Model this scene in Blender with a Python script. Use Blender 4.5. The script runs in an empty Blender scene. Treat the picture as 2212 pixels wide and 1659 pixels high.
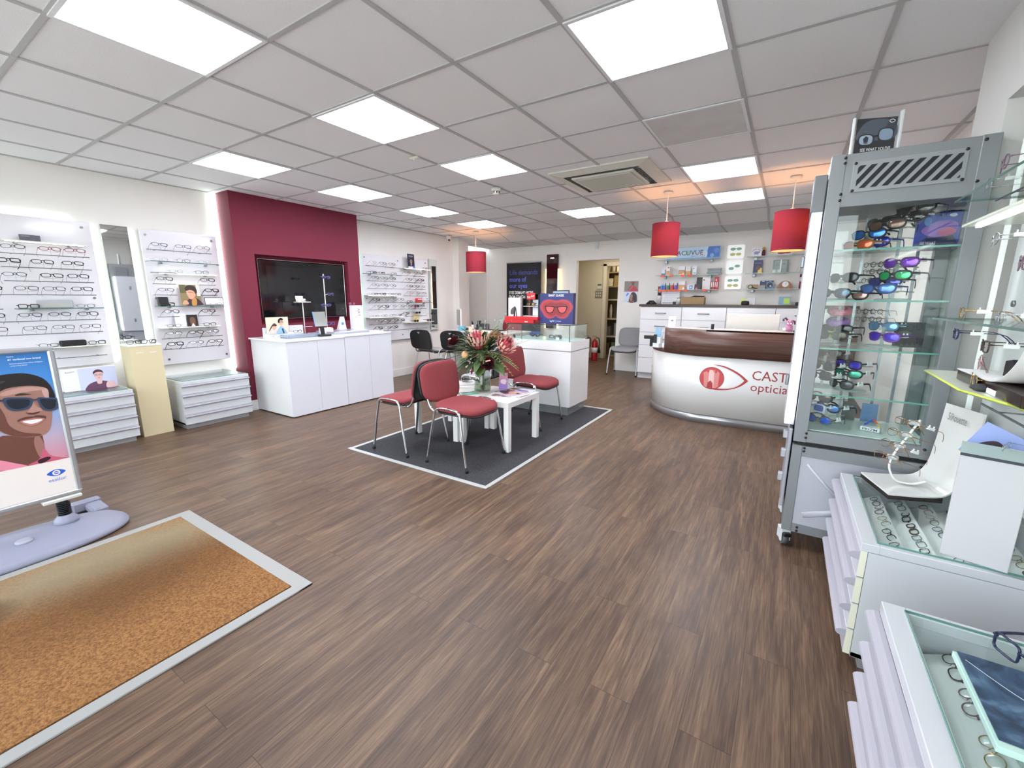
import bpy, math, random
from mathutils import Vector, Matrix
random.seed(7)
PI = math.pi
SC = bpy.context.scene
COL = SC.collection

# ---------------------------------------------------------------- materials
def lin(c):
    if isinstance(c, str):
        c = tuple(int(c[i:i+2], 16) for i in (0, 2, 4))
    return tuple(((v/255.0)/12.92 if v/255.0 <= .04045 else ((v/255.0+.055)/1.055)**2.4) for v in c)
_M = {}
def mat(c, rough=.5, metal=0., spec=.5, emit=0., coat=0., sheen=0., bump=0., bscale=200., vary=0., vscale=5.):
    key = (c if isinstance(c, str) else tuple(c), rough, metal, spec, emit, coat, sheen, bump, bscale, vary, vscale)
    if key in _M: return _M[key]
    m = bpy.data.materials.new('surface'); m.use_nodes = True
    nt = m.node_tree; b = nt.nodes['Principled BSDF']
    rgb = lin(c)
    b.inputs['Base Color'].default_value = (*rgb, 1)
    b.inputs['Roughness'].default_value = rough
    b.inputs['Metallic'].default_value = metal
    b.inputs['Specular IOR Level'].default_value = spec
    b.inputs['Coat Weight'].default_value = coat
    b.inputs['Coat Roughness'].default_value = .08
    if emit:
        b.inputs['Emission Color'].default_value = (*rgb, 1); b.inputs['Emission Strength'].default_value = emit
    if vary or bump:
        tc = nt.nodes.new('ShaderNodeTexCoord')
        n = nt.nodes.new('ShaderNodeTexNoise'); n.inputs['Scale'].default_value = vscale if vary else bscale
        n.inputs['Detail'].default_value = 4
        nt.links.new(tc.outputs['Object'], n.inputs['Vector'])
        if vary:
            r = nt.nodes.new('ShaderNodeValToRGB')
            r.color_ramp.elements[0].position = .3; r.color_ramp.elements[1].position = .7
            r.color_ramp.elements[0].color = (*[v*(1-vary) for v in rgb], 1)
            r.color_ramp.elements[1].color = (*[min(1, v*(1+vary)) for v in rgb], 1)
            nt.links.new(n.outputs['Fac'], r.inputs['Fac']); nt.links.new(r.outputs['Color'], b.inputs['Base Color'])
        if bump:
            n2 = nt.nodes.new('ShaderNodeTexNoise'); n2.inputs['Scale'].default_value = bscale
            nt.links.new(tc.outputs['Object'], n2.inputs['Vector'])
            bp = nt.nodes.new('ShaderNodeBump'); bp.inputs['Strength'].default_value = bump
            bp.inputs['Distance'].default_value = .002
            nt.links.new(n2.outputs['Fac'], bp.inputs['Height']); nt.links.new(bp.outputs['Normal'], b.inputs['Normal'])
    _M[key] = m
    return m
def glass(tint='ffffff', refl=.5, rough=.0, opac=0.):
    key = ('glass', tint, refl, rough, opac)
    if key in _M: return _M[key]
    m = bpy.data.materials.new('glass'); m.use_nodes = True; nt = m.node_tree
    nt.nodes.clear()
    o = nt.nodes.new('ShaderNodeOutputMaterial'); t = nt.nodes.new('ShaderNodeBsdfTransparent')
    t.inputs['Color'].default_value = (*lin(tint), 1)
    g = nt.nodes.new('ShaderNodeBsdfGlossy'); g.inputs['Roughness'].default_value = rough
    f = nt.nodes.new('ShaderNodeLayerWeight'); f.inputs['Blend'].default_value = .5
    pw = nt.nodes.new('ShaderNodeMath'); pw.operation = 'POWER'; pw.inputs[1].default_value = 4.5; nt.links.new(f.outputs['Facing'], pw.inputs[0])
    mu = nt.nodes.new('ShaderNodeMath'); mu.operation = 'MULTIPLY_ADD'; mu.inputs[1].default_value = refl*.9; mu.inputs[2].default_value = .035*refl*2
    mx = nt.nodes.new('ShaderNodeMixShader')
    nt.links.new(pw.outputs[0], mu.inputs[0]); nt.links.new(mu.outputs[0], mx.inputs[0])
    nt.links.new(t.outputs[0], mx.inputs[1]); nt.links.new(g.outputs[0], mx.inputs[2])
    last = mx
    if opac:
        d = nt.nodes.new('ShaderNodeBsdfDiffuse'); d.inputs['Color'].default_value = (*lin(tint), 1)
        m2 = nt.nodes.new('ShaderNodeMixShader'); m2.inputs[0].default_value = opac
        nt.links.new(mx.outputs[0], m2.inputs[1]); nt.links.new(d.outputs[0], m2.inputs[2]); last = m2
    nt.links.new(last.outputs[0], o.inputs['Surface'])
    _M[key] = m
    return m
def emis(c, s):
    key = ('em', c, s)
    if key in _M: return _M[key]
    m = bpy.data.materials.new('lamp_glow'); m.use_nodes = True; nt = m.node_tree
    b = nt.nodes['Principled BSDF']; b.inputs['Base Color'].default_value = (.8, .8, .8, 1)
    b.inputs['Emission Color'].default_value = (*lin(c), 1); b.inputs['Emission Strength'].default_value = s
    _M[key] = m
    return m

# ---------------------------------------------------------------- mesh building
class MB:
    def __init__(s): s.v = []; s.f = []; s.m = []; s.sm = []
    def add(s, vs, fs, mi=0, smooth=False):
        k = len(s.v); s.v += [tuple(p) for p in vs]
        for f in fs: s.f.append(tuple(i+k for i in f)); s.m.append(mi); s.sm.append(smooth)
        return s
    def box(s, x0, x1, y0, y1, z0, z1, mi=0, bev=0.):
        if x0 > x1: x0, x1 = x1, x0
        if y0 > y1: y0, y1 = y1, y0
        if z0 > z1: z0, z1 = z1, z0
        if not bev:
            vs = [(x, y, z) for z in (z0, z1) for y in (y0, y1) for x in (x0, x1)]
            fs = [(0, 2, 3, 1), (4, 5, 7, 6), (0, 1, 5, 4), (2, 6, 7, 3), (0, 4, 6, 2), (1, 3, 7, 5)]
            return s.add(vs, fs, mi)
        b = min(bev, (x1-x0)/2.01, (y1-y0)/2.01, (z1-z0)/2.01)
        # chamfered box
        pts = []
        for sz in (0, 1):
            for sy in (0, 1):
                for sx in (0, 1):
                    X = (x0, x1)[sx]; Y = (y0, y1)[sy]; Z = (z0, z1)[sz]
                    dx = b*(1-2*sx); dy = b*(1-2*sy); dz = b*(1-2*sz)
                    pts += [(X, Y+dy, Z+dz), (X+dx, Y, Z+dz), (X+dx, Y+dy, Z)]
        def i(sx, sy, sz, a): return (sz*4+sy*2+sx)*3+a
        fs = []
        for sx in (0, 1): fs.append([i(sx, 0, 0, 0), i(sx, 1, 0, 0), i(sx, 1, 1, 0), i(sx, 0, 1, 0)][::1 if sx else -1])
        for sy in (0, 1): fs.append([i(0, sy, 0, 1), i(1, sy, 0, 1), i(1, sy, 1, 1), i(0, sy, 1, 1)][::-1 if sy else 1])
        for sz in (0, 1): fs.append([i(0, 0, sz, 2), i(1, 0, sz, 2), i(1, 1, sz, 2), i(0, 1, sz, 2)][::1 if sz else -1])
        for sy in (0, 1):
            for sz in (0, 1): fs.append([i(0, sy, sz, 1), i(1, sy, sz, 1), i(1, sy, sz, 2), i(0, sy, sz, 2)][::1 if sy == sz else -1])
        for sx in (0, 1):
            for sz in (0, 1): fs.append([i(sx, 0, sz, 0), i(sx, 1, sz, 0), i(sx, 1, sz, 2), i(sx, 0, sz, 2)][::-1 if sx == sz else 1])
        for sx in (0, 1):
            for sy in (0, 1): fs.append([i(sx, sy, 0, 0), i(sx, sy, 1, 0), i(sx, sy, 1, 1), i(sx, sy, 0, 1)][::1 if sx == sy else -1])
        for sx in (0, 1):
            for sy in (0, 1):
                for sz in (0, 1): fs.append([i(sx, sy, sz, 0), i(sx, sy, sz, 1), i(sx, sy, sz, 2)][::1 if (sx+sy+sz) % 2 else -1])
        return s.add(pts, fs, mi)
    def cyl(s, c0, c1, r, n=16, mi=0, r2=None, caps=True, smooth=True):
        c0 = Vector(c0); c1 = Vector(c1); d = (c1-c0)
        if d.length < 1e-9: return s
        d.normalize(); a = Vector((0, 0, 1)) if abs(d.z) < .9 else Vector((1, 0, 0))
        u = d.cross(a).normalized(); w = d.cross(u); r2 = r if r2 is None else r2
        vs = [c0+(u*math.cos(t)+w*math.sin(t))*r for t in (2*PI*k/n for k in range(n))]
        vs += [c1+(u*math.cos(t)+w*math.sin(t))*r2 for t in (2*PI*k/n for k in range(n))]
        s.add(vs, [(k, (k+1) % n, n+(k+1) % n, n+k) for k in range(n)], mi, smooth)
        if caps:
            s.add(vs[:n], [tuple(range(n))[::-1]], mi); s.add(vs[n:], [tuple(range(n))], mi)
        return s
    def tube(s, pts, r, n=8, mi=0, closed=False, sq=(1., 1.), up=None, taper=None):
        P = [Vector(p) for p in pts]; m = len(P); rings = []
        pu = None
        for k in range(m):
            a = P[(k-1) % m] if (closed or k > 0) else P[k]
            b = P[(k+1) % m] if (closed or k < m-1) else P[k]
            d = (b-a).normalized()
            if up is not None: ref = Vector(up)
            elif pu is not None: ref = pu
            else: ref = Vector((0, 0, 1)) if abs(d.z) < .9 else Vector((1, 0, 0))
            u = ref - d*ref.dot(d)
            if u.length < 1e-5: u = Vector((1, 0, 0))-d*d.x
            u.normalize(); w = d.cross(u); pu = u
            rr = r*(taper[k] if taper else 1.)
            rings.append([P[k]+(u*math.cos(t)*sq[0]+w*math.sin(t)*sq[1])*rr for t in (2*PI*q/n for q in range(n))])
        vs = [p for R in rings for p in R]; fs = []
        for k in range(m if closed else m-1):
            k2 = (k+1) % m
            for q in range(n): fs.append((k*n+q, k*n+(q+1) % n, k2*n+(q+1) % n, k2*n+q))
        s.add(vs, fs, mi, True)
        if not closed:
            s.add(rings[0], [tuple(range(n))[::-1]], mi); s.add(rings[-1], [tuple(range(n))], mi)
        return s
    def lathe(s, prof, n=24, mi=0, c=(0, 0, 0), sx=1., sy=1., smooth=True):
        vs = []; fs = []
        for (r, z) in prof:
            for q in range(n):
                t = 2*PI*q/n; vs.append((c[0]+r*math.cos(t)*sx, c[1]+r*math.sin(t)*sy, c[2]+z))
        for k in range(len(prof)-1):
            for q in range(n): fs.append((k*n+q, k*n+(q+1) % n, (k+1)*n+(q+1) % n, (k+1)*n+q))
        s.add(vs, fs, mi, smooth)
        if prof[0][0] > 1e-6: s.add(vs[:n], [tuple(range(n))[::-1]], mi)
        if prof[-1][0] > 1e-6: s.add(vs[-n:], [tuple(range(n))], mi)
        return s
    def prism(s, pts, z0, z1, mi=0, ax='z', smooth=False):
        n = len(pts)
        def P(a, b, c):
            return {'z': (a, b, c), 'y': (a, c, b), 'x': (c, a, b)}[ax]
        vs = [P(a, b, z0) for a, b in pts]+[P(a, b, z1) for a, b in pts]
        s.add(vs, [(k, (k+1) % n, n+(k+1) % n, n+k) for k in range(n)], mi, smooth)
        s.add(vs[:n], [tuple(range(n))[::-1]], mi); s.add(vs[n:], [tuple(range(n))], mi)
        return s
    def sph(s, c, r, mi=0, nu=14, nv=9, sx=1, sy=1, sz=1):
        prof = [(max(1e-7, r*math.sin(PI*k/nv)), -r*math.cos(PI*k/nv)*sz) for k in range(nv+1)]
        return s.lathe(prof, nu, mi, c, sx, sy)
    def xf(s, M):
        s.v = [tuple(M @ Vector(p)) for p in s.v]; return s
    def mesh(s, name, mats):
        me = bpy.data.meshes.new(name); me.from_pydata(s.v, [], s.f)
        for m in mats: me.materials.append(m)
        me.polygons.foreach_set('material_index', s.m); me.polygons.foreach_set('use_smooth', s.sm)
        import bmesh as _b
        bm = _b.new(); bm.from_mesh(me); _b.ops.remove_doubles(bm, verts=bm.verts, dist=1e-6)
        _b.ops.recalc_face_normals(bm, faces=bm.faces); bm.to_mesh(me); bm.free()
        me.update(); return me

def obj(name, mb, m, parent=None, loc=(0, 0, 0), rot=(0, 0, 0), label=None):
    mats = m if isinstance(m, (list, tuple)) else [m]
    me = mb if isinstance(mb, bpy.types.Mesh) else mb.mesh(name, mats)
    o = bpy.data.objects.new(name, me); COL.objects.link(o)
    o.location = loc; o.rotation_euler = rot
    if parent: o.parent = parent
    if label: o['label'] = label
    return o
def tag(o, label, cat, group=None, kind=None):
    if label: o['label'] = label
    if cat: o['category'] = cat
    if group: o['group'] = group
    if kind: o['kind'] = kind
    return o
def thing(name, label, cat, loc=(0, 0, 0), rz=0., group=None, rot=None):
    o = bpy.data.objects.new(name, None); COL.objects.link(o); o.empty_display_size = .05
    o.location = loc; o.rotation_euler = rot if rot else (0, 0, rz)
    return tag(o, label, cat, group)
def solo(name, mb, m, label, cat, loc=(0, 0, 0), rz=0., group=None, rot=None):
    return tag(obj(name, mb, m, None, loc, rot if rot else (0, 0, rz)), label, cat, group)
def struct(name, mb, m, parent=None):
    o = obj(name, mb, m, parent)
    o['kind'] = 'structure'
    return o
ORD = ['first', 'second', 'third', 'fourth', 'fifth', 'sixth', 'seventh', 'eighth', 'ninth', 'tenth', 'eleventh', 'twelfth']

def se(n, a, b, e=2.5, cx=0, cy=0):      # super-ellipse outline
    out = []
    for k in range(n):
        t = 2*PI*k/n; c = math.cos(t); q = math.sin(t)
        out.append((cx+a*math.copysign(abs(c)**(2/e), c), cy+b*math.copysign(abs(q)**(2/e), q)))
    return out
def spl(pts, n=6, closed=True):
    m = len(pts); out = []
    rng = range(m) if closed else range(m-1)
    for i in rng:
        p0, p1, p2, p3 = [Vector(pts[(i+d) % m] if closed else pts[min(max(i+d, 0), m-1)]) for d in (-1, 0, 1, 2)]
        for k in range(n):
            t = k/n
            out.append(tuple(.5*((2*p1)+(p2-p0)*t+(2*p0-5*p1+4*p2-p3)*t*t+(3*p1-p0-3*p2+p3)*t**3)))
    if not closed: out.append(tuple(pts[-1]))
    return out
def pad(w, d, h, e=4, n=32, crown=.25, bend=None):
    """upholstered pad: outline w x d, thickness h, centred on x,y, from z=0"""
    mb = MB(); rings = []
    prof = [(.93, 0), (.985, .12), (1., .4), (.985, .72), (.93, .9), (.8, .97), (.5, 1.0), (.2, 1.03)]
    for s, z in prof:
        rings.append([(x*s, y*s, z*h) for x, y in se(n, w/2, d/2, e)])
    vs = [p for R in rings for p in R]; fs = []
    for k in range(len(rings)-1):
        for q in range(n): fs.append((k*n+q, k*n+(q+1) % n, (k+1)*n+(q+1) % n, (k+1)*n+q))
    fs.append(tuple(range(n))[::-1]); fs.append(tuple(range(len(vs)-n, len(vs))))
    if bend: vs = [bend(*p) for p in vs]
    return mb.add(vs, fs, 0, True)

# text -> triangulated outline points
_T = {}
def glyphs(s, bold=False):
    if (s, bold) in _T: return _T[(s, bold)]
    cu = bpy.data.curves.new('t', 'FONT'); cu.body = s; cu.size = 1; cu.resolution_u = 2
    if bold: cu.offset = .012
    ob = bpy.data.objects.new('t', cu); COL.objects.link(ob)
    bpy.context.view_layer.update()
    me = ob.to_mesh()
    vs = [(v.co.x, v.co.y) for v in me.vertices]; fs = [tuple(p.vertices) for p in me.polygons]
    ob.to_mesh_clear(); bpy.data.objects.remove(ob); bpy.data.curves.remove(cu)
    _T[(s, bold)] = (vs, fs); return vs, fs

class Pic:
    """printed panel: u across, v up from its bottom centre; faces -Y; built at its own thickness"""
    def __init__(s, w, h, bg='ffffff', t=.004, rough=.35):
        s.w = w; s.h = h; s.mb = MB(); s.mats = []; s.ix = {}; s.k = 1; s.t = t; s.rough = rough
        s.mb.box(-w/2, w/2, -t, 0, 0, h, s.c(bg))
    def c(s, col):
        if isinstance(col, str):
            if col not in s.ix: s.ix[col] = len(s.mats); s.mats.append(mat(col, s.rough))
        else:
            if col.name not in s.ix: s.ix[col.name] = len(s.mats); s.mats.append(col)
            return s.ix[col.name]
        return s.ix[col]
    def y(s): s.k += 1; return -s.t-.00025*s.k
    def poly(s, pts, col):
        y = s.y(); s.mb.add([(p[0], y, p[1]) for p in pts], [tuple(range(len(pts)))], s.c(col)); return s
    def rect(s, u0, v0, u1, v1, col): return s.poly([(u0, v0), (u1, v0), (u1, v1), (u0, v1)], col)
    def blob(s, pts, col, n=5): return s.poly(spl(pts, n), col)
    def ell(s, u, v, a, b, col, e=2, n=20): return s.poly(se(n, a, b, e, u, v), col)
    def line(s, pts, wd, col):
        for (a, b), (c, d) in zip(pts, pts[1:]):
            L = math.hypot(c-a, d-b) or 1; nx = -(d-b)/L*wd/2; ny = (c-a)/L*wd/2
            s.poly([(a+nx, b+ny), (a-nx, b-ny), (c-nx, d-ny), (c+nx, d+ny)], col); s.k -= 1
        s.k += 1; return s
    def text(s, t, u, v, size, col, align='l', bold=False, width=None, ang=0.):
        vs, fs = glyphs(t, bold)
        if not vs: return s
        x0 = min(p[0] for p in vs); x1 = max(p[0] for p in vs)
        sx = size
        if width: sx = width/(x1-x0)
        off = {'l': 0, 'c': -(x0+x1)/2*sx, 'r': -x1*sx}[align]
        y = s.y(); ca, sa = math.cos(ang), math.sin(ang)
        out = []
        for a, b in vs:
            a = a*sx+off; b = b*size; out.append((u+a*ca-b*sa, y, v+a*sa+b*ca))
        s.mb.add(out, fs, s.c(col)); return s
    def person(s, u, v, k, skin, hair, shirt, shade=None, specs=None, long=False):
        """bust: head centre (u,v), k = head half height"""
        sh = shade or skin
        s.blob([(u-2.1*k, v-3.2*k), (u-1.9*k, v-2.0*k), (u-.7*k, v-1.35*k), (u+.7*k, v-1.35*k), (u+1.9*k, v-2.0*k), (u+2.1*k, v-3.2*k)], shirt)
        if long: s.blob([(u-.95*k, v-1.6*k), (u-1.0*k, v), (u-.7*k, v+.95*k), (u, v+1.15*k), (u+.7*k, v+.95*k), (u+1.0*k, v), (u+.95*k, v-1.6*k)], hair)
        s.blob([(u-.38*k, v-1.7*k), (u-.36*k, v-.5*k), (u+.36*k, v-.5*k), (u+.38*k, v-1.7*k), (u, v-1.95*k)], sh)
        s.ell(u, v-.05*k, .72*k, .98*k, skin, 2.3)
        s.blob([(u-.8*k, v+.1*k), (u-.74*k, v+.75*k), (u-.1*k, v+1.15*k), (u+.66*k, v+.85*k), (u+.8*k, v+.1*k), (u+.62*k, v+.45*k), (u, v+.62*k), (u-.6*k, v+.4*k)], hair)
        for q in (-1, 1):
            s.rect(u+q*.34*k-.17*k, v+.16*k, u+q*.34*k+.17*k, v+.22*k, hair)
            s.ell(u+q*.34*k, v+.02*k, .1*k, .05*k, '2a2020')
            if specs:
                s.line([(a, b) for a, b in se(12, .27*k, .2*k, 2.6, u+q*.34*k, v)]+[se(12, .27*k, .2*k, 2.6, u+q*.34*k, v)[0]], .05*k, specs)
        s.poly([(u-.03*k, v-.02*k), (u+.12*k, v-.36*k), (u-.12*k, v-.36*k)], sh)
        s.ell(u, v-.58*k, .2*k, .05*k, '9a4a48')
        return s
    def make(s, name, parent=None, loc=(0, 0, 0), rot=(0, 0, 0), label=None):
        return obj(name, s.mb, s.mats, parent, loc, rot, label)
    def solo(s, name, label, cat, loc, rz=0., group=None, rot=None):
        return tag(s.make(name, None, loc, rot if rot else (0, 0, rz)), label, cat, group)

# colours
WHITE = mat('e9e9ea', .28, spec=.5); WHITEM = mat('e6e6e4', .5); WALLW = mat('eae7e3', .85, vary=.012, vscale=3, bump=.05, bscale=300)
CHROME = mat('d8dadd', .12, metal=1.); ALU = mat('b9bcc0', .32, metal=1.); STEEL = mat('8f9499', .35, metal=.9)
BLACK = mat('101012', .35); BLACKM = mat('161617', .6); GREYP = mat('8e9193', .45)
CLEAR = glass('fcfffe', .5); GEDGE = mat('8fbfb2', .2, spec=.6)
MINT = mat('cfe6de', .2)

# ================================================================= ROOM (floor z=0, ceiling 2.5; camera stands at x=0,y=0)
XL = -5.64; XR = .9; YF = -1.3; YB = 7.9; ZC = 2.5
def wood_floor():
    m = bpy.data.materials.new('wood_plank_floor'); m.use_nodes = True; nt = m.node_tree; N = nt.nodes; L = nt.links
    b = N['Principled BSDF']; tc = N.new('ShaderNodeTexCoord')
    mp = N.new('ShaderNodeMapping'); mp.inputs['Rotation'].default_value = (0, 0, PI/2)
    L.new(tc.outputs['Object'], mp.inputs['Vector'])
    br = N.new('ShaderNodeTexBrick'); br.offset = .37; br.inputs['Scale'].default_value = 1
    br.inputs['Brick Width'].default_value = 1.22; br.inputs['Row Height'].default_value = .15
    br.inputs['Mortar Size'].default_value = .0007; br.inputs['Mortar Smooth'].default_value = .2
    br.inputs['Color1'].default_value = (0, 0, 0, 1); br.inputs['Color2'].default_value = (1, 1, 1, 1)
    br.inputs['Mortar'].default_value = (.5, .5, .5, 1)
    L.new(mp.outputs[0], br.inputs['Vector'])
    # grain: stretched noise, shifted plank by plank
    sep = N.new('ShaderNodeMath'); sep.operation = 'MULTIPLY'; sep.inputs[1].default_value = 13.7
    L.new(br.outputs['Color'], sep.inputs[0])
    cmb = N.new('ShaderNodeCombineXYZ'); L.new(sep.outputs[0], cmb.inputs[2])
    add = N.new('ShaderNodeVectorMath'); add.operation = 'ADD'; L.new(mp.outputs[0], add.inputs[0]); L.new(cmb.outputs[0], add.inputs[1])
    m1 = N.new('ShaderNodeMapping'); m1.inputs['Scale'].default_value = (1.9, 34, 1); L.new(add.outputs[0], m1.inputs['Vector'])
    n1 = N.new('ShaderNodeTexNoise'); n1.inputs['Scale'].default_value = 1; n1.inputs['Detail'].default_value = 9; n1.inputs['Roughness'].default_value = .68; n1.inputs['Distortion'].default_value = .35
    L.new(m1.outputs[0], n1.inputs['Vector'])
    m2 = N.new('ShaderNodeMapping'); m2.inputs['Scale'].default_value = (1.3, 9, 1); L.new(add.outputs[0], m2.inputs['Vector'])
    n2 = N.new('ShaderNodeTexNoise'); n2.inputs['Scale'].default_value = 1; n2.inputs['Detail'].default_value = 5; n2.inputs['Distortion'].default_value = 1.2
    L.new(m2.outputs[0], n2.inputs['Vector'])
    m3 = N.new('ShaderNodeMapping'); m3.inputs['Scale'].default_value = (7, 150, 1); L.new(add.outputs[0], m3.inputs['Vector'])
    n3 = N.new('ShaderNodeTexNoise'); n3.inputs['Scale'].default_value = 1; n3.inputs['Detail'].default_value = 6; n3.inputs['Distortion'].default_value = .8
    L.new(m3.outputs[0], n3.inputs['Vector'])
    mixf = N.new('ShaderNodeMath'); mixf.operation = 'MULTIPLY_ADD'; mixf.inputs[1].default_value = .42
    L.new(n1.outputs['Fac'], mixf.inputs[0])
    h2 = N.new('ShaderNodeMath'); h2.operation = 'MULTIPLY_ADD'; h2.inputs[1].default_value = .29
    L.new(n2.outputs['Fac'], h2.inputs[0])
    h3 = N.new('ShaderNodeMath'); h3.operation = 'MULTIPLY'; h3.inputs[1].default_value = .30; L.new(n3.outputs['Fac'], h3.inputs[0])
    L.new(h3.outputs[0], h2.inputs[2]); L.new(h2.outputs[0], mixf.inputs[2])
    r = N.new('ShaderNodeValToRGB'); L.new(mixf.outputs[0], r.inputs['Fac'])
    e = r.color_ramp.elements; e[0].position = .37; e[0].color = (*lin('44342a'), 1); e[1].position = .66; e[1].color = (*lin('8d735b'), 1)
    q = r.color_ramp.elements.new(.46); q.color = (*lin('574438'), 1)
    q = r.color_ramp.elements.new(.54); q.color = (*lin('6d5644'), 1)
    hs = N.new('ShaderNodeMixRGB'); hs.blend_type = 'MULTIPLY'; hs.inputs['Fac'].default_value = .38
    pr = N.new('ShaderNodeValToRGB'); L.new(br.outputs['Color'], pr.inputs['Fac'])
    pr.color_ramp.elements[0].color = (.74, .72, .70, 1); pr.color_ramp.elements[1].color = (1, .99, .98, 1)
    L.new(r.outputs[0], hs.inputs[1]); L.new(pr.outputs[0], hs.inputs[2])
    mo = N.new('ShaderNodeMixRGB'); L.new(br.outputs['Fac'], mo.inputs['Fac']); L.new(hs.outputs[0], mo.inputs[1]); mo.inputs[2].default_value = (*lin('271d17'), 1)
    L.new(mo.outputs[0], b.inputs['Base Color'])
    rr = N.new('ShaderNodeMapRange'); rr.inputs['To Min'].default_value = .30; rr.inputs['To Max'].default_value = .48
    L.new(n1.outputs['Fac'], rr.inputs['Value']); L.new(rr.outputs[0], b.inputs['Roughness'])
    bp = N.new('ShaderNodeBump'); bp.inputs['Strength'].default_value = .25; bp.inputs['Distance'].default_value = .001
    L.new(mixf.outputs[0], bp.inputs['Height']); L.new(bp.outputs[0], b.inputs['Normal'])
    b.inputs['Specular IOR Level'].default_value = .32
    return m
struct('floor', MB().box(XL-.2, XR+.2, YF-.05, 10.6, -.06, 0), wood_floor())

def tile_mat():
    m = mat('c3c2c3', .9, bump=.35, bscale=160)
    return m
TILE = mat('e6e5e7', .92, vary=.02, vscale=120, bump=.3, bscale=170); GRID = mat('b2b1b2', .55)
GX0 = -2.149; GY0 = 1.880
struct('ceiling', MB().box(XL-.2, XR+.2, YF-.05, 6.70, ZC, ZC+.06), TILE)
# suspended grid bars
mb = MB()
for j in range(-6, 7):
    x = GX0-.6*j
    if XL < x < XR: mb.box(x-.012, x+.012, YF, 6.70, ZC-.006, ZC+.002)
for i in range(-6, 9):
    y = GY0+.6*i
    if YF < y < 6.7: mb.box(XL, XR, y-.012, y+.012, ZC-.0055, ZC+.002)
mb.box(XL, XL+.02, YF, 6.7, ZC-.008, ZC+.002)
struct('ceiling_grid_trim_1', mb, GRID)
# dropped bulkhead along the back wall
ZB = 2.388; YB1 = 6.70; YB2 = 7.08
struct('ceiling_bulkhead_1', MB().add([(XL, YB1, ZC), (XR, YB1, ZC), (XR, YB2, ZB), (XL, YB2, ZB), (XL, YB, ZB), (XR, YB, ZB)], [(0, 1, 2, 3), (3, 2, 5, 4)]), mat('d9d8d8', .92, bump=.2, bscale=170))
mb = MB(); d = Vector((0, YB2-YB1, ZB-ZC)).normalized(); nrm = Vector((0, -.28, -.96))
for j in range(-6, 7):
    x = GX0-.6*j
    if XL < x < XR:
        a = Vector((x, YB1, ZC)); b_ = Vector((x, YB2, ZB))
        mb.add([a+Vector((-.014, -.001, -.004)), a+Vector((.014, -.001, -.004)), b_+Vector((.014, -.001, -.004)), b_+Vector((-.014, -.001, -.004))], [(0, 1, 2, 3)])
        mb.box(x-.012, x+.012, YB2, YB, ZB-.005, ZB+.001)
mb.box(XL, XR, YB2-.012, YB2+.012, ZB-.006, ZB+.001)
struct('ceiling_grid_trim_2', mb, GRID)
struct('ceiling_back', MB().box(-4.6, XR+.2, YB+.1, 10.6, 2.3, 2.36), mat('b9b2a6', .9))
# walls
struct('wall_left', MB().box(XL-.12, XL, YF, 7.0, 0, ZC).box(XL-.18, XL-.07, 7.0, YB+.1, 0, ZC), WALLW)
struct('wall_left_pier', MB().box(XL, XL+.145, 6.69, 7.0, 0, ZC), WALLW)
DX0, DX1, DZ = -3.545, -2.70, 2.06
struct('wall_back', MB().box(XL-.2, DX0, YB, YB+.1, 0, ZC).box(DX1, XR+.1, YB, YB+.1, 0, ZC).box(DX0, DX1, YB, YB+.1, DZ, ZC), WALLW)
struct('wall_right', MB().box(XR, XR+.12, YF, YB+.1, 0, ZC), WALLW)
struct('wall_right_pier', MB().box(.652, XR, 2.66, 3.07, 0, ZC).box(.652, XR, YF, 2.66, 2.12, ZC), mat('d6d5d2', .85, vary=.012, vscale=3))
# shopfront behind the camera: sill, head, mullions and glass
mb = MB().box(XL-.1, XR+.1, YF-.1, YF, 2.35, ZC+.05).box(XL-.1, -5.2, YF-.1, YF, 0, 2.35).box(.6, XR+.1, YF-.1, YF, 0, 2.35)
struct('wall_front', mb, WALLW)
w = tag(bpy.data.objects.new('window_1', None), None, None, kind='structure'); COL.objects.link(w)
mb = MB()
for x in (-5.2, -3.3, -2.4, -1.5, -.45, .6): mb.box(x-.025, x+.025, YF-.09, YF-.03, 0, 2.35)
mb.box(-5.2, .6, YF-.09, YF-.03, 2.3, 2.35).box(-5.2, .6, YF-.09, YF-.03, 0, .06)
obj('window_frame', mb, ALU, w)['kind'] = 'structure'
obj('window_pane', MB().box(-5.2, .6, YF-.064, YF-.058, .06, 2.3), CLEAR, w)['kind'] = 'structure'
struct('pavement', MB().box(-14, 9, -12, YF-.1, -.15, -.02), mat('c4c1bc', .9, vary=.1, vscale=2))
# skirting boards
SK = mat('ecebe9', .35)
struct('baseboard_left', MB().box(XL, XL+.018, 4.24, 6.69, 0, .12).box(XL, XL+.018, YF, 2.53, 0, .12), SK)
struct('baseboard_back', MB().box(-5.6, DX0, YB-.018, YB, 0, .12).box(DX1, XR, YB-.018, YB, 0, .12).box(DX1, DX1+.02, YB-.02, YB+.1, 0, .12), SK)
# red chimney breast with its recess for the screen
CX = -5.34; CY0, CY1 = 2.545, 4.237
RED = mat('701b32', .75, vary=.03, vscale=4, bump=.05, bscale=300)
mb = MB(); N0, N1, NZ0, NZ1 = 2.76, 4.035, 1.02, 1.842
mb.box(XL, CX, CY0, N0, 0, ZC).box(XL, CX, N1, CY1, 0, ZC).box(XL, CX, N0, N1, 0, NZ0).box(XL, CX, N0, N1, NZ1, ZC).box(XL, CX-.11, N0, N1, NZ0, NZ1)
struct('wall_chimney_breast', mb, RED)
struct('baseboard_chimney', MB().box(CX, CX+.018, CY0, CY1, 0, .12).box(XL, CX+.018, CY0-.018, CY0, 0, .12), SK)
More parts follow.
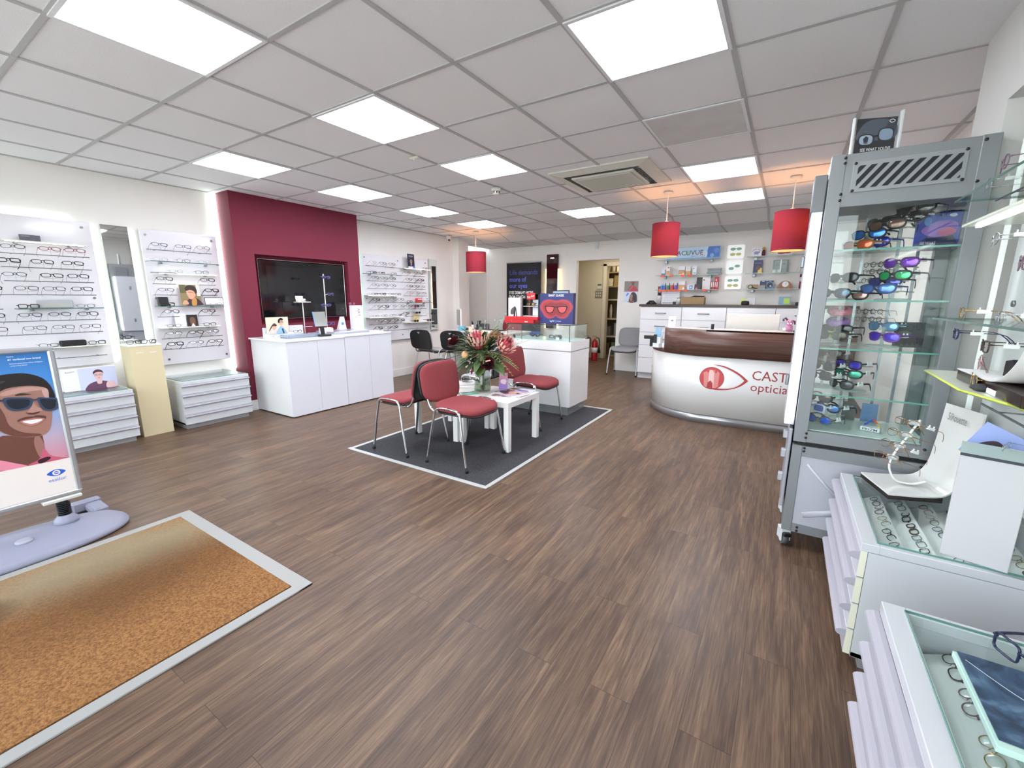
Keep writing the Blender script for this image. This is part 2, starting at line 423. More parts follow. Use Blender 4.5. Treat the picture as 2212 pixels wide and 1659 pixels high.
# corridor behind the doorway
BEIGE = mat('cdc5b2', .85, vary=.02, vscale=3)
mb = MB().box(-4.5, -3.47, 9.32, 9.42, 0, 2.3).box(-3.47, -2.6, 9.32, 9.42, 2.06, 2.3).box(-2.66, -2.55, YB+.1, 10.5, 0, 2.3).box(-4.6, -4.5, YB+.1, 9.4, 0, 2.3)
struct('wall_corridor', mb, BEIGE)
struct('wall_storeroom', MB().box(-4.2, -2.6, 10.35, 10.45, 0, 2.3).box(-4.2, -4.1, 9.42, 10.4, 0, 2.3), mat('b8b2a3', .9))
dr = tag(bpy.data.objects.new('door_1', None), None, None, kind='structure'); COL.objects.link(dr)
obj('door_frame', MB().box(-3.53, -3.44, 9.28, 9.44, 0, 2.1, bev=.008).box(-3.53, -2.66, 9.28, 9.44, 2.04, 2.13, bev=.008), mat('d6cfbd', .5), dr)['kind'] = 'structure'

# ---------------------------------------------------------------- floor coverings
def mat_rug(c1, c2, sc, b=.6):
    m = bpy.data.materials.new('carpet'); m.use_nodes = True; nt = m.node_tree; N = nt.nodes; L = nt.links; p = N['Principled BSDF']
    tc = N.new('ShaderNodeTexCoord'); n = N.new('ShaderNodeTexNoise'); n.inputs['Scale'].default_value = sc; n.inputs['Detail'].default_value = 6; n.inputs['Roughness'].default_value = .8
    L.new(tc.outputs['Object'], n.inputs['Vector']); r = N.new('ShaderNodeValToRGB'); L.new(n.outputs['Fac'], r.inputs['Fac'])
    r.color_ramp.elements[0].position = .38; r.color_ramp.elements[1].position = .64
    r.color_ramp.elements[0].color = (*lin(c1), 1); r.color_ramp.elements[1].color = (*lin(c2), 1)
    L.new(r.outputs[0], p.inputs['Base Color']); p.inputs['Roughness'].default_value = .95; p.inputs['Specular IOR Level'].default_value = .1
    bp = N.new('ShaderNodeBump'); bp.inputs['Strength'].default_value = b; bp.inputs['Distance'].default_value = .004
    L.new(n.outputs['Fac'], bp.inputs['Height']); L.new(bp.outputs[0], p.inputs['Normal'])
    return m, n, r
t = thing('waiting_area_rug', 'charcoal grey carpet inset with pale metal edging under the red chairs', 'carpet', (-2.445, 3.61, 0))
obj('carpet', MB().box(-.745, .745, -1.29, 1.29, 0, .0012), mat_rug('2f2e32', '5c5c60', 130)[0], t)
mb = MB()
for a in ((-.77, -.735, -1.32, 1.32), (.735, .77, -1.32, 1.32)): mb.box(a[0], a[1], a[2], a[3], 0, .006, bev=.002)
for a in ((-.77, .77, -1.32, -1.285), (-.77, .77, 1.285, 1.32)): mb.box(a[0], a[1], a[2], a[3], 0, .009, bev=.002)
obj('edge_trim', mb, mat('c9ccca', .35, metal=.3), t)
# coir entrance mat with worn grey path and a dark stain
m, n, r = mat_rug('704c30', 'b08152', 95, 1.)
nt = m.node_tree; N = nt.nodes; L = nt.links; p = N['Principled BSDF']; tc = [x for x in N if x.type == 'TEX_COORD'][0]
def soft(mp_loc, mp_sc, rot, col, lo, hi, amt, prev):
    mp = N.new('ShaderNodeMapping'); mp.vector_type = 'TEXTURE'; mp.inputs['Location'].default_value = mp_loc; mp.inputs['Scale'].default_value = mp_sc; mp.inputs['Rotation'].default_value = (0, 0, rot)
    L.new(tc.outputs['Object'], mp.inputs[0])
    ln = N.new('ShaderNodeVectorMath'); ln.operation = 'LENGTH'
    nz = N.new('ShaderNodeTexNoise'); nz.inputs['Scale'].default_value = 4; nz.inputs['Detail'].default_value = 5
    L.new(tc.outputs['Object'], nz.inputs['Vector'])
    L.new(mp.outputs[0], ln.inputs[0])
    ad = N.new('ShaderNodeMath'); ad.operation = 'MULTIPLY_ADD'; ad.inputs[1].default_value = .5; L.new(nz.outputs['Fac'], ad.inputs[0]); L.new(ln.outputs['Value'], ad.inputs[2])
    mr = N.new('ShaderNodeMapRange'); mr.inputs['From Min'].default_value = lo; mr.inputs['From Max'].default_value = hi; mr.inputs['To Min'].default_value = amt; mr.inputs['To Max'].default_value = 0
    L.new(ad.outputs[0], mr.inputs['Value'])
    mx = N.new('ShaderNodeMixRGB'); L.new(mr.outputs[0], mx.inputs['Fac']); L.new(prev, mx.inputs[1]); mx.inputs[2].default_value = (*lin(col), 1)
    return mx.outputs[0]
o1 = soft((-.42, .18, 0), (.30, .62, 1), -.1, '93886f', .7, 1.5, .8, r.outputs[0])
o2 = soft((-.05, .17, 0), (.32, .7, 1), 0, '5a3f27', .5, 1.5, .7, o1)
o3 = soft((-.33, -.33, 0), (.14, .12, 1), .5, '33291c', .6, 1.6, .92, o2)
L.new(o3, p.inputs['Base Color'])
t = thing('entrance_mat', 'worn brown coir entrance mat in a white metal frame', 'doormat', (-2.42, .40, 0))
obj('coir_pile', MB().box(-.61, .59, -.75, .56, 0, .007), m, t)
mb = MB().box(-.66, -.61, -.78, .612, 0, .009, bev=.002).box(.60, .655, -.78, .612, 0, .009, bev=.002).box(-.66, .655, .545, .612, 0, .0095, bev=.002).box(-.66, .655, -.82, -.77, 0, .0095, bev=.002)
obj('metal_frame', mb, mat('9d9d9a', .5, metal=.1), t)

# ---------------------------------------------------------------- ceiling fittings
PANEL = emis('f4f6ff', 5.2); RIM = mat('dcdcdf', .4)
PANEL = emis('f4f6ff', 5.2); RIM = mat('dcdcdf', .4)
LP = [(-2, 0, 'over the entrance mat'), (0, 0, 'second in the middle row, over the open floor'), (2, 0, 'third in the middle row, beside the small ceiling detector'),
      (6, 0, 'farther end of the middle row, behind the air conditioner'), (0, -3, 'largest of the row beside the tall glass cabinet'),
      (4, -3, 'just before the two red lampshades'), (6, -3, 'between the red lampshades and the bulkhead'),
      (0, 3, 'in the wall row, above the drawer units by the mirror'), (2, 3, 'in the wall row, in front of the red chimney breast'),
      (4, 3, 'in the wall row, past the chimney breast'), (6, 3, 'in the wall row, next to the small red lampshade'),
      ]
for i, j, where in LP:
    x1 = GX0-.6*j; y0 = GY0+.6*i
    t = thing('ceiling_light_panel', 'lit square LED ceiling panel ' + where, 'ceiling light', (x1-.3, y0+.3, ZC-.012), group='square LED ceiling panels')
    obj('frame', MB().box(-.298, .298, -.298, -.28, 0, .012).box(-.298, .298, .28, .298, 0, .012).box(-.298, -.28, -.28, .28, 0, .012).box(.28, .298, -.28, .28, 0, .012), RIM, t)
    obj('diffuser', MB().box(-.28, .28, -.28, .28, .002, .01), PANEL, t)
x1 = GX0+1.8; y0 = GY0+1.2
t = thing('ceiling_light_panel', 'unlit square ceiling panel with smudged grey diffuser', 'ceiling light', (x1-.3, y0+.3, ZC-.012), group='square LED ceiling panels')
obj('frame', MB().box(-.298, .298, -.298, -.28, 0, .012).box(-.298, .298, .28, .298, 0, .012).box(-.298, -.28, -.28, .28, 0, .012).box(.28, .298, -.28, .28, 0, .012), RIM, t)
obj('diffuser', MB().box(-.28, .28, -.28, .28, .002, .01), mat('cbcaca', .6, vary=.06, vscale=6), t)
# air conditioner cassette
t = thing('ceiling_air_conditioner', 'cream square air conditioner cassette set into the ceiling', 'air conditioner', (-1.585, 4.28, ZC))
CRM = mat('d3d3c8', .5)
mb = MB(); mb.add([(-.47, -.43, -.012), (.47, -.43, -.012), (.47, .43, -.012), (-.47, .43, -.012), (-.36, -.33, -.035), (.36, -.33, -.035), (.36, .33, -.035), (-.36, .33, -.035),
    (-.47, -.43, 0), (.47, -.43, 0), (.47, .43, 0), (-.47, .43, 0)], [(0, 1, 5, 4), (1, 2, 6, 5), (2, 3, 7, 6), (3, 0, 4, 7), (0, 8, 9, 1), (1, 9, 10, 2), (2, 10, 11, 3), (3, 11, 8, 0)])
obj('bezel', mb, CRM, t)
obj('air_grille', MB().box(-.26, .26, -.23, .23, -.052, -.03, bev=.006), mat('c5c8bd', .7, bump=.5, bscale=400), t)
obj('grille_frame', MB().box(-.30, .30, -.27, -.235, -.048, -.03, bev=.004).box(-.30, .30, .235, .27, -.048, -.03, bev=.004).box(-.30, -.265, -.235, .235, -.048, -.03, bev=.004).box(.265, .30, -.235, .235, -.048, -.03, bev=.004), CRM, t)
for k, (a, b, c, d_) in enumerate(((-.28, .28, -.325, -.29), (-.28, .28, .29, .325), (-.355, -.32, -.25, .25), (.32, .355, -.25, .25))):
    s_ = obj('air_slot', MB().box(a, b, c, d_, -.037, -.033), mat('3a3b38', .6), t)
for k in range(11):
    mb = MB().box(.322, .353, -.24+.045*k, -.232+.045*k, -.041, -.036); obj('vane', mb, mat('55564f', .5), t)
# smoke alarm, small detector, camera, motion sensor
t = thing('smoke_alarm', 'white smoke alarm with dark slots on the ceiling', 'smoke alarm', (-2.767, 4.02, ZC-.008))
obj('base', MB().lathe([(.052, 0), (.052, -.022), (.045, -.03)], 24), mat('dedcd6', .5), t)
obj('sensor_head', MB().lathe([(.04, -.03), (.038, -.058), (.026, -.068), (0, -.07)], 24), mat('dedcd6', .5), t)
for k in range(8):
    a = 2*PI*k/8; obj('slot', MB().box(.0385, .041, -.006, .006, -.054, -.036), BLACKM, t, rot=(0, 0, a))
solo('motion_detector', MB().box(-.045, .045, -.018, .018, -.022, 0, bev=.008).lathe([(.014, -.022), (.012, -.03), (0, -.032)], 12), mat('d2d0c0', .5), 'small cream detector on the ceiling by a light panel', 'detector', (-2.757, 2.809, ZC-.006), rz=.1)
t = thing('security_camera', 'white dome security camera high in the wall corner', 'security camera', (-5.49, 6.42, 2.44))
obj('housing', MB().lathe([(.045, .05), (.05, .02), (.046, 0), (.036, -.02)], 20), mat('e8e8e8', .35), t)
obj('eyeball', MB().sph((.008, -.012, -.018), .036), mat('e0e0e0', .3), t); obj('lens', MB().cyl((.02, -.03, -.03), (.034, -.044, -.038), .017, 16), mat('1a1412', .1), t)
t = thing('alarm_sensor', 'white alarm sensor on the back wall above the doorway', 'sensor', (-3.135, YB, 2.27))
obj('body', MB().box(-.033, .033, -.04, 0, -.01, .11, bev=.014), mat('dfe0e6', .35), t); obj('lens_window', MB().box(-.024, .024, -.046, -.038, .0, .045, bev=.006), mat('c9ccd8', .3), t)
# pendant lamps
def pendant(x, y, r, z0, z1, label):
    t = thing('pendant_lamp', label, 'pendant lamp', (x, y, ZC), group='red drum pendant lamps')
    w_ = mat('e6ddd2', .5)
    obj('ceiling_rose', MB().lathe([(.05, -.006), (.052, -.02), (.035, -.034), (.008, -.037)], 24), w_, t)
    obj('flex', MB().cyl((0, 0, -.035), (0, 0, z1-ZC+.02), .0045, 8), w_, t)
    obj('shade_ring', MB().cyl((0, 0, z1-ZC-.03), (0, 0, z1-ZC+.03), .018, 12).box(-r+.002, r-.002, -.003, .003, z1-ZC-.012, z1-ZC-.008).box(-.003, .003, -r+.002, r-.002, z1-ZC-.012, z1-ZC-.008), w_, t)
    n = 40; a = z0-ZC; b = z1-ZC
    fab = bpy.data.materials.get('shade_fabric')
    if not fab:
        fab = bpy.data.materials.new('shade_fabric'); fab.use_nodes = True; nt = fab.node_tree; N_ = nt.nodes; L_ = nt.links; N_.clear()
        o = N_.new('ShaderNodeOutputMaterial'); d_ = N_.new('ShaderNodeBsdfDiffuse'); d_.inputs['Color'].default_value = (*lin('82303f'), 1)
        tr = N_.new('ShaderNodeBsdfTranslucent'); tr.inputs['Color'].default_value = (*lin('b85050'), 1)
        mx = N_.new('ShaderNodeMixShader'); mx.inputs[0].default_value = .10
        nz = N_.new('ShaderNodeTexNoise'); nz.inputs['Scale'].default_value = 250; bp = N_.new('ShaderNodeBump'); bp.inputs['Strength'].default_value = .2; bp.inputs['Distance'].default_value = .001
        L_.new(nz.outputs['Fac'], bp.inputs['Height']); L_.new(bp.outputs[0], d_.inputs['Normal'])
        L_.new(d_.outputs[0], mx.inputs[1]); L_.new(tr.outputs[0], mx.inputs[2]); L_.new(mx.outputs[0], o.inputs['Surface'])
    mb = MB(); vs = []; fs = []
    for z in (a, b):
        for q in range(n): vs.append((r*math.cos(2*PI*q/n), r*math.sin(2*PI*q/n), z))
    mb.add(vs, [(q, (q+1) % n, n+(q+1) % n, n+q) for q in range(n)], 0, True)
    obj('lamp_shade', mb, fab, t)
    mb = MB()
    for z in (a, b): mb.tube([((r)*math.cos(2*PI*q/n), (r)*math.sin(2*PI*q/n), z) for q in range(n)], .003, 6, closed=True)
    lm = MB(); lv_ = [((r-.003)*math.cos(2*PI*q/n), (r-.003)*math.sin(2*PI*q/n), z) for z in (a, b) for q in range(n)]
    lm.add(lv_, [(q, (q+1) % n, n+(q+1) % n, n+q) for q in range(n)], 0, True); lin_ = bpy.data.materials.get('shade_lining')
    if not lin_:
        lin_ = bpy.data.materials.new('shade_lining'); lin_.use_nodes = True; nt = lin_.node_tree; N_ = nt.nodes; L_ = nt.links; N_.clear(); o = N_.new('ShaderNodeOutputMaterial')
        d_ = N_.new('ShaderNodeBsdfDiffuse'); d_.inputs['Color'].default_value = (*lin('f0dcc4'), 1); tr = N_.new('ShaderNodeBsdfTranslucent'); tr.inputs['Color'].default_value = (*lin('f0dcc4'), 1); mx = N_.new('ShaderNodeMixShader'); mx.inputs[0].default_value = .35
        L_.new(d_.outputs[0], mx.inputs[1]); L_.new(tr.outputs[0], mx.inputs[2]); L_.new(mx.outputs[0], o.inputs['Surface'])
    obj('shade_lining', lm, lin_, t)
    obj('shade_hem', mb, mat('7c1d33', .7), t)
    obj('bulb', MB().sph((0, 0, (a+b)/2+.05), .032), emis('ffb870', 60), t)
    obj('lamp_holder', MB().cyl((0, 0, b-.02), (0, 0, (a+b)/2+.075), .016, 12), w_, t)
pendant(-1.25, 5.175, .147, 1.81, 2.16, 'red drum pendant over the curved end of the reception desk')
pendant(-.065, 5.19, .147, 1.81, 2.175, 'red drum pendant hanging beside the tall glass cabinet')
pendant(-4.80, 6.33, .178, 1.803, 2.145, 'red drum pendant over the consulting desk at the far corner')

# ---------------------------------------------------------------- spectacles
def rim(shape, w, h, n=20):
    e = {'rect': 4., 'soft': 3., 'round': 2.05, 'oval': 2.2, 'square': 5., 'aviator': 2.6, 'wrap': 2.8}[shape]
    P = se(n, w/2, h/2, e)
    if shape in ('aviator', 'wrap', 'soft'):      # narrower bottom
        P = [(x*(1-.14*max(0, -y/(h/2))), y) for x, y in P]
    return P
_S = {}
def spec_parts(shape, w, h, r, thick):
    key = (shape, w, h, r, thick)
    if key in _S: return _S[key]
    gap = .009; cx = w/2+gap; top = h
    fr = MB(); lens = []
    for s in (-1, 1):
        P = rim(shape, w, h); r = r*1.25
        wrap = .004 if shape != 'wrap' else .016
        ring = [(s*cx+x*1., wrap*((s*x+w/2)/w)**2+.0, h/2+z) for x, z in P]
        if r > 0: fr.tube(ring, r, 5 if r < .0016 else 6, closed=True, sq=(1., 1. if not thick else 1.3))
        l = MB(); l.add([(p[0], p[1]-.0003, p[2]) for p in ring]+[(s*cx, -.002, h/2)], [(k, (k+1) % len(ring), len(ring)) for k in range(len(ring))], 0, True)
        lens.append(l)
    rr = max(r, .0009)
    zb = h*.62
    fr.tube([(-gap-.001, 0, zb), (-gap*.5, -.002, zb+.004), (0, -.003, zb+.005), (gap*.5, -.002, zb+.004), (gap+.001, 0, zb)], rr*1.1, 6)
    ex = cx+w/2; zh = h*.72; yw = .004 if shape != 'wrap' else .016
    for s in (-1, 1):
        fr.tube([(s*(ex-.003), yw*.9, zh), (s*(ex+.003), yw+.001, zh), (s*(ex+.004), yw+.006, zh)], rr*1.2, 6)
        fr.tube([(s*.006, -.001, zb-.004), (s*.0075, .004, zb-.010)], .0012, 5)
    tem = []
    tr = .0011 if not thick else .0022
    for s in (-1, 1):
        x = s*(ex+.004)
        P = [(x, yw+.005, zh), (x+s*.002, .05, zh), (x, .095, zh-.001), (x-s*.008, .112, zh-.007), (x-s*.016, .128, zh-.022), (x-s*.022, .138, zh-.036)]
        tem.append(MB().tube(P, tr, 5, up=(0, 0, 1), sq=(1.7 if thick else 1.2, .75), taper=[1.3, 1., 1., 1.1, 1.3, 1.1]))
    _S[key] = (fr, lens, tem); return _S[key]
_SM = {}
def spectacles(label, loc, rz, shape='soft', col='1a1a1c', w=.05, h=.032, r=.0013, thick=False, lens=None, metal=False, tcol=None, group=None, rx=0., ry=0., name='spectacles', cat='glasses', sc=1., tagpart=False):
    key = (shape, col, w, h, r, thick, lens, metal, tcol)
    if key not in _SM:
        fr, ls, tem = spec_parts(shape, w, h, r, thick)
        fm = glass(col[1:], .6, .05, .35) if col[0] == '#' else mat(col, .25, 1. if metal else 0.)
        tm = mat(tcol, .3, 0) if tcol else fm
        if lens is None: lm = glass('fbfdfc', .55)
        else: lm = mat(lens, .07, .35, .9) if isinstance(lens, str) else lens
        _SM[key] = [('front_frame', fr.mesh('front_frame', [fm]))]+[('lens', l.mesh('lens', [lm])) for l in ls]+[('temple', q.mesh('temple', [tm])) for q in tem]
    t = thing(name, label, cat, loc, group=group, rot=(rx, ry, rz)); t.scale = (sc, sc, sc)
    for nme, me in _SM[key]: obj(nme, me, None, t)
    if tagpart: obj('security_tag', MB().box(.060, .069, .03, .06, h*.5, h*.72+.004, bev=.001).box(.062, .067, .034, .037, h*.7, h*.7+.012).box(.062, .067, .053, .056, h*.7, h*.7+.012), mat('eef2f0', .2), t)
    return t
# optical-frame palette: (words, kwargs)
PAL = [('thin black', dict(col='1a1a1e', shape='soft')), ('dark brown', dict(col='3a2620', shape='rect')), ('gunmetal', dict(col='4a4c52', shape='oval', metal=True, r=.0011)),
       ('black half-weight', dict(col='0e0e10', shape='rect', r=.0018)), ('mauve', dict(col='7a6070', shape='round', w=.046, h=.038)), ('pale silver', dict(col='b9bcc2', shape='oval', metal=True, r=.0009)),
       ('navy', dict(col='1c2348', shape='soft', r=.0015)), ('tortoise', dict(col='4a2c1a', shape='soft', r=.002, thick=True)), ('fine gold', dict(col='b89a62', shape='round', metal=True, r=.0009, w=.046, h=.038)),
       ('thick black', dict(col='0c0c0e', shape='square', r=.0023, thick=True)), ('wine red', dict(col='7c2030', shape='soft', r=.0016)), ('slate grey', dict(col='5b5f6a', shape='rect', r=.0014))]

# ---------------------------------------------------------------- wall display boards
def board(label, y0, y1, z0, z1, knobs, x=-5.60):
    t = thing('display_board', label, 'display board', (x, (y0+y1)/2, z0), group='glossy white frame display boards')
    W = y1-y0; H = z1-z0
    obj('panel', MB().box(-.006, .006, -W/2, W/2, 0, H, bev=.002), mat('e4e2e8', .12, coat=.6), t)
    for (ky, kz) in knobs: obj('fixing_cap', MB().cyl((.006, ky-(y0+y1)/2, kz-z0), (.014, ky-(y0+y1)/2, kz-z0), .011, 16).cyl((-.035, ky-(y0+y1)/2, kz-z0), (-.006, ky-(y0+y1)/2, kz-z0), .008, 10), STEEL, t)
    return t
board('white display board of frames beside the entrance banner', .15, 1.42, .70, 2.02, [(1.36, 1.97), (1.36, 1.33)])
board('white display board of frames between mirror and red chimney', 1.785, 2.482, .625, 2.02, [(1.83, 1.965), (2.43, 1.965), (1.84, 1.33), (1.87, .68), (2.44, .68)])
board('long white display board of frames beyond the red chimney', 4.49, 5.93, .64, 2.01, [(4.53, 1.96), (5.21, 1.95), (5.86, 1.96), (4.53, 1.33), (5.88, 1.33), (5.25, .72)])
LEDW = emis('e9fff6', 2.6)
def led(name, label, x0, x1, y0, y1, z0, z1, m=None):
    solo(name, MB().box(0, x1-x0, 0, y1-y0, 0, z1-z0), m or LEDW, label, 'light strip', (x0, y0, z0), group='white LED strips')
led('light_strip', 'glowing white LED strip down the side of the red chimney', XL+.004, XL+.03, 2.505, 2.54, .5, 2.49)
led('light_strip', 'LED strip glowing behind the edge of the board by the mirror', XL+.004, XL+.014, 1.43, 1.445, .72, 2.0)
led('light_strip', 'LED strip glowing over the top of the board by the banner', XL+.004, XL+.014, .2, 1.30, 2.03, 2.045)
led('light_strip', 'LED strip behind the mirror edge facing the narrow board', XL+.004, XL+.014, 1.725, 1.74, .72, 2.0, emis('e9fff6', 1.3))
led('light_strip', 'LED strip beside the long board past the chimney', XL+.004, XL+.02, 4.40, 4.42, .64, 2.3, emis('e9fff6', 1.4))
solo('edge_panel', MB().box(0, .012, 0, .045, 0, 1.36), mat('d8f0e8', .2), 'narrow pale green acrylic edge strip beside the long display board', 'panel', (-5.59, 4.435, .66))
# mirrors
MIRR = mat('e8eae9', .02, metal=1.)
t = thing('wall_mirror', 'tall narrow wall mirror over the beige display stand', 'mirror', (XL+.024, 1.594, .90), -.037)
obj('glass', MB().box(0, .022, -.1, .1, 0, 1.12), MIRR, t); obj('backing_edge', MB().box(-.012, 0, -.098, .098, .01, 1.11), mat('dfe8e4', .3), t)
t = thing('wall_mirror', 'narrow mirror past the long display board by the desk', 'mirror', (XL+.02, 6.07, .76))
obj('glass', MB().box(0, .02, -.09, .09, 0, 1.16), MIRR, t); obj('mirror_frame', MB().box(-.01, .03, -.098, -.09, -.01, 1.28).box(-.01, .03, .09, .098, -.01, 1.28).box(-.01, .026, -.09, .09, 1.16, 1.28), mat('cfd6d2', .3), t)

ROD = mat('74767b', .35, metal=.8)
def rod(y0, y1, z, label, spots, x=-5.49, side=1, desc='', short=False):
    """a wall rod with holders, and one pair of spectacles on each holder; side=+1 faces +X"""
    s = side
    t = thing('display_rod', label, 'display rod', (x, (y0+y1)/2, z), group='thin display rods with frame holders')
    W = y1-y0
    obj('bar', MB().cyl((0, -W/2, 0), (0, W/2, 0), .0035, 8).cyl((0, -W*.35, 0), (-s*.098, -W*.35, 0), .0025, 6).cyl((0, W*.35, 0), (-s*.098, W*.35, 0), .0025, 6), ROD, t)
    for yy, k in spots:
        yl = yy-(y0+y1)/2
        obj('frame_holder', MB().cyl((0, yl, 0), (0, yl, .052), .0009, 5).box(-.003, .003, yl-.007, yl+.007, .048, .053).cyl((0, yl-.055, .028), (0, yl+.055, .028), .0006, 4), glass('dfe6e8', .5, 0, .3), t)
    n = len(spots)
    for q, (yy, k) in enumerate(spots):
        wds, kw = PAL[(0, 1, 2, 3, 4, 9, 6, 7, 3, 9, 0, 11)[k % 12] if z < 1.66 else k % 12]
        rr = random.Random(int(yy*1000)+int(z*100)*7)
        spectacles('%s spectacles, %s from the entrance, %s' % (wds, ORD[q], desc), (x+s*.010, yy, z+.040), s*PI/2+rr.uniform(-.09, .09), rx=rr.uniform(-.60, -.48), group='spectacles on the wall display rods', sc=1.12, **kw)
E8 = (5.49/5.56)
def zz(z): return (z-1.333)*.9875+1.333
B1 = 'the board by the banner'; B2 = 'the board between mirror and chimney'; B3 = 'the long board past the chimney'; D1, D2, D3 = [x[4:] for x in (B1, B2, B3)]
rows1 = [(1.700, [.90, 1.12, 1.28], 'top rod'), (1.587, [.86, 1.06, 1.25], 'second rod'), (1.472, [.88, 1.10, 1.27], 'third rod'), (1.357, [.72, .93, 1.10, 1.28], 'fourth rod'),
         (1.130, [.70, .92, 1.10, 1.29], 'fifth rod'), (1.015, [.70, .93, 1.11, 1.29], 'sixth rod')]
cs = 0
for z, ys, nm in rows1:
    rod(.62 if len(ys) > 3 else .80, 1.352, zz(z), 'thin metal display rod, %s of %s' % (nm, B1), [(y*E8, (cs*5+q*3+7*q*q) % 12) for q, y in enumerate(ys)], desc='%s, %s' % (nm, D1)); cs += 1
rod(.98, 1.352, zz(.788), 'empty thin metal rod at the foot of ' + B1, [], desc='')
rod(.60, .76, zz(1.237), 'short metal rod beside the glass shelf on ' + B1, [(.68, 4)], desc='short rod, ' + D1)
rows2 = [(1.82, 1.811, 2.404, [1.93, 2.14, 2.33], 'top rod'), (1.592, 1.814, 2.04, [], 'short upper rod'), (1.477, 1.82, 2.02, [1.93], 'short rod beside the portrait poster'), (1.477, 2.24, 2.404, [2.33], 'short rod between poster and chimney'),
         (1.363, 1.816, 2.02, [1.93], 'lower short rod beside the portrait poster'), (1.363, 2.24, 2.408, [2.36], 'lower short rod between poster and chimney'), (1.136, 1.816, 2.01, [1.95], 'rod under the glass shelf on the mirror side'), (1.136, 2.19, 2.406, [2.30], 'rod under the glass shelf on the chimney side'),
         (.905, 1.822, 2.409, [1.94, 2.15, 2.31], 'second lowest rod'), (.79, 1.822, 2.408, [1.94, 2.14, 2.33], 'lowest rod')]
for z, a, b_, ys, nm in rows2:
    rod(a*E8, b_*E8, zz(z), 'display rod, %s, %s' % (nm, D2), [(y*E8, (cs*7+q*5) % 12) for q, y in enumerate(ys)], desc='%s, %s' % (nm, D2) if len(nm) < 20 else nm); cs += 1
rows3 = [(1.833, 4.516, 5.24, [4.68, 4.87, 5.06], 'top rod'), (1.717, 4.7, 5.805, [5.40, 5.56, 5.70], 'second rod'), (1.605, 4.525, 5.814, [4.70, 4.88, 5.06, 5.42, 5.58, 5.72], 'third rod'), (1.491, 4.525, 5.817, [4.70, 4.88, 5.06, 5.44, 5.58, 5.74], 'fourth rod'),
         (1.379, 5.28, 5.848, [5.44, 5.60, 5.76], 'short middle rod'), (1.265, 4.521, 5.26, [4.70, 4.88, 5.05, 5.22], 'fifth rod'), (1.155, 4.521, 5.821, [4.72, 4.88, 5.05, 5.22, 5.40, 5.56, 5.70], 'sixth rod'),
         (1.03, 5.31, 5.821, [5.33, 5.48], 'short lower rod'), (.921, 4.528, 5.25, [4.72, 4.90, 5.06, 5.21], 'seventh rod'), (.81, 4.66, 5.818, [4.72, 4.90, 5.06], 'lowest rod')]
for z, a, b_, ys, nm in rows3:
    rod(a*E8, b_*E8, zz(z), 'thin metal display rod, the %s of %s' % (nm, B3), [(y*E8, (cs*5+q*7) % 12) for q, y in enumerate(ys)], desc='%s, %s' % (nm, D3)); cs += 1

def gshelf(name, label, y0, y1, z, d=.16, m=None, lit=False, x=-5.594, s=1):
    t = thing(name, label, 'shelf', (x, (y0+y1)/2, z))
    W = y1-y0
    obj('shelf_panel', MB().box(0, s*d, -W/2, W/2, -.004, .004), m or CLEAR, t)
    if m is None: obj('shelf_edge', MB().box(s*d, s*(d+.0015), -W/2, W/2, -.004, .004).box(0, s*d, W/2, W/2+.0015, -.004, .004).box(0, s*d, -W/2-.0015, -W/2, -.004, .004), mat('4f6f68', .2), t)
    for q in (-1, 1): obj('clamp', MB().cyl((0, q*W*.32, -.012), (s*.05, q*W*.32, -.012), .009, 12).box(s*.0, s*.03, q*W*.32-.012, q*W*.32+.012, -.02, -.004, bev=.002), STEEL, t)
    if lit: obj('light_strip', MB().box(s*(d-.02), s*(d-.008), -W/2+.02, W/2-.02, -.009, -.005), emis('ffffff', 1.6 if lit is True else lit), t)
    return t
MILK = mat('e9efdf', .2)
gshelf('lit_shelf', 'white lit shelf at the top of ' + B1, .83, 1.345, 1.80, .12, MILK, True)
gshelf('glass_shelf', 'glass shelf holding a grey sign on ' + B1, .84, 1.385, zz(1.237), .13)
gshelf('white_shelf', 'pale shelf with a black case on ' + B1, .95, 1.375, zz(.891), .16, MILK)
gshelf('glass_shelf', 'glass shelf near the top of ' + B2, 1.80, 2.45, zz(1.706), .13)
gshelf('lit_shelf', 'white lit shelf above the portrait poster on ' + B2, 1.85, 2.42, zz(1.592), .10, MILK, True)
gshelf('glass_shelf', 'glass shelf under the portrait poster on ' + B2, 1.82, 2.46, zz(1.245), .14)
gshelf('white_shelf', 'pale shelf under the small dark poster on ' + B2, 1.82, 2.37, zz(1.018), .12, MILK)
gshelf('white_shelf', 'white shelf under the dark blue poster on ' + B3, 5.24, 5.89, zz(1.842), .12, MILK, .35)
gshelf('white_shelf', 'white middle shelf on ' + B3, 4.47, 5.16, zz(1.38), .12, MILK, .35)
gshelf('glass_shelf', 'glass shelf near the top of ' + B3, 4.47, 5.17, zz(1.715), .12)
gshelf('glass_shelf', 'glass shelf holding the red case on ' + B3, 5.27, 5.88, zz(1.262), .14)
gshelf('white_shelf', 'white lower shelf beside the edge strip on ' + B3, 4.47, 5.18, zz(1.035), .12, MILK, .35)
gshelf('white_shelf', 'white lowest shelf with sunglasses on ' + B3, 5.27, 5.92, zz(.918), .12, MILK)
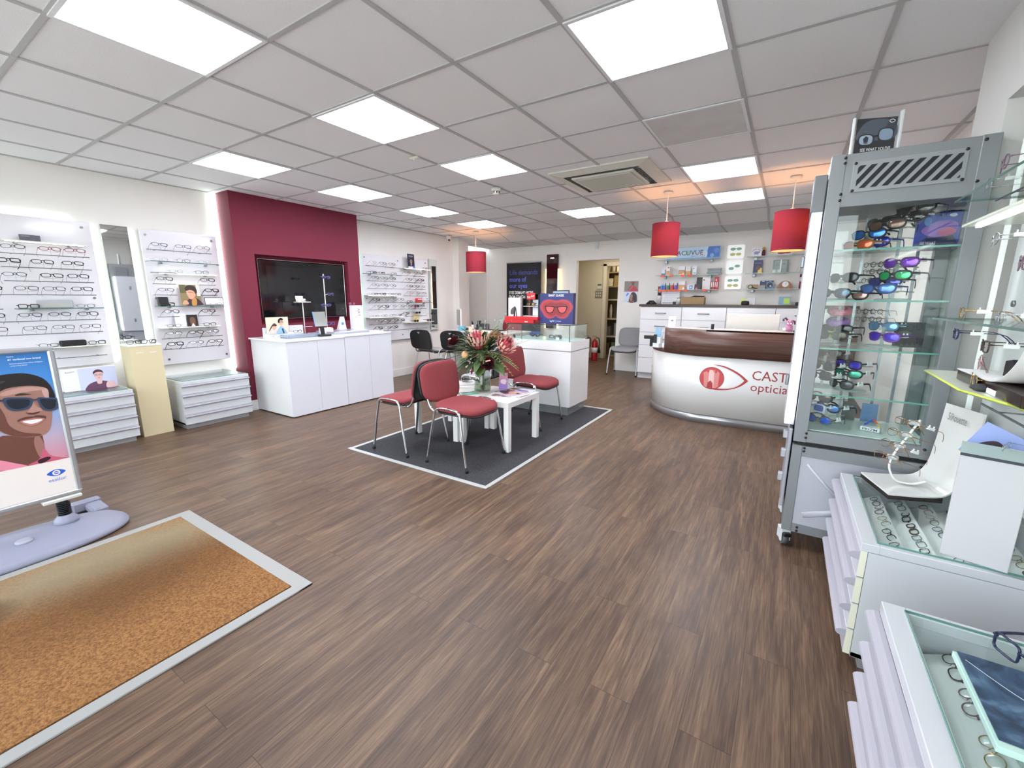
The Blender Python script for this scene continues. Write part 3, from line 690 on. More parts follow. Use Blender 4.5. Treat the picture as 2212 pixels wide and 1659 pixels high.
# spectacles standing on those shelves
def sg(label, y, z, k=None, x=-5.50, s=1, **kw):
    w_, kk = PAL[k] if k is not None else ('', {}); kk = dict(kk); kk.update(kw)
    return spectacles(label, (x, y, z+.005), s*PI/2+random.Random(int(y*999)).uniform(-.1, .1), **kk)
sg('thick black spectacles on the glass shelf before the grey sign', .91, zz(1.237), 9)
sg('dark wire spectacles at the mirror end of the grey sign shelf', 1.27, zz(1.237), 2)
sg('black and silver spectacles beside the black case', 1.30, zz(.891), 3)
sg('black spectacles on the pale shelf above the banner', .98, zz(.891), 0)
for q, y in enumerate((1.90, 2.10, 2.30)): sg('%s fine wire spectacles from the mirror on the upper glass shelf' % ORD[q], y, zz(1.706), (5, 2, 5)[q], group='wire spectacles on the upper glass shelf')
for q, y in enumerate((2.02, 2.26)): sg('%s silver spectacles from the mirror on the lit shelf' % ORD[q], y, zz(1.592), (5, 11)[q])
sg('clear spectacles in front of the white framed card', 2.36, zz(1.245), 5)
sg('black spectacles in front of the small black case on glass', 1.90, zz(1.245), 9)
sg('thin spectacles on the pale shelf on the mirror side of the dark poster', 1.93, zz(1.018), 2); sg('black spectacles on the pale shelf on the chimney side of the dark poster', 2.27, zz(1.018), 3)
for q, y in enumerate((4.62, 4.79, 5.04)): sg('%s spectacles from the chimney on the upper glass shelf of the long board' % ('thick black', 'large round dark', 'red')[q], y, zz(1.715), (9, 7, 10)[q])
for q, y in enumerate((4.62, 4.79, 4.96, 5.10)): sg('dark spectacles, %s from the chimney on the white middle shelf' % ORD[q], y, zz(1.38), (3, 9, 6, 3)[q], group='spectacles on the white middle shelf')
for q, y in enumerate((4.62, 4.79, 4.96, 5.10)): sg('fine spectacles, %s from the chimney on the white lower shelf' % ORD[q], y, zz(1.035), (2, 0, 1, 6)[q], group='spectacles on the white lower shelf')
sg('red spectacles at the end of the shelf beside the dark blue poster', 5.78, zz(1.842), 10)
sg('white round spectacles hanging under the dark blue poster', 5.63, zz(1.717)+.06, None, col='e8e8ec', shape='round', w=.045, h=.042, r=.003, thick=True)
sg('black spectacles on the glass shelf at the mirror end', 5.80, zz(1.262), 0); sg('dark spectacles on the glass shelf near the red case', 5.36, zz(1.262), 3)
sg('pink spectacles beside the red case', 5.66, zz(1.262), None, col='d05a7a', r=.0016)
LB = '241a18'
for q, (y, z, lb, cl) in enumerate(((5.50, .918, 'brown', '3a2a1c'), (5.82, .918, 'red brown', '7a2a22'))):
    sg('%s tinted sunglasses on the lowest white shelf' % lb, y, zz(z), None, col='2a1c18', r=.002, thick=True, lens=cl, shape='round', w=.046, h=.04, name='sunglasses', cat='sunglasses')
sg('dark sunglasses resting on the yellow card', 5.55, zz(1.065), None, col='202226', r=.002, lens='2b2e36', shape='soft', name='sunglasses', cat='sunglasses')
sg('dark sunglasses hooked on the end of the short lower rod', 5.85, zz(1.04), None, col='202226', r=.002, lens='2b2e36', shape='soft', name='sunglasses', cat='sunglasses', x=-5.42)
sg('magenta round sunglasses under the red case', 5.52, zz(1.175), None, col='6a1a50', r=.002, lens='8a2a6a', shape='round', w=.044, h=.04, name='sunglasses', cat='sunglasses')
RZL = PI/2    # face +X
# posters and cases on the boards
p = Pic(.19, .22, 'c9a06b'); p.rect(-.095, 0, .095, .22, '8a7a52'); p.rect(-.095, .13, -.04, .22, '5d5a3a'); p.rect(.06, .1, .095, .22, 'd8d6cf')
p.blob([(-.06, 0), (-.03, .06), (.02, .085), (.06, .07), (.095, .03), (.095, 0)], '3a2630'); p.blob([(.0, .0), (.005, .06), (.03, .085), (.05, .06), (.04, 0)], 'c08a4c')
p.blob([(-.035, .155), (-.03, .10), (-.01, .065), (.02, .075), (.045, .11), (.05, .16), (.01, .18)], 'd9a184'); p.blob([(-.045, .16), (-.04, .195), (.0, .215), (.05, .2), (.065, .15), (.05, .12), (.035, .15), (.0, .165), (-.03, .155)], '2c1d18')
p.line([(-.04, .135), (-.01, .14), (.03, .135)], .004, '2a2024'); p.ell(-.025, .13, .013, .009, 'c9b0a0'); p.blob([(-.09, .01), (-.07, .05), (-.04, .045), (-.035, .01)], 'd4a080')
p.solo('portrait_poster', 'portrait poster of a dark haired man holding glasses, brown coat', 'poster', (-5.535, 2.135, zz(1.25)+.004), RZL, rot=(-.08, 0, RZL))
p = Pic(.10, .125, '2a1a16'); p.blob([(-.02, .02), (-.025, .08), (.0, .115), (.025, .08), (.02, .02)], '6b4a3c'); p.blob([(-.03, .09), (0, .12), (.03, .09), (0, .1)], '14100f'); p.poly([(-.02, 0), (.0, .035), (.02, 0)], 'd9d3cf')
p.solo('portrait_poster', 'small dark portrait poster on the pale lower shelf', 'poster', (-5.54, 2.12, zz(1.02)+.004), rot=(-.1, 0, RZL))
p = Pic(.10, .14, 'eceaf0'); p.text('Tom', -.03, .07, .014, 'a09ca8')
p.solo('card_stand', 'plain white card standing beside the small dark portrait poster', 'card', (-5.545, 2.01, zz(1.02)+.004), rot=(-.1, 0, RZL))
p = Pic(.19, .085, '23242a'); p.rect(-.09, .005, .09, .08, 'f2f2f4'); p.text('GIORGIO', .045, .062, .010, '33343a', width=.035); p.text('ARMANI', .045, .050, .010, '33343a', width=.035)
p.solo('framed_card', 'white card in a black frame with small lettering on glass shelf', 'card', (-5.52, 2.35, zz(1.25)+.004), rot=(-.08, 0, RZL))
solo('black_case', MB().box(-.02, .02, -.045, .045, 0, .09, bev=.004).box(-.01, .06, -.045, .045, 0, .016, bev=.004), BLACK, 'small open black case at the mirror end of the glass shelf', 'case', (-5.535, 1.875, zz(1.25)), rot=(0, -.1, 0))
mb = MB().box(-.03, .0, -.115, .115, 0, .07, bev=.008)
t = solo('display_block', mb, mat('aeb4b6', .35), 'grey block sign with gold lettering on the board by the banner', 'sign', (-5.52, 1.08, zz(1.237)+.004))
pp = MB(); vs, fs = glyphs('TOM FORD'); x0 = min(v[0] for v in vs); x1 = max(v[0] for v in vs); k = .13/(x1-x0)
pp.add([(.0005, (a-(x0+x1)/2)*k, .025+b*.022) for a, b in vs], fs); obj('lettering', pp, mat('c9bb8a', .4), t)
solo('glasses_case', MB().box(-.035, .035, -.085, .085, 0, .05, bev=.008), BLACKM, 'long black glasses case on the shelf above the banner', 'case', (-5.50, 1.135, zz(.891)+.004))
p = Pic(.125, .05, '5a5a66'); p.text('LINDBERG', -.05, .035, .009, 'd8d8e0', width=.05); p.text('eyewear', .01, .01, .006, 'a8a8b4')
p.solo('small_sign', 'small dark grey sign at the top of the board by the banner', 'sign', (-5.56, 1.01, zz(1.812)+.004), RZL)
# dark blue poster on the long board
p = Pic(.155, .235, '1c2540'); p.text('THE EYE TEST', -.05, .2, .012, 'ffffff', width=.10, bold=True); p.text('THAT LASTS', -.05, .185, .012, 'ffffff', width=.09, bold=True)
p.person(.0, .12, .038, 'a8887c', '4a3c3c', '222c48', specs='1a1a22'); p.rect(-.0775, 0, .0775, .03, 'd8dcec'); p.rect(.03, .002, .07, .028, '3d7ad0')
p.solo('portrait_poster', 'dark blue poster of a person in glasses on the long board', 'poster', (-5.50, 5.43, zz(1.842)+.004), rot=(-.05, 0, RZL))
t = thing('red_case', 'red glasses case with white print on the long board', 'case', (-5.48, 5.55, zz(1.262)+.004))
obj('case_lid', MB().box(-.03, .03, -.07, .07, .035, .075, bev=.012), mat('d8383a', .4), t); obj('case_base', MB().box(-.03, .03, -.065, .065, 0, .034, bev=.008), mat('b03a30', .4), t); obj('label_strip', MB().box(.030, .031, -.045, .045, .048, .06), mat('f4e8e8', .4), t)
p = Pic(.135, .14, 'e0cf9a'); p.ell(-.03, .10, .025, .025, 'f0dc9c'); p.ell(.03, .04, .022, .022, 'e9d9b8'); p.text('Retro', -.03, .06, .022, 'c8503c', width=.05, bold=True); p.ell(.035, .11, .018, .016, 'd8d4b0'); p.ell(-.04, .03, .02, .018, 'd4b880')
p.solo('yellow_card', 'pale yellow patterned card on the lowest white shelf of the long board', 'card', (-5.535, 5.53, zz(.918)+.004), RZL)

# ---------------------------------------------------------------- glazed drawer units
DRW = mat('cfd2d6', .22, coat=.3); CREAM = mat('e9e8d2', .35)
def drawer_unit(label, loc, rz, W=.65, D=.57, lip=.018, cream=False, inside=None, group='white drawer units with glass tops', rows=5):
    """local: front faces -Y, front plane y=0, body runs to y=D"""
    t = thing('drawer_unit', label, 'drawer unit', loc, rz, group)
    H = .50; h = W/2
    mb = MB().box(-h, -h+.018, .0, D, .05, H-.031, bev=.001).box(h-.018, h, .0, D, .05, H-.031, bev=.001).box(-h, h, D-.018, D, .05, H-.031).box(-h, h, 0, D, .05, .068).box(-h+.018, h-.018, .0, D-.018, .372, .385)
    obj('carcass', mb, DRW, t)
    obj('plinth', MB().box(-h+.02, h-.02, .03, D-.02, 0, .05), mat('b9bcc0', .35, metal=.5), t)
    # top frame round the glass
    mb = MB().box(-h, h, -.022, .03, H-.03, H, bev=.002).box(-h, h, D-.04, D, H-.03, H, bev=.002).box(-h, -h+.03, .03, D-.04, H-.03, H, bev=.002).box(h-.03, h, .03, D-.04, H-.03, H, bev=.002)
    obj('top_frame', mb, DRW, t)
    obj('glass_top', MB().box(-h+.024, h-.024, .024, D-.034, H-.001, H+.006), CLEAR, t)
    obj('glass_edge', MB().box(-h+.023, h-.023, .0225, .024, H-.001, H+.006).box(-h+.0225, -h+.024, .024, D-.034, H-.001, H+.006).box(h-.024, h-.0225, .024, D-.034, H-.001, H+.006), mat('5f8f84', .15), t)
    for q in range(4):
        z0 = .055+.105*q; z1 = z0+.102
        dr = obj('drawer', MB().box(-h, h, -.022, -.001, z0, z1, bev=.0015), [DRW], t)
        n = 8; prof = [(-.022, z1-lip*1.2)]
        for k in range(n+1):
            a = PI*k/n; prof.append((-.022-lip*math.sin(a)*1.2, z1-.006-lip*.6+(-lip*.6)*math.cos(a)*1.0))
        prof.append((-.022, z1-.004))
        mb = MB(); mb.prism([(a, b) for a, b in prof], -h, h, ax='x', smooth=False)
        obj('drawer_handle', mb, mat('aeacb6', .45), dr)  # white handle lips greyed to lavender; their shading is put into the colour
        if cream: [obj('edge_band', MB().box(min(g, g+e), max(g, g+e), -.021, -.002, z0+.002, z1-.002), CREAM, dr) for g, e in ((-h, -.0012), (h, .0012))]
    # ridged tray
    mb = MB()
    for q in range(rows):
        y = .05+q*(D-.11)/rows; w = (D-.11)/rows
        mb.add([(-h+.03, y, .386), (h-.03, y, .386), (h-.03, y+w*.9, .432), (-h+.03, y+w*.9, .432), (h-.03, y+w, .388), (-h+.03, y+w, .388)], [(0, 1, 2, 3), (3, 2, 4, 5)])
    obj('frame_tray', mb, mat('eef3f1', .5), t)
    return t
def fill_unit(loc, rz, W, D, rows, cols, where, jit=.015, skip=()):
    h = W/2; ca, sa = math.cos(rz), math.sin(rz)
    n = 0
    for q in range(rows):
        w = (D-.11)/rows; y = .05+q*w+w*.5
        for c in range(cols):
            if (q, c) in skip: continue
            x = -h+.03+(c+.5)*(W-.06)/cols; rr = random.Random(q*17+c*5+int(abs(loc[1])*100)); x += rr.uniform(-jit, jit)
            z = .386+.046*(.5/.9)+.006
            X = loc[0]+x*ca-y*sa; Y = loc[1]+x*sa+y*ca
            wds, kw = PAL[(q*5+c*3+n) % 12]; n += 1
            spectacles('%s spectacles, %s row, %s place, glass top of %s' % (wds, ORD[q], ORD[c], where), (X, Y, loc[2]+z+.0), rz+rr.uniform(-.15, .15), rx=-1.12, sc=.8, group='spectacles in the glazed drawer tops', **kw)
drawer_unit('white four drawer unit behind the pull-up banner, poster block on top', (-5.072, 1.05, 0), RZL)
drawer_unit('white four drawer unit between beige stand and red chimney', (-5.082, 2.078, 0), RZL)
fill_unit((-5.072, 1.05, 0), RZL, .65, .57, 4, 4, 'the unit behind the banner'); fill_unit((-5.082, 2.078, 0), RZL, .65, .57, 4, 4, 'the unit beside the chimney')
# beige stand
BG = mat('d8cba6', .6)
t = thing('display_stand', 'tall beige display stand with white top under the wall mirror', 'display stand', (-5.28, 1.554, 0))
obj('body', MB().box(-.12, .12, -.122, .122, 0, .88), BG, t); obj('top_panel', MB().box(-.124, .124, -.126, .126, .88, .897, bev=.002), WHITE, t)
for s_, u, w_, v, a in (('varilux', -.05, .058, .815, 0), ('Rozent', .055, .05, .812, .18)):
    q = MB(); vs, fs = glyphs(s_); x0 = min(v_[0] for v_ in vs); x1 = max(v_[0] for v_ in vs); k = w_/(x1-x0)
    q.add([(.121, u+(aa-(x0+x1)/2)*k, v+bb*.024+(aa-(x0+x1)/2)*k*a) for aa, bb in vs], fs); obj('lettering', q, mat('f4f2e8', .5), t)
spectacles('black spectacles on the mirror end of the beige stand', (-5.24, 1.50, .901), RZL+.2, **PAL[3][1]); spectacles('large black spectacles at the chimney end of the beige stand', (-5.22, 1.60, .901), RZL-.1, **PAL[9][1])
# poster block on drawer unit
p = Pic(.36, .20, 'eceaf4', t=.05); p.rect(-.08, .0, .18, .195, 'cfd4f2'); p.person(.055, .125, .044, 'e6c2c4', '5a3c3c', '6a4660', specs='5a4050'); p.blob([(.10, .0), (.105, .05), (.14, .055), (.165, .03), (.17, 0)], 'e2bcc2'); p.text('Rozent', -.16, .165, .02, '8a8a94', width=.06, ang=.1)
p.solo('poster_block', 'white poster block with a man in glasses beside the beige stand', 'poster', (-5.38, 1.17, .507), RZL)
solo('acrylic_block', MB().box(-.05, .05, -.07, .07, 0, .13, bev=.003), mat('f0f6f4', .2), 'plain white block on the drawer unit behind the banner', 'block', (-5.42, .92, .507))

# ---------------------------------------------------------------- pull-up banner by the entrance
SKIN, SKD, SKS = '9c7266', '6b453c', '87604f'
t = thing('poster_stand', 'grey framed poster stand showing a man in blue sunglasses', 'poster stand', (-3.39, .2925, 0))
PL = mat('8a8c9e', .5, bump=.3, bscale=260)
mb = MB(); ol = se(48, .235, .50, 2.6)
for s_, z in ((1., 0), (1.02, .012), (1.0, .03), (.93, .05), (.75, .062), (.4, .07)): pass
rings = [[(x*s_, y*s_, z) for x, y in ol] for s_, z in ((.96, 0), (1., .010), (1., .022), (.94, .042), (.78, .056), (.4, .066), (.05, .068))]
vs = [p_ for R_ in rings for p_ in R_]; n = 48
fs = [(k*n+q, k*n+(q+1) % n, (k+1)*n+(q+1) % n, (k+1)*n+q) for k in range(6) for q in range(n)]+[tuple(range(n))[::-1], tuple(range(6*n, 7*n))]
mb.add([(x+.07, y-.02, z) for x, y, z in vs], fs, 0, True); obj('base', mb, PL, t)
obj('base_handle', MB().box(-.27, -.08, .36, .44, .004, .055, bev=.012).box(-.27, -.22, .30, .44, .004, .075, bev=.012), PL, t)
obj('fill_cap', MB().lathe([(.035, .064), (.034, .076), (.02, .08), (0, .081)], 20, c=(.12, .05, 0)), mat('9c9daa', .5), t)
for yy in (.235, -.235):
    obj('spring_collar', MB().lathe([(.055, .055), (.05, .085), (.036, .10), (.034, .11)], 24, c=(.0, yy, 0)), PL, t)
    pts = [(.026*math.cos(a), yy+.026*math.sin(a), .10+.085*a/(2*PI*8)) for a in [2*PI*k/12 for k in range(12*8+1)]]
    obj('spring', MB().tube(pts, .0045, 6), mat('1c1c22', .3, metal=.6), t); obj('spring_core', MB().cyl((0, yy, .1), (0, yy, .205), .02, 14), mat('26262c', .5), t)
    obj('frame_clamp', MB().box(-.03, .03, yy-.08, yy+.08, .196, .216, bev=.004), mat('c8c8c0', .2), t)
AL = mat('b0b2b6', .35, metal=.6)
def rrect(mb, y0, y1, z0, z1, w, x0, x1):
    mb.box(x0, x1, y0, y1, z1-w, z1, bev=.008).box(x0, x1, y0, y1, z0, z0+w, bev=.008).box(x0, x1, y0, y0+w, z0+w*.6, z1-w*.6, bev=.008).box(x0, x1, y1-w, y1, z0+w*.6, z1-w*.6, bev=.008); return mb
obj('poster_frame', rrect(MB(), -.325, .325, .215, 1.072, .028, -.012, .014), AL, t); obj('back_panel', MB().box(-.012, 0, -.31, .31, .23, 1.06), mat('c8c9cc', .5), t)
# poster, drawn in the plane: u = world y offset (u = y-.2925), v = z
PW, PH, V0 = .60, .80, .243
p = Pic(PW, PH, '4f8fd0', t=.002, rough=.22)
sky = bpy.data.materials.new('poster_sky'); sky.use_nodes = True; nt = sky.node_tree; b_ = nt.nodes['Principled BSDF']; b_.inputs['Roughness'].default_value = .22
tc_ = nt.nodes.new('ShaderNodeTexCoord'); sx_ = nt.nodes.new('ShaderNodeSeparateXYZ'); cr_ = nt.nodes.new('ShaderNodeValToRGB')
nt.links.new(tc_.outputs['Object'], sx_.inputs[0]); nt.links.new(sx_.outputs[2], cr_.inputs[0]); nt.links.new(cr_.outputs[0], b_.inputs['Base Color'])
e_ = cr_.color_ramp.elements; e_[0].position = .22; e_[0].color = (*lin('c98f9e'), 1); e_[1].position = .8; e_[1].color = (*lin('2f6dae'), 1)
q_ = e_.new(.34); q_.color = (*lin('b4a5ba'), 1); q_ = e_.new(.5); q_.color = (*lin('7fa6d6'), 1); q_ = e_.new(.64); q_.color = (*lin('4a8bd0'), 1)
p.rect(-PW/2, .17, PW/2, PH, sky)
def U(y, z): return (y-.2925, z-V0)
def UP(L): return [U(a, b) for a, b in L]
p.blob(UP([(.30, .42), (.33, .50), (.355, .62), (.44, .60), (.50, .60), (.507, .56), (.505, .50), (.51, .43)]), SKD)               # neck
p.blob(UP([(.485, .60), (.503, .56), (.505, .50), (.51, .45), (.48, .47), (.47, .55)]), '9a6f66')
p.blob(UP([(.25, .43), (.28, .48), (.33, .50), (.40, .455), (.43, .437), (.42, .40), (.30, .38)]), 'c2607a')
p.blob(UP([(.43, .437), (.475, .46), (.50, .515), (.52, .47), (.56, .445), (.592, .43), (.592, .38), (.45, .38)]), 'c45f78')
p.blob(UP([(.33, .50), (.39, .465), (.43, .437), (.425, .42), (.37, .43), (.31, .46)]), 'e08aa0', 4)
p.blob(UP([(.47, .455), (.505, .465), (.52, .455), (.50, .44), (.475, .435)]), '3a2030', 3)
p.blob(UP([(.33, .80), (.345, .70), (.37, .64), (.43, .60), (.50, .588), (.535, .61), (.553, .66), (.564, .74), (.572, .82), (.566, .87), (.50, .885), (.42, .88), (.35, .86)]), SKIN, 6)
p.blob(UP([(.34, .78), (.35, .70), (.37, .645), (.42, .605), (.49, .59), (.50, .60), (.44, .625), (.40, .67), (.39, .74), (.37, .80)]), SKD, 6)   # shaded cheek
p.blob(UP([(.54, .84), (.558, .86), (.566, .80), (.566, .76), (.548, .79)]), 'c09a94', 4)
p.blob(UP([(.40, .85), (.47, .865), (.54, .855), (.55, .84), (.47, .838), (.40, .83)]), 'b48c82', 4)
p.blob(UP([(.31, .82), (.325, .90), (.38, .935), (.45, .942), (.50, .935), (.55, .905), (.575, .86), (.585, .80), (.575, .76), (.562, .79), (.562, .84), (.52, .865), (.46, .872), (.41, .865), (.375, .835), (.36, .78), (.335, .76)]), '221c1c', 6)
p.blob(UP([(.35, .84), (.37, .88), (.42, .905), (.38, .91), (.34, .88)]), '3a3130', 4)
p.blob(UP([(.46, .835), (.49, .827), (.50, .822), (.47, .822), (.44, .826)]), '3a2a28', 3)
p.blob(UP([(.497, .80), (.506, .76), (.525, .735), (.52, .722), (.485, .72), (.468, .727), (.48, .74), (.49, .77)]), 'ad8378', 5); p.blob(UP([(.465, .729), (.49, .722), (.52, .724), (.50, .713), (.478, .715)]), '54352f', 3)
p.blob(UP([(.43, .695), (.46, .705), (.49, .702), (.50, .705), (.532, .695), (.53, .68), (.50, .695), (.46, .692), (.435, .685)]), '5c3e36', 4)
p.blob(UP([(.438, .686), (.47, .692), (.50, .690), (.527, .682), (.515, .664), (.48, .652), (.455, .664)]), 'b47a76', 5); p.blob(UP([(.447, .682), (.48, .684), (.518, .679), (.505, .668), (.475, .664)]), 'f2ece8', 4)
for L_, c_ in ((([(.398, .818), (.45, .815), (.498, .800), (.492, .762), (.47, .745), (.43, .745), (.405, .765)]), '38465e'), (([(.517, .797), (.55, .795), (.590, .783), (.592, .755), (.58, .722), (.548, .72), (.525, .74)]), '38465e')): p.blob(UP(L_), c_, 5)
p.blob(UP([(.409, .808), (.45, .806), (.487, .794), (.481, .765), (.462, .754), (.435, .755), (.413, .772)]), '1e2430', 5)
p.blob(UP([(.526, .789), (.55, .787), (.582, .777), (.582, .757), (.573, .732), (.55, .73), (.533, .746)]), '22252f', 5)
p.line(UP([(.495, .795), (.508, .79), (.52, .793)]), .008, '38465e'); p.line(UP([(.36, .812), (.40, .808)]), .010, '2c3850')
p.rect(-PW/2, 0, PW/2, .192, 'e6dfda')
# wavy white footer edge slopes up to the frame edge
p.poly([(-PW/2, .19), (PW/2, .185), (PW/2, .19), (-PW/2, .205)], 'e6dfda')
ex, ey = U(.527, .365)
p.poly([(ex+a, ey+b) for a, b in spl([(-.038, 0), (-.02, .014), (0, .019), (.02, .014), (.037, 0), (.02, -.014), (0, -.019), (-.02, -.014)], 4)], '2c62c4'); p.ell(ex, ey, .016, .015, 'e6dfda'); p.ell(ex, ey, .0095, .0085, '2c62c4'); p.rect(ex-.008, ey-.0015, ex+.012, ey+.002, 'e6dfda')
p.text('essilor', ex, ey-.047, .028, '5b86cc', 'c', width=.072)
p.text('XR series\u2122', -.06, .07, .018, '6b6b74', width=.075)
for w_, u, v, s_, ww in (('Varilux', .148, .785, .009, .025), ('#1 varifocal lens brand', .150, .768, .013, .118), ('Behaviour-powered by artificial intelligence', .153, .748, .009, .118), ('seeing at every distance', .155, .737, .009, .06)):
    p.text(w_, u, v, s_, 'dbe8fa', width=ww, bold=s_ > .01)
p.make('poster', t, (.0, 0, V0), (0, 0, RZL))

# ---------------------------------------------------------------- TV in the recess
t = thing('television', 'large black television with silver rim in the red chimney recess', 'television', (-5.40, 3.40, 1.085))
obj('bezel', MB().box(-.03, .01, -.59, .59, 0, .708, bev=.01), mat('0b0b0d', .08, coat=1.), t); obj('rim', MB().box(-.032, .014, -.596, -.590, -.004, .712, bev=.002).box(-.032, .014, .590, .596, -.004, .712, bev=.002).box(-.032, .014, -.59, .59, .708, .714, bev=.002).box(-.032, .014, -.59, .59, -.006, 0, bev=.002), mat('c9c6c6', .2, metal=1.), t)
obj('screen', MB().box(.0102, .0115, -.50, .50, .075, .635), mat('17171a', .10, spec=.8), t)
obj('status_light', MB().box(.0102, .012, .54, .545, .1, .105), mat('d0d0d8', .3), t)
# cupboards below it
def cupboard(label, y0, y1, ztop, doors, loc_x=-5.33):
    t = thing('cupboard', label, 'cupboard', (loc_x, (y0+y1)/2, 0), 0, 'white cupboards below the television')
    W = y1-y0
    obj('carcass', MB().box(0, .735, -W/2, W/2, .012, ztop-.018, bev=.001), WHITE, t)
    obj('worktop', MB().box(-.006, .762, -W/2-.02 if y0 < 3 else -W/2, W/2, ztop-.018, ztop, bev=.002), mat('eceef4', .15), t)
    a = -W/2
    for k in range(doors):
        w_ = W/doors; obj('door', MB().box(.736, .755, a+k*w_+.0015, a+(k+1)*w_-.0015, .012, ztop-.021, bev=.001), mat('dddfe8', .3), t)
    return t
cupboard('white two door cupboard below the television, nearer the drawer unit', 2.60, 3.33, .875, 2)
cupboard('white two door cupboard below the television, under the silver tray', 3.334, 4.08, .885, 2)
ZT = .876
p = Pic(.26, .19, 'd9cdb6', t=.012); p.blob([(-.12, 0), (-.09, .04), (-.05, .06), (-.01, .045), (0, 0)], 'cfc4be'); p.ell(-.045, .075, .024, .032, 'c9a38e'); p.blob([(-.11, .03), (-.075, .09), (-.04, .12), (-.012, .10), (-.02, .085), (-.06, .085), (-.085, .05)], '4a3430')
p.blob([(-.02, 0), (.0, .05), (.04, .085), (.07, .06), (.10, 0)], '8fb4d8'); p.poly([(.055, 0), (.045, .05), (.06, .06), (.075, 0)], '2c3448'); p.ell(.04, .125, .026, .036, 'd9ab94'); p.blob([(.005, .13), (.015, .165), (.045, .18), (.07, .165), (.06, .15), (.03, .15), (.025, .12)], '201a1e'); p.line([(.03, .135), (.07, .13)], .006, '20202a')
t = p.solo('poster_block', 'poster block of a couple back to back on the cupboard', 'poster', (-5.02, 2.79, ZT+.055), RZL, rot=(0, 0, RZL)); t.location = (-5.05, 2.78, ZT+.05)
solo('card_holder', MB().box(-.05, .03, -.19, .19, 0, .012).box(-.008, .0, -.19, .19, 0, .05).box(-.05, -.045, -.19, -.12, 0, .12, bev=.002).box(.03, .034, -.19, .19, 0, .04), mat('eef0f6', .15), 'clear white holder in front of the couple poster', 'holder', (-5.05, 2.82, ZT))
p = Pic(.19, .13, 'e8e8ea', t=.03)
for k in range(7): p.rect(-.09+.026*k, .05, -.075+.026*k, .125, 'd5d6da')
p.solo('white_display_box', 'ribbed white display box behind the clear tray', 'box', (-5.14, 3.04, ZT), RZL)
spectacles('thin spectacles lying before the couple poster', (-4.96, 2.74, ZT+.003), RZL, **PAL[2][1]); spectacles('black spectacles on the cupboard before the ribbed box', (-5.0, 3.0, ZT+.045), RZL+.2, **PAL[0][1]); spectacles('small wire spectacles on the ribbed white box', (-5.11, 3.03, ZT+.085), RZL, sc=.8, **PAL[5][1])
t = thing('acrylic_tray', 'clear acrylic tray of spectacles on the cupboard', 'tray', (-4.88, 2.96, ZT))
obj('tray_frame', MB().box(-.09, .09, -.2, .2, .0, .004).box(-.09, .09, -.2, .2, .028, .032).box(-.09, -.086, -.2, .2, 0, .04).box(.086, .09, -.2, .2, 0, .04).box(-.09, .09, -.2, -.196, 0, .04).box(-.09, .09, .196, .2, 0, .04), glass('e4eaf0', .6, 0, .18), t)
for q in range(3): spectacles('silver spectacles in the clear tray, %s from the couple poster' % ORD[q], (-4.88, 2.83+.13*q, ZT+.006), RZL, sc=.85, group='spectacles in the clear tray', **PAL[(5, 2, 5)[q]][1])
# pole stand with round platform
t = thing('platform_stand', 'white pole stand with flat platform before the television', 'display stand', (-5.16, 3.19, ZT))
wm = mat('dfdad2', .3)
obj('base', MB().lathe([(.05, 0), (.05, .006), (.01, .01)], 20), wm, t); obj('pole', MB().cyl((0, 0, .01), (0, 0, .405), .006, 10), wm, t); obj('platform', MB().box(-.05, .05, -.085, .085, .405, .415, bev=.002), wm, t); obj('small_arm', MB().box(-.03, .03, .0, .09, .10, .106), wm, t)
solo('white_glasses_case', MB().box(-.03, .03, -.05, .05, 0, .035, bev=.006).box(-.034, -.026, -.05, .05, .03, .07, bev=.003), mat('e8e6e2', .3), 'white glasses case open on the pole stand platform', 'case', (-5.16, 3.17, ZT+.416)); spectacles('spectacles resting on the pole stand platform', (-5.12, 3.2, ZT+.417), RZL, sc=.7, **PAL[1][1])
t = thing('branch_stand', 'tall white pole stand with arms holding four sunglasses', 'display stand', (-5.10, 3.47, ZT))
obj('base', MB().lathe([(.055, 0), (.055, .006), (.01, .01)], 20), wm, t); obj('pole', MB().cyl((0, 0, .01), (0, 0, .765), .006, 10), wm, t); SG4 = [(.71, 0, .0), (.50, .05, .3), (.36, -.03, -.2), (.12, .02, .1)]
for z, dy, a in SG4: obj('arm', MB().cyl((0, 0, z), (.05, dy, z+.01), .003, 6), wm, t)
for q, (z, dy, a) in enumerate(SG4): spectacles('purple tinted sunglasses, %s down the tall pole stand' % ORD[q], (-5.04, 3.47+dy, ZT+z-.005), RZL+a, shape='oval', col='8a86b0', metal=True, r=.0016, lens='3c3670', name='sunglasses', cat='sunglasses', group='sunglasses on the tall pole stand')
t = thing('tablet_on_stand', 'tablet screen on a black stand at the cupboard front', 'tablet', (-4.80, 3.20, ZT))
obj('base', MB().box(-.06, .06, -.075, .075, 0, .022, bev=.004), BLACK, t); obj('neck', MB().add([(-.01, -.02, .02), (.01, -.02, .02), (.01, .02, .02), (-.01, .02, .02), (-.03, -.025, .13), (-.01, -.025, .13), (-.01, .025, .13), (-.03, .025, .13)], [(0, 1, 5, 4), (1, 2, 6, 5), (2, 3, 7, 6), (3, 0, 4, 7), (4, 5, 6, 7)]), BLACK, t)
q = obj('screen_unit', MB().box(-.008, 0, -.085, .085, 0, .19, bev=.003).box(.0, .0008, -.075, .085, .006, .184, 1).box(.0, .0009, -.084, -.074, .006, .184, 2), [BLACK, mat('8b8f8b', .12), mat('5a92d8', .3)], t, (-.005, -.01, .115), (0, -.22, 0))
solo('white_box', MB().box(-.05, .05, -.075, .075, 0, .085, bev=.008), mat('e9e9ee', .3), 'white rounded box behind the tablet stand', 'box', (-5.0, 3.38, ZT))
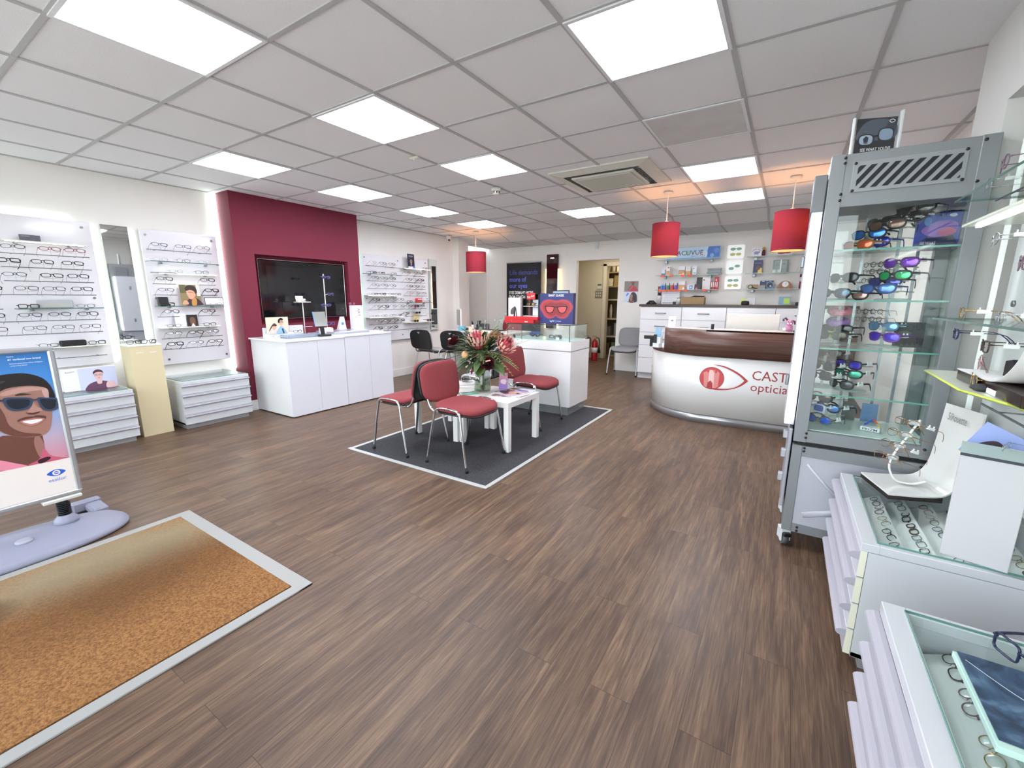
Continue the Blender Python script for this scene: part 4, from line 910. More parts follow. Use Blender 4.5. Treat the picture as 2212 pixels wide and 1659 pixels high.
mb = MB(); mb.add([(0, -.065, 0), (0, .065, 0), (0, .03, .2), (0, -.03, .2), (-.06, -.065, 0), (-.06, .065, 0), (-.012, .03, .2), (-.012, -.03, .2)], [(0, 1, 2, 3), (4, 7, 6, 5), (0, 3, 7, 4), (1, 5, 6, 2), (3, 2, 6, 7)])
t = solo('tent_card', mb, mat('e4e4ee', .3), 'white tapered card with a blue square on the cupboard', 'card', (-5.12, 3.72, ZT+.012)); obj('print', MB().box(.0005, .0012, -.018, .018, .09, .125).box(.0005, .0012, -.022, .022, .15, .18, 1), [mat('4a8ed8', .4), mat('e0d0c0', .4)], t)
solo('silver_tray', MB().box(-.2, .2, -.27, .27, 0, .03, bev=.004), mat('b5b7bf', .3, metal=.4), 'flat silver grey tray on the cupboard beside the white sign', 'tray', (-4.95, 3.66, ZT+.009+.0)).location = (-4.98, 3.62, .886)
p = Pic(.17, .35, 'e9e6f0', t=.06)
vs, fs = glyphs('ART'); 
for a_ in (0,): p.text('ART', .0, .31, .06, '1c1c22', width=.11, ang=-PI/2)
t = p.solo('advert_block', 'tall white block sign reading ART beside the television', 'sign', (-5.12, 3.93, .888), RZL)
spectacles('purple round sunglasses on top of the ART sign', (-5.15, 3.92, 1.240), RZL, shape='round', w=.045, h=.04, col='7a3050', r=.0016, lens='b06a80', name='sunglasses', cat='sunglasses')
solo('flat_box', MB().box(-.1, .1, -.09, .09, 0, .012, bev=.002), mat('d5d7dc', .4), 'flat grey box at the far end of the cupboard top', 'box', (-4.8, 3.97, .886))

# ---------------------------------------------------------------- chairs
def chair(label, loc, rz, fabric, shell='101012', metal=None, group='stacking chairs with padded seats'):
    """front faces -Y"""
    t = thing('stacking_chair', label, 'chair', loc, rz, group)
    F_ = mat(fabric, .9, bump=.4, bscale=500, vary=.05, vscale=40) ; S_ = mat(shell, .45); M_ = metal or CHROME
    def seatbend(x, y, z): return (x, y, z-.028*max(0, (-y-.08)/.13)**2*(1 if y < -.08 else 0)+.02*max(0, (y-.08)/.13)**2*(1 if y > .08 else 0))
    obj('seat', pad(.475, .42, .045, 3.6, 36, bend=seatbend), F_, t, (0, -.01, .445))
    obj('seat_shell', pad(.478, .424, .02, 3.6, 36, bend=seatbend), S_, t, (0, -.01, .432))
    bb = lambda x, y, z: (x, y, z-1.1*x*x)
    R_ = (PI/2+.0, 0, 0)
    mb = pad(.46, .325, .034, 4.2, 36, bend=lambda x, y, z: (x, y+.018*(1 if y < 0 else 0)*math.cos(x/.45*PI)*-(abs(y)/.16)**3, z-.9*x*x+.0))
    M4 = Matrix.Rotation(PI/2-.16, 4, 'X')
    mb.xf(M4); obj('backrest', mb, F_, t, (0, .245, .655))
    mb = pad(.474, .34, .022, 4.2, 36, bend=lambda x, y, z: (x, y, -z-.9*x*x+.002)); mb.xf(M4)
    obj('backrest_shell', mb, S_, t, (0, .247, .655))
    for s in (-1, 1):
        x = s*.262; xt = s*.243
        f_ = [(x, -.205, 0), (x-s*.006, -.165, .25), (xt, -.135, .425), (xt, -.118, .46), (xt, -.09, .475), (xt, -.03, .481), (xt, 0, .481)]
        r_ = [(x, .215, 0), (x-s*.006, .165, .25), (xt, .13, .425), (xt, .112, .46), (xt, .085, .475), (xt, .03, .481), (xt, 0, .481)]
        for L_ in (f_, r_):
            l_ = obj('leg', MB().tube(spl(L_, 4, False), .0105, 8, sq=(1.15, .8)), M_, t)
            a = L_[0]; obj('foot_cap', MB().lathe([(.013, 0), (.0135, .02), (.011, .024)], 12, c=a), BLACKM, l_)
        obj('back_upright', MB().tube(spl([(s*.195, -.12, .425), (s*.195, .12, .425), (s*.195, .20, .44), (s*.193, .235, .49), (s*.192, .262, .56), (s*.19, .28, .66)], 4, False), .0095, 8), M_, t)
        obj('side_rail', MB().cyl((s*.19, -.1, .428), (xt, -.11, .452), .008, 8).cyl((s*.19, .1, .428), (xt, .11, .452), .008, 8), M_, t)
    obj('cross_rail', MB().cyl((-.2, -.1, .425), (.2, -.1, .425), .008, 8).cyl((-.2, .1, .425), (.2, .1, .425), .008, 8), M_, t)
    return t
RF = '8b3a3f'
chair('red chair facing the glass cabinet, the one before the magazine table', (-2.175, 2.705, 0), PI/2, RF)
chair('red chair with black back shell, back to back with the nearer red chair', (-2.815, 2.69, 0), -PI/2, RF)
chair('red chair between the magazine table and the white showcase', (-2.215, 3.95, 0), PI/2+.03, RF)
chair('grey seated chair behind the flower vase with its black shell showing', (-2.90, 3.95, 0), -PI/2, 'a3a3a5')
chair('black backed chair at the consulting desk nearer the display board', (-5.17, 5.55, 0), PI, '9c9c9e')
chair('black backed chair at the consulting desk nearer the flowers', (-4.62, 5.68, 0), PI+.12, '9c9c9e')
chair('grey fabric chair with silver legs by the back wall drawers', (-2.375, 7.53, 0), 0, '8f8f91', metal=mat('c5c8cc', .4, metal=.5))
# ---------------------------------------------------------------- coffee tables
TW = mat('efeeec', .25, coat=.2)
def ctable(label, cx, cy):
    t = thing('coffee_table', label, 'table', (cx, cy, 0), group='white square coffee tables')
    obj('tabletop', MB().box(-.275, .275, -.275, .275, .40, .45, bev=.002), TW, t)
    for sx in (-1, 1):
        for sy in (-1, 1): obj('leg', MB().box(sx*.275-sx*.05, sx*.275, sy*.275-sy*.05, sy*.275, 0, .40, bev=.0015), TW, t)
ctable('white square table with magazines between the red chairs', -2.215, 3.265)
ctable('white square table holding brochures behind the red chairs', -2.775, 3.245)
# magazines
def mag(label, x, y, z, w, h, rz, cols, t=.006, pages='f0ece6'):
    p = Pic(w, h, cols[0], t=t); R_ = random.Random(int(x*1000+y*77))
    for c in cols[1:]:
        u = R_.uniform(-w/2*.6, w/2*.4); v = R_.uniform(.05*h, .6*h)
        p.blob([(u-.2*w*R_.uniform(.5, 1), v), (u, v-.05*h), (u+.25*w, v+.03), (u+.2*w, v+.28*h), (u-.05*w, v+.32*h)], c, 4)
    p.rect(-w/2+.01, h*.86, w/2-.02, h*.95, cols[-1])
    o = p.solo('magazine', label, 'magazine', (x, y, z), rot=(-PI/2, 0, rz), group='magazines on the coffee tables')
    return o
mag('open magazine with dark food photos nearest the table corner', -2.10, 3.13, .450, .30, .21, .25, ['e9e4e4', '5a3a34', 'c48a5a', 'a06a9a', '8a5a4a'])
mag('magazine with blue sky cover at the showcase side of the table', -2.12, 3.36, .4505, .30, .21, .12, ['dcdcee', '3a6ad0', '6a4a44', 'b09080'])
mag('magazine with a red corner lying across the blue one', -2.00, 3.26, .4575, .21, .28, 1.2, ['d6cfd4', '40262a', 'c23a44', 'e8b8a8', '2c2428'])
mag('magazine with pale portrait cover under the others', -2.12, 3.20, .457, .28, .2, -.2, ['ece8ea', 'b08878', '5c4a54', 'd8a8b8'])
mag('green and violet leaflet beside the vase', -2.42, 3.08, .4505, .15, .10, .9, ['6ab89a', '7a6ac8', '505058'])
mag('white magazine on the rear table behind the front chair', -2.62, 3.3, .4505, .21, .29, .5, ['e6e6e2', 'c8b83a', '8aa04a', '404438'])
mag('grey brochure stacked on the white magazine', -2.68, 3.40, .458, .2, .26, .9, ['c9c9c8', '7a8a8a', '3c3c40'])
p = Pic(.085, .17, 'c87a96'); p.rect(-.0425, 0, .0425, .07, '8f5fb8'); p.rect(-.0425, .07, .0425, .11, 'b06aa6'); p.blob([(-.025, .07), (-.02, .10), (.02, .105), (.03, .08), (.015, .055)], 'e6c8d8'); p.text('Please ask', -.034, .15, .012, 'fff0f0', width=.06); p.text('inside', -.034, .138, .01, 'fff0f0', width=.045)
p.solo('leaflet_holder', 'pink and violet leaflet in a stand behind the vase', 'leaflet', (-2.28, 3.42, .452), rot=(-.2, 0, .45))
# vase and flowers
VX, VY = -2.42, 3.27
t = thing('glass_vase', 'smoky clear glass vase of stems on the magazine table', 'vase', (VX, VY, .4502))
obj('vase_wall', MB().lathe([(.0, .004), (.078, .003), (.083, .02), (.080, .08), (.070, .16), (.062, .23), (.060, .23), (.068, .16), (.077, .08), (.080, .02), (.0, .010)], 32), glass('f0f4f2', .9, .0, .0), t)
obj('water', MB().lathe([(.0, .011), (.076, .012), (.075, .085), (.0, .086)], 28), glass('e4ead8', .3, 0, .0), t)
b = thing('flower_bouquet', 'bouquet of pink proteas, dark red flowers and ferns in the vase', 'flowers', (VX, VY, .46))
R_ = random.Random(4)
mb = MB()
for k in range(26):
    a = R_.uniform(0, 2*PI); r0 = R_.uniform(0, .05); a2 = R_.uniform(0, 2*PI); r1 = R_.uniform(.0, .04)
    mb.tube([(r0*math.cos(a), r0*math.sin(a), .005), (r1*math.cos(a2)*.6, r1*math.sin(a2)*.6, .15), (r1*math.cos(a2)*1.6, r1*math.sin(a2)*1.6, .26)], .0026, 5)
obj('stems', mb, mat('4f5a34', .6), b)
GR = [mat('4c6338', .6, vary=.15, vscale=8), mat('7c8f52', .6, vary=.15, vscale=8), mat('33482c', .6, vary=.1, vscale=8), mat('8d9a8c', .7, vary=.1, vscale=8), mat('9aa468', .6)]
def leaf(mb, p0, d, L, w, mi, up=(0, 0, 1), droop=.3, n=5):
    d = Vector(d).normalized(); s_ = d.cross(Vector(up));
    if s_.length < 1e-3: s_ = Vector((1, 0, 0))
    s_.normalize(); p0 = Vector(p0); vs = []
    for k in range(n+1):
        f = k/n; c = p0+d*L*f+Vector((0, 0, -droop*L*f*f)); ww = w*math.sin(PI*min(1, .08+.92*f)**.8)*.5
        vs += [c-s_*ww, c+Vector((0, 0, -ww*.25)), c+s_*ww]
    fs = []
    for k in range(n): fs += [(3*k, 3*k+1, 3*k+4, 3*k+3), (3*k+1, 3*k+2, 3*k+5, 3*k+4)]
    mb.add(vs, fs, mi, True)
def frond(mb, p0, d, L, mi, w=.035):
    d = Vector(d).normalized(); p0 = Vector(p0); s_ = d.cross(Vector((0, 0, 1))).normalized(); n = 12
    pts = [p0+d*L*k/n+Vector((0, 0, -.35*L*(k/n)**2)) for k in range(n+1)]
    mb.tube(pts, .0012, 4, mi)
    for k in range(2, n+1):
        for q in (-1, 1):
            dd = (d*.75+s_*q); leaf(mb, pts[k], dd, w*(1.25-k/n), .009, mi, n=2, droop=.2)
fol = MB()
for k in range(70):
    a = R_.uniform(0, 2*PI); el = R_.uniform(-.25, 1.2); d_ = (math.cos(a)*math.cos(el), math.sin(a)*math.cos(el), math.sin(el))
    frond(fol, (d_[0]*.02, d_[1]*.02, .22+R_.uniform(0, .05)), d_, R_.uniform(.13, .25), R_.choice([0, 1, 1, 2, 4]))
obj('fern_fronds', fol, GR, b)
lv = MB()
for k in range(130):
    a = R_.uniform(0, 2*PI); el = R_.uniform(-.6, 1.1); d_ = (math.cos(a)*math.cos(el), math.sin(a)*math.cos(el), math.sin(el)); r0 = R_.uniform(.02, .11)
    leaf(lv, (d_[0]*r0, d_[1]*r0, .24+d_[2]*r0), d_, R_.uniform(.05, .11), R_.uniform(.02, .04), R_.choice([0, 2, 2, 0, 1]))
obj('leaves', lv, GR, b)
sp = MB()
for k in range(22):
    a = R_.uniform(-.2, 2.6); el = R_.uniform(.3, 1.3); d_ = Vector((math.cos(a)*math.cos(el), math.sin(a)*math.cos(el), math.sin(el))); L = R_.uniform(.22, .34)
    o_ = Vector((0, 0, .2)); sp.tube([o_, o_+d_*L*.5, o_+d_*L+Vector((0, 0, -.02))], .001, 4, 0)
    for q in range(9):
        c = o_+d_*L*(.5+.5*q/9)+Vector((R_.uniform(-.02, .02), R_.uniform(-.02, .02), R_.uniform(-.02, .02))); leaf(sp, c, (R_.uniform(-1, 1), R_.uniform(-1, 1), R_.uniform(0, 1)), .016, .007, 0, n=2)
obj('eucalyptus_sprays', sp, [GR[3]], b)
big = MB()
leaf(big, (.05, -.02, .2), (1, -.25, .0), .15, .11, 0, droop=.45, n=8); leaf(big, (.03, -.06, .19), (.5, -.8, -.1), .12, .075, 0, droop=.4, n=7); leaf(big, (-.03, -.04, .2), (-.6, -.8, 0), .10, .06, 1, droop=.4)
obj('broad_leaf', big, [mat('5c7444', .4, vary=.15, vscale=20), GR[0]], b)
def protea(c, d, s=1.):
    mb = MB(); d = Vector(d).normalized(); q_ = d.to_track_quat('Z', 'Y').to_matrix().to_4x4(); m_ = MB()
    for ring, (n_, r_, L, tilt) in enumerate(((15, .022, .062, .62), (13, .018, .078, .36), (9, .010, .082, .14))):
        for k in range(n_):
            a = 2*PI*k/n_+ring*.3; base = Vector((r_*math.cos(a), r_*math.sin(a), .0)); top = base+Vector((math.cos(a)*math.sin(tilt), math.sin(a)*math.sin(tilt), math.cos(tilt)))*L
            out = Vector((math.cos(a), math.sin(a), 0)); mid = (base+top)*.5+out*.004; side = Vector((-math.sin(a), math.cos(a), 0))
            m_.add([base-side*.004, base+side*.004, mid+side*.0075, mid-side*.0075], [(0, 1, 2, 3)], 0, True)
            m_.add([mid-side*.0075, mid+side*.0075, top*.9+mid*.1+side*.005, top, top*.9+mid*.1-side*.005], [(0, 1, 2, 3, 4)], 1 if ring < 2 else 0, True)
    m_.sph((0, 0, .012), .02, 0, sz=1.1)
    m_.xf(Matrix.Translation(Vector(c)) @ q_ @ Matrix.Scale(s, 4)); return m_
PK = [mat('c85866', .6), mat('f0c8b8', .6)]
obj('protea', protea((.02, -.06, .285), (.1, -.35, 1), 1.15), PK, b); obj('protea', protea((.13, .01, .275), (.75, -.2, .6), 1.1), PK, b)
def rose(c, r, d=(0, -.4, 1)):
    m_ = MB(); 
    for k in range(26):
        a = k*2.4; f = k/26; rr = r*(.15+.85*f); h = r*(1-.7*f*f); base = Vector((rr*.3*math.cos(a), rr*.3*math.sin(a), 0)); tip = Vector((rr*math.cos(a), rr*math.sin(a), h)); s_ = Vector((-math.sin(a), math.cos(a), 0))*r*(.3+.35*f)
        m_.add([base-s_*.4, base+s_*.4, tip+s_+Vector((0, 0, -.1*r)), tip+Vector((0, 0, .06*r)), tip-s_+Vector((0, 0, -.1*r))], [(0, 1, 2, 3, 4)], 0, True)
    q_ = Vector(d).normalized().to_track_quat('Z', 'Y').to_matrix().to_4x4(); m_.xf(Matrix.Translation(Vector(c)) @ q_); return m_
DR = mat('4e1622', .45, vary=.2, vscale=30)
obj('dark_red_flower', rose((-.13, -.08, .30), .042, (-.3, -.7, .6)), DR, b); obj('dark_red_flower', rose((.12, -.11, .205), .04, (.5, -.8, .3)), DR, b)
obj('spadix', MB().tube([(-.145, -.125, .325), (-.125, -.13, .332)], .004, 6).tube([(.14, -.16, .225), (.165, -.15, .232)], .004, 6), mat('e8b0a0', .5), b)
obj('peach_bloom', rose((.075, .03, .33), .045, (.1, -.3, 1)), mat('c9a684', .6, vary=.1, vscale=20), b)
obj('round_bud', MB().sph((-.025, -.125, .245), .022), mat('d8a878', .6, vary=.2, vscale=40), b)
m_ = MB(); R2_ = random.Random(3)
for k in range(16): a = Vector((.01+R2_.uniform(-.025, .035), -.10+R2_.uniform(-.02, .01), .165+R2_.uniform(-.05, .035))); m_.tube([a, a+Vector((R2_.uniform(-.02, .02), -.01, R2_.uniform(-.02, .02)))], .005, 5, k % 2)
obj('red_white_berries', m_, [mat('9c1f3a', .4), mat('eed8d4', .4)], b)
m_ = MB()
for k in range(7): m_.sph((.10+R2_.uniform(-.03, .09), .02+R2_.uniform(-.05, .05), .34+R2_.uniform(-.02, .04)), .007)
m_.sph((-.05, -.06, .30), .010); m_.sph((-.17, -.05, .34), .008)
obj('dark_berries', m_, mat('2c1420', .4), b)
for c_ in list(b.children):
    if not c_.name.startswith('stems'): c_.scale = (1.65, 1.65, 1.65); c_.location.z = -.04
# ---------------------------------------------------------------- white showcase
GW = mat('ecedee', .08, coat=.8)
t = thing('display_counter', 'white gloss counter with a glass case on top behind the red chair', 'showcase', (-2.46, 4.635, 0))
obj('plinth', MB().box(-.44, .425, -.235, .25, 0, .10), mat('a8adb2', .3, metal=.6), t)
obj('body', MB().box(-.46, .458, -.262, .265, .10, .742, bev=.002), GW, t); obj('lower_band', MB().box(-.455, .453, -.257, .26, .742, .752), mat('8a8580', .5), t); obj('top_box', MB().box(-.46, .458, -.262, .265, .752, .855, bev=.002), GW, t)
G2 = glass('fbfefd', .5)
obj('case_glass', MB().box(-.40, .43, -.245, -.24, .856, 1.036).box(-.40, .43, .235, .24, .856, 1.036).box(-.40, -.395, -.24, .235, .856, 1.036).box(.425, .43, -.24, .235, .856, 1.036).box(-.41, .44, -.25, .245, 1.036, 1.044), G2, t)
obj('glass_edges', MB().box(.4245, .4305, -.2455, -.2395, .856, 1.036).box(-.41, .44, -.2515, -.25, 1.036, 1.044).box(.44, .4415, -.2515, .2465, 1.036, 1.044).box(-.2, -.197, -.2455, -.2395, .856, 1.036).box(-.4005, -.397, -.2455, -.2395, .856, 1.036), mat('2c3a3a', .15), t)
obj('case_floor', MB().box(-.39, .42, -.235, .23, .856, .862), mat('cfe8e4', .2), t)
spectacles('dark sunglasses in the counter glass case nearer the flowers', (-2.55, 4.52, .885), .0, shape='soft', col='202024', r=.002, thick=True, lens='3a4248', name='sunglasses', cat='sunglasses')
spectacles('thick black spectacles with a white tag in the counter glass case', (-2.28, 4.50, .882), .1, shape='square', col='0c0c0e', r=.0026, thick=True)
solo('price_tag', MB().box(-.02, .02, -.001, .001, 0, .03), mat('f4f2ec', .5), 'small white price tag by the thick black spectacles', 'tag', (-2.22, 4.47, .864)); solo('lens_puck', MB().lathe([(.05, 0), (.05, .025), (.035, .045), (0, .048)], 24), mat('3a4a48', .2), 'dark domed puck in the counter glass case', 'stand', (-2.31, 4.66, .863))
RB = mat('c8222c', .25); ZG = 1.0445
t = solo('red_box', MB().box(-.235, .18, -.09, .09, 0, .040, bev=.002), RB, 'lower red glossy box on the counter glass case', 'box', (-2.72, 4.55, ZG), group='stacked red boxes'); obj('lettering', MB().box(.06, .10, -.0912, -.09, .012, .022), mat('f4e8e8', .4), t)
solo('red_box', MB().box(-.235, .235, -.095, .09, 0, .036, bev=.002), RB, 'upper red glossy box of the pair on the counter', 'box', (-2.72, 4.56, ZG+.0405), group='stacked red boxes')
p = Pic(.175, .225, 'f0f0f2', t=.05); p.text('Ray-Ban | Stories', 0, .19, .012, '9a9aa4', 'c', width=.08); p.blob([(-.055, .03), (-.05, .075), (-.02, .105), (.012, .12), (.01, .08), (.0, .035), (-.03, .018)], '4c5054'); p.poly([(.0, .0), (.01, .12), (.028, .10), (.046, .0)], '2c2f33'); p.poly([(-.012, 0), (.005, .12), (.014, .12), (.008, 0)], '1c1e22'); p.poly([(.015, 0), (.022, .075), (.028, 0)], 'f0f0f2')
p.solo('product_box', 'white box picturing folded dark sunglasses on the red boxes', 'box', (-2.865, 4.60, ZG+.077), 0)
t = thing('sunglasses_display', 'black counter display with red logo sign and tortoise sunglasses', 'display stand', (-2.655, 4.62, ZG+.077))
obj('frame', MB().box(-.115, -.105, -.03, .04, 0, .205).box(.105, .115, -.03, .04, 0, .275).box(-.115, .115, .03, .04, 0, .275, bev=.001).box(-.115, .115, -.03, .04, .265, .275), BLACK, t)
obj('shelf_panel', MB().box(-.105, .105, -.035, .03, .118, .124).box(-.105, .105, -.035, .03, 0, .006), mat('f0f0f0', .3), t); obj('backing_card', MB().box(.0, .1, .025, .0295, .01, .11).box(.0, .1, .025, .0295, .13, .2), mat('dfe8f2', .4), t); obj('photo_card', MB().box(-.06, -.03, .02, .029, .0, .21), mat('6a3a3a', .4), t)
p = Pic(.115, .075, 'd8242c', t=.006); p.text('Ray-Ban', 0, .024, .034, 'ffffff', 'c', width=.095, ang=.22); p.make('logo_sign', t, (.06-.05, -.036, .205), (0, 0, 0))
spectacles('tortoise sunglasses on the black counter display shelf', (-2.66, 4.60, ZG+.202), .1, shape='round', w=.046, h=.04, col='4a3018', r=.003, thick=True, lens='5c4a20', name='sunglasses', cat='sunglasses')
# smart glasses box
p = Pic(.43, .352, '252a66', t=.07); p.rect(-.215, 0, .215, .352, '262c6c')
def gl(s_, d=0): return [(-.155*s_, .26+d), (-.08*s_, .275+d*1.1), (0, .262+d), (.08*s_, .275+d*1.1), (.155*s_, .26+d), (.20*s_, .215), (.195*s_, .165), (.165*s_, .125-d*.3), (.14*s_, .09-d), (.09*s_, .068-d), (.03*s_, .078-d), (0, .10-d), (-.03*s_, .078-d), (-.09*s_, .068-d), (-.14*s_, .09-d), (-.165*s_, .125-d*.3), (-.195*s_, .165), (-.20*s_, .215)]
for k, (s_, c_, d_) in enumerate(((1.10, '34387a', .012), (1.04, 'c0404a', .006), (1.0, '8e1f2c', .002), (.96, 'd2545a', -.002), (.92, '9c2430', -.006), (.87, 'c03c46', -.011), (.83, '7c1a26', -.015), (.79, 'c4424c', -.019), (.75, '8e2430', -.023))): p.poly(spl(gl(s_, d_), 4), c_)
for s_ in (-1, 1):
    p.poly([(s_*a, b_) for a, b_ in spl([(.02, .20), (.08, .205), (.145, .205), (.14, .165), (.115, .13), (.075, .122), (.04, .135), (.022, .17)], 4)], '1c1014'); p.poly([(s_*a, b_) for a, b_ in spl([(.032, .190), (.08, .196), (.128, .194), (.124, .165), (.105, .138), (.075, .132), (.048, .143), (.034, .17)], 4)], 'e0585c')
p.line([(-.03, .192), (0, .198), (.03, .192)], .01, '1c1014'); p.text('SMART GLASSES', 0, .315, .036, 'ffffff', 'c', True, width=.20); p.text('Ray-Ban', -.075, .022, .026, 'ffffff', width=.06, ang=.1); p.rect(-.002, .015, -.0005, .048, 'd8d8f0'); p.text('STORIES', .012, .028, .012, 'f0f0ff', width=.06, bold=True)
p.solo('display_box', 'navy box with red layered shapes reading smart glasses', 'display box', (-2.278, 4.60, ZG), 0)
# ---------------------------------------------------------------- consulting corner
DW = mat('e6e6e4', .3)
t = thing('consulting_desk', 'white consulting desk in the far corner under the small lamp', 'desk', (-4.75, 6.62, 0))
obj('desk_top', MB().box(-.72, .72, -.36, .38, .715, .74, bev=.002), DW, t); obj('end_panel', MB().box(-.70, -.675, -.33, .35, 0, .715), DW, t); obj('end_panel', MB().box(.675, .70, -.33, .35, 0, .715), DW, t); obj('modesty_panel', MB().box(-.675, .675, .1, .118, .25, .715), DW, t)
t = thing('desktop_monitor', 'white framed monitor seen edge on at the desk end', 'monitor', (-5.34, 6.46, .741), rz=-.75)
obj('back_shell', MB().box(-.22, .22, .0, .035, .07, .40, bev=.008), mat('e4e4e6', .3), t); obj('screen', MB().box(-.205, .205, -.006, .0, .09, .385), mat('5a5c60', .12), t); obj('stand_neck', MB().box(-.04, .04, .02, .04, .0, .12), mat('d8d8da', .3), t); obj('stand_foot', MB().box(-.11, .11, -.08, .1, 0, .01, bev=.004), mat('e0e0e2', .3), t)
t = thing('desk_phone', 'dark grey office phone propped on the consulting desk', 'telephone', (-5.02, 6.80, .741), rz=.3)
obj('phone_body', MB().add([(-.11, -.09, 0), (.11, -.09, 0), (.11, .1, 0), (-.11, .1, 0), (-.11, -.09, .03), (.11, -.09, .03), (.11, .1, .11), (-.11, .1, .11)], [(0, 1, 5, 4), (1, 2, 6, 5), (2, 3, 7, 6), (3, 0, 4, 7), (4, 5, 6, 7), (3, 2, 1, 0)]), mat('3a3c46', .4), t); obj('handset', MB().tube([(-.09, -.07, .07), (-.085, -.03, .10), (-.08, .06, .13), (-.08, .12, .15)], .022, 8, sq=(1, .7)), mat('2c2e36', .4), t); obj('keypad', MB().box(.0, .08, -.04, .04, .062, .068), mat('6a6c74', .4), t, rot=(.38, 0, 0), loc=(0, 0, -.012))
solo('tissue_box', MB().box(-.06, .06, -.05, .05, 0, .085, bev=.003), mat('78c4d8', .5), 'pale blue tissue box on the consulting desk', 'box', (-5.14, 6.32, .741), rz=.2)
solo('leaflet_box', MB().box(-.05, .05, -.04, .04, 0, .08, bev=.003).box(-.05, .05, -.0415, -.04, .02, .06, 1), [mat('e8d2b4', .5), mat('2c2c50', .5)], 'peach and navy box beside the blue tissue box', 'box', (-4.99, 6.34, .741), rz=-.4)
solo('spray_bottle', MB().lathe([(.022, 0), (.023, .07), (.012, .09), (.01, .105)], 16).box(-.012, .016, -.008, .008, .105, .125, 1), [mat('e2dfda', .3), BLACK], 'small white bottle with black top on the consulting desk', 'bottle', (-5.12, 6.62, .741))
solo('pen_pot', MB().lathe([(.03, 0), (.032, .09), (.03, .09), (.028, .01)], 16).box(-.02, -.01, 0, .01, .05, .16, 1).box(0, .012, -.01, .0, .05, .14, 1), [mat('d9d7d2', .4), BLACK], 'white pot of dark pens on the consulting desk', 'pot', (-5.2, 6.72, .741))
solo('card_reader', MB().box(-.025, .025, -.02, .02, 0, .16, bev=.006), mat('16161a', .3), 'upright black handset beside the desk phone', 'handset', (-5.21, 6.93, .741))
solo('desk_papers', MB().box(-.15, .15, -.1, .1, 0, .012, bev=.002), mat('e0e0dc', .5), 'white papers lying on the consulting desk', 'papers', (-4.72, 6.50, .741), rz=.1)
solo('keyboard', MB().box(-.2, .2, -.06, .06, 0, .018, bev=.004), mat('1c1c20', .5), 'black keyboard on the consulting desk', 'keyboard', (-4.62, 6.70, .741), rz=.05)
t = thing('office_chair', 'red office chair with tall curved back behind the desk', 'office chair', (-4.80, 7.32, 0))
mb = pad(.46, .50, .07, 2.6, 32, bend=lambda x, y, z: (x*(1-.25*max(0, y)/.25), y, z-.6*x*x)); mb.xf(Matrix.Rotation(PI/2+.08, 4, 'X'))
obj('backrest', mb, mat('9a3a40', .9, bump=.3, bscale=500), t, (0, .22, .76)); obj('seat', pad(.50, .48, .08, 3, 32), mat('9a3a40', .9, bump=.3, bscale=500), t, (0, 0, .45)); obj('gas_column', MB().cyl((0, 0, .08), (0, 0, .46), .028, 14), BLACK, t)
obj('star_base', MB().tube([(0, 0, .09), (.26, 0, .06)], .018, 6).tube([(0, 0, .09), (.08, .247, .06)], .018, 6).tube([(0, 0, .09), (-.21, .153, .06)], .018, 6).tube([(0, 0, .09), (-.21, -.153, .06)], .018, 6).tube([(0, 0, .09), (.08, -.247, .06)], .018, 6), BLACK, t)
for k in range(5): a = 2*PI*k/5; obj('caster', MB().cyl((.26*math.cos(a), .26*math.sin(a)-.02, .026), (.26*math.cos(a), .26*math.sin(a)+.02, .026), .026, 14), BLACKM, t)
obj('back_bracket', MB().tube([(0, .1, .44), (0, .25, .45), (0, .28, .60)], .02, 6), BLACK, t)
# roll-up banner
p = Pic(.82, 1.95, '16161e', t=.004, rough=.3)
p.text('Life demands', -.34, 1.72, .14, '4a52a8', width=.66); p.text('more of', -.34, 1.58, .14, '5a66d8', width=.40, bold=True); p.text('our eyes', -.34, 1.455, .14, '5a66d8', width=.43, bold=True)
p.text('EYES DEMAND MORE', -.35, 1.33, .085, 'ffffff', width=.58, bold=True); p.text('FROM CONTACT LENSES', -.35, 1.245, .085, 'ffffff', width=.66, bold=True)
p.blob([(-.41, .95), (-.2, 1.12), (.1, 1.08), (.41, 1.15), (.41, .9), (0, .8)], '3a2430'); p.blob([(-.1, .9), (.1, 1.02), (.41, 1.05), (.41, .85), (.15, .84)], '2a3050')
for k in range(4): p.line([(-.05+.1*k, .95-.05*k), (.1+.1*k, .80-.05*k), (.3, .65)], .006, '6a7090')
p.rect(-.41, .0, .41, .58, '3f6cc8'); p.text('ACUVUE', -.25, .40, .13, 'dfe8fa', width=.5)
t = thing('roll_up_banner', 'dark roll-up banner reading Life demands more of our eyes', 'banner', (-4.64, 7.72, 0))
p.make('banner_sheet', t, (0, 0, .10)); obj('base_housing', MB().box(-.42, .42, -.09, .09, 0, .10, bev=.01), ALU, t); obj('top_rail', MB().cyl((-.415, 0, 2.06), (.415, 0, 2.06), .012, 10), ALU, t); obj('support_pole', MB().cyl((0, .03, .09), (0, .012, 2.05), .009, 8), ALU, t)
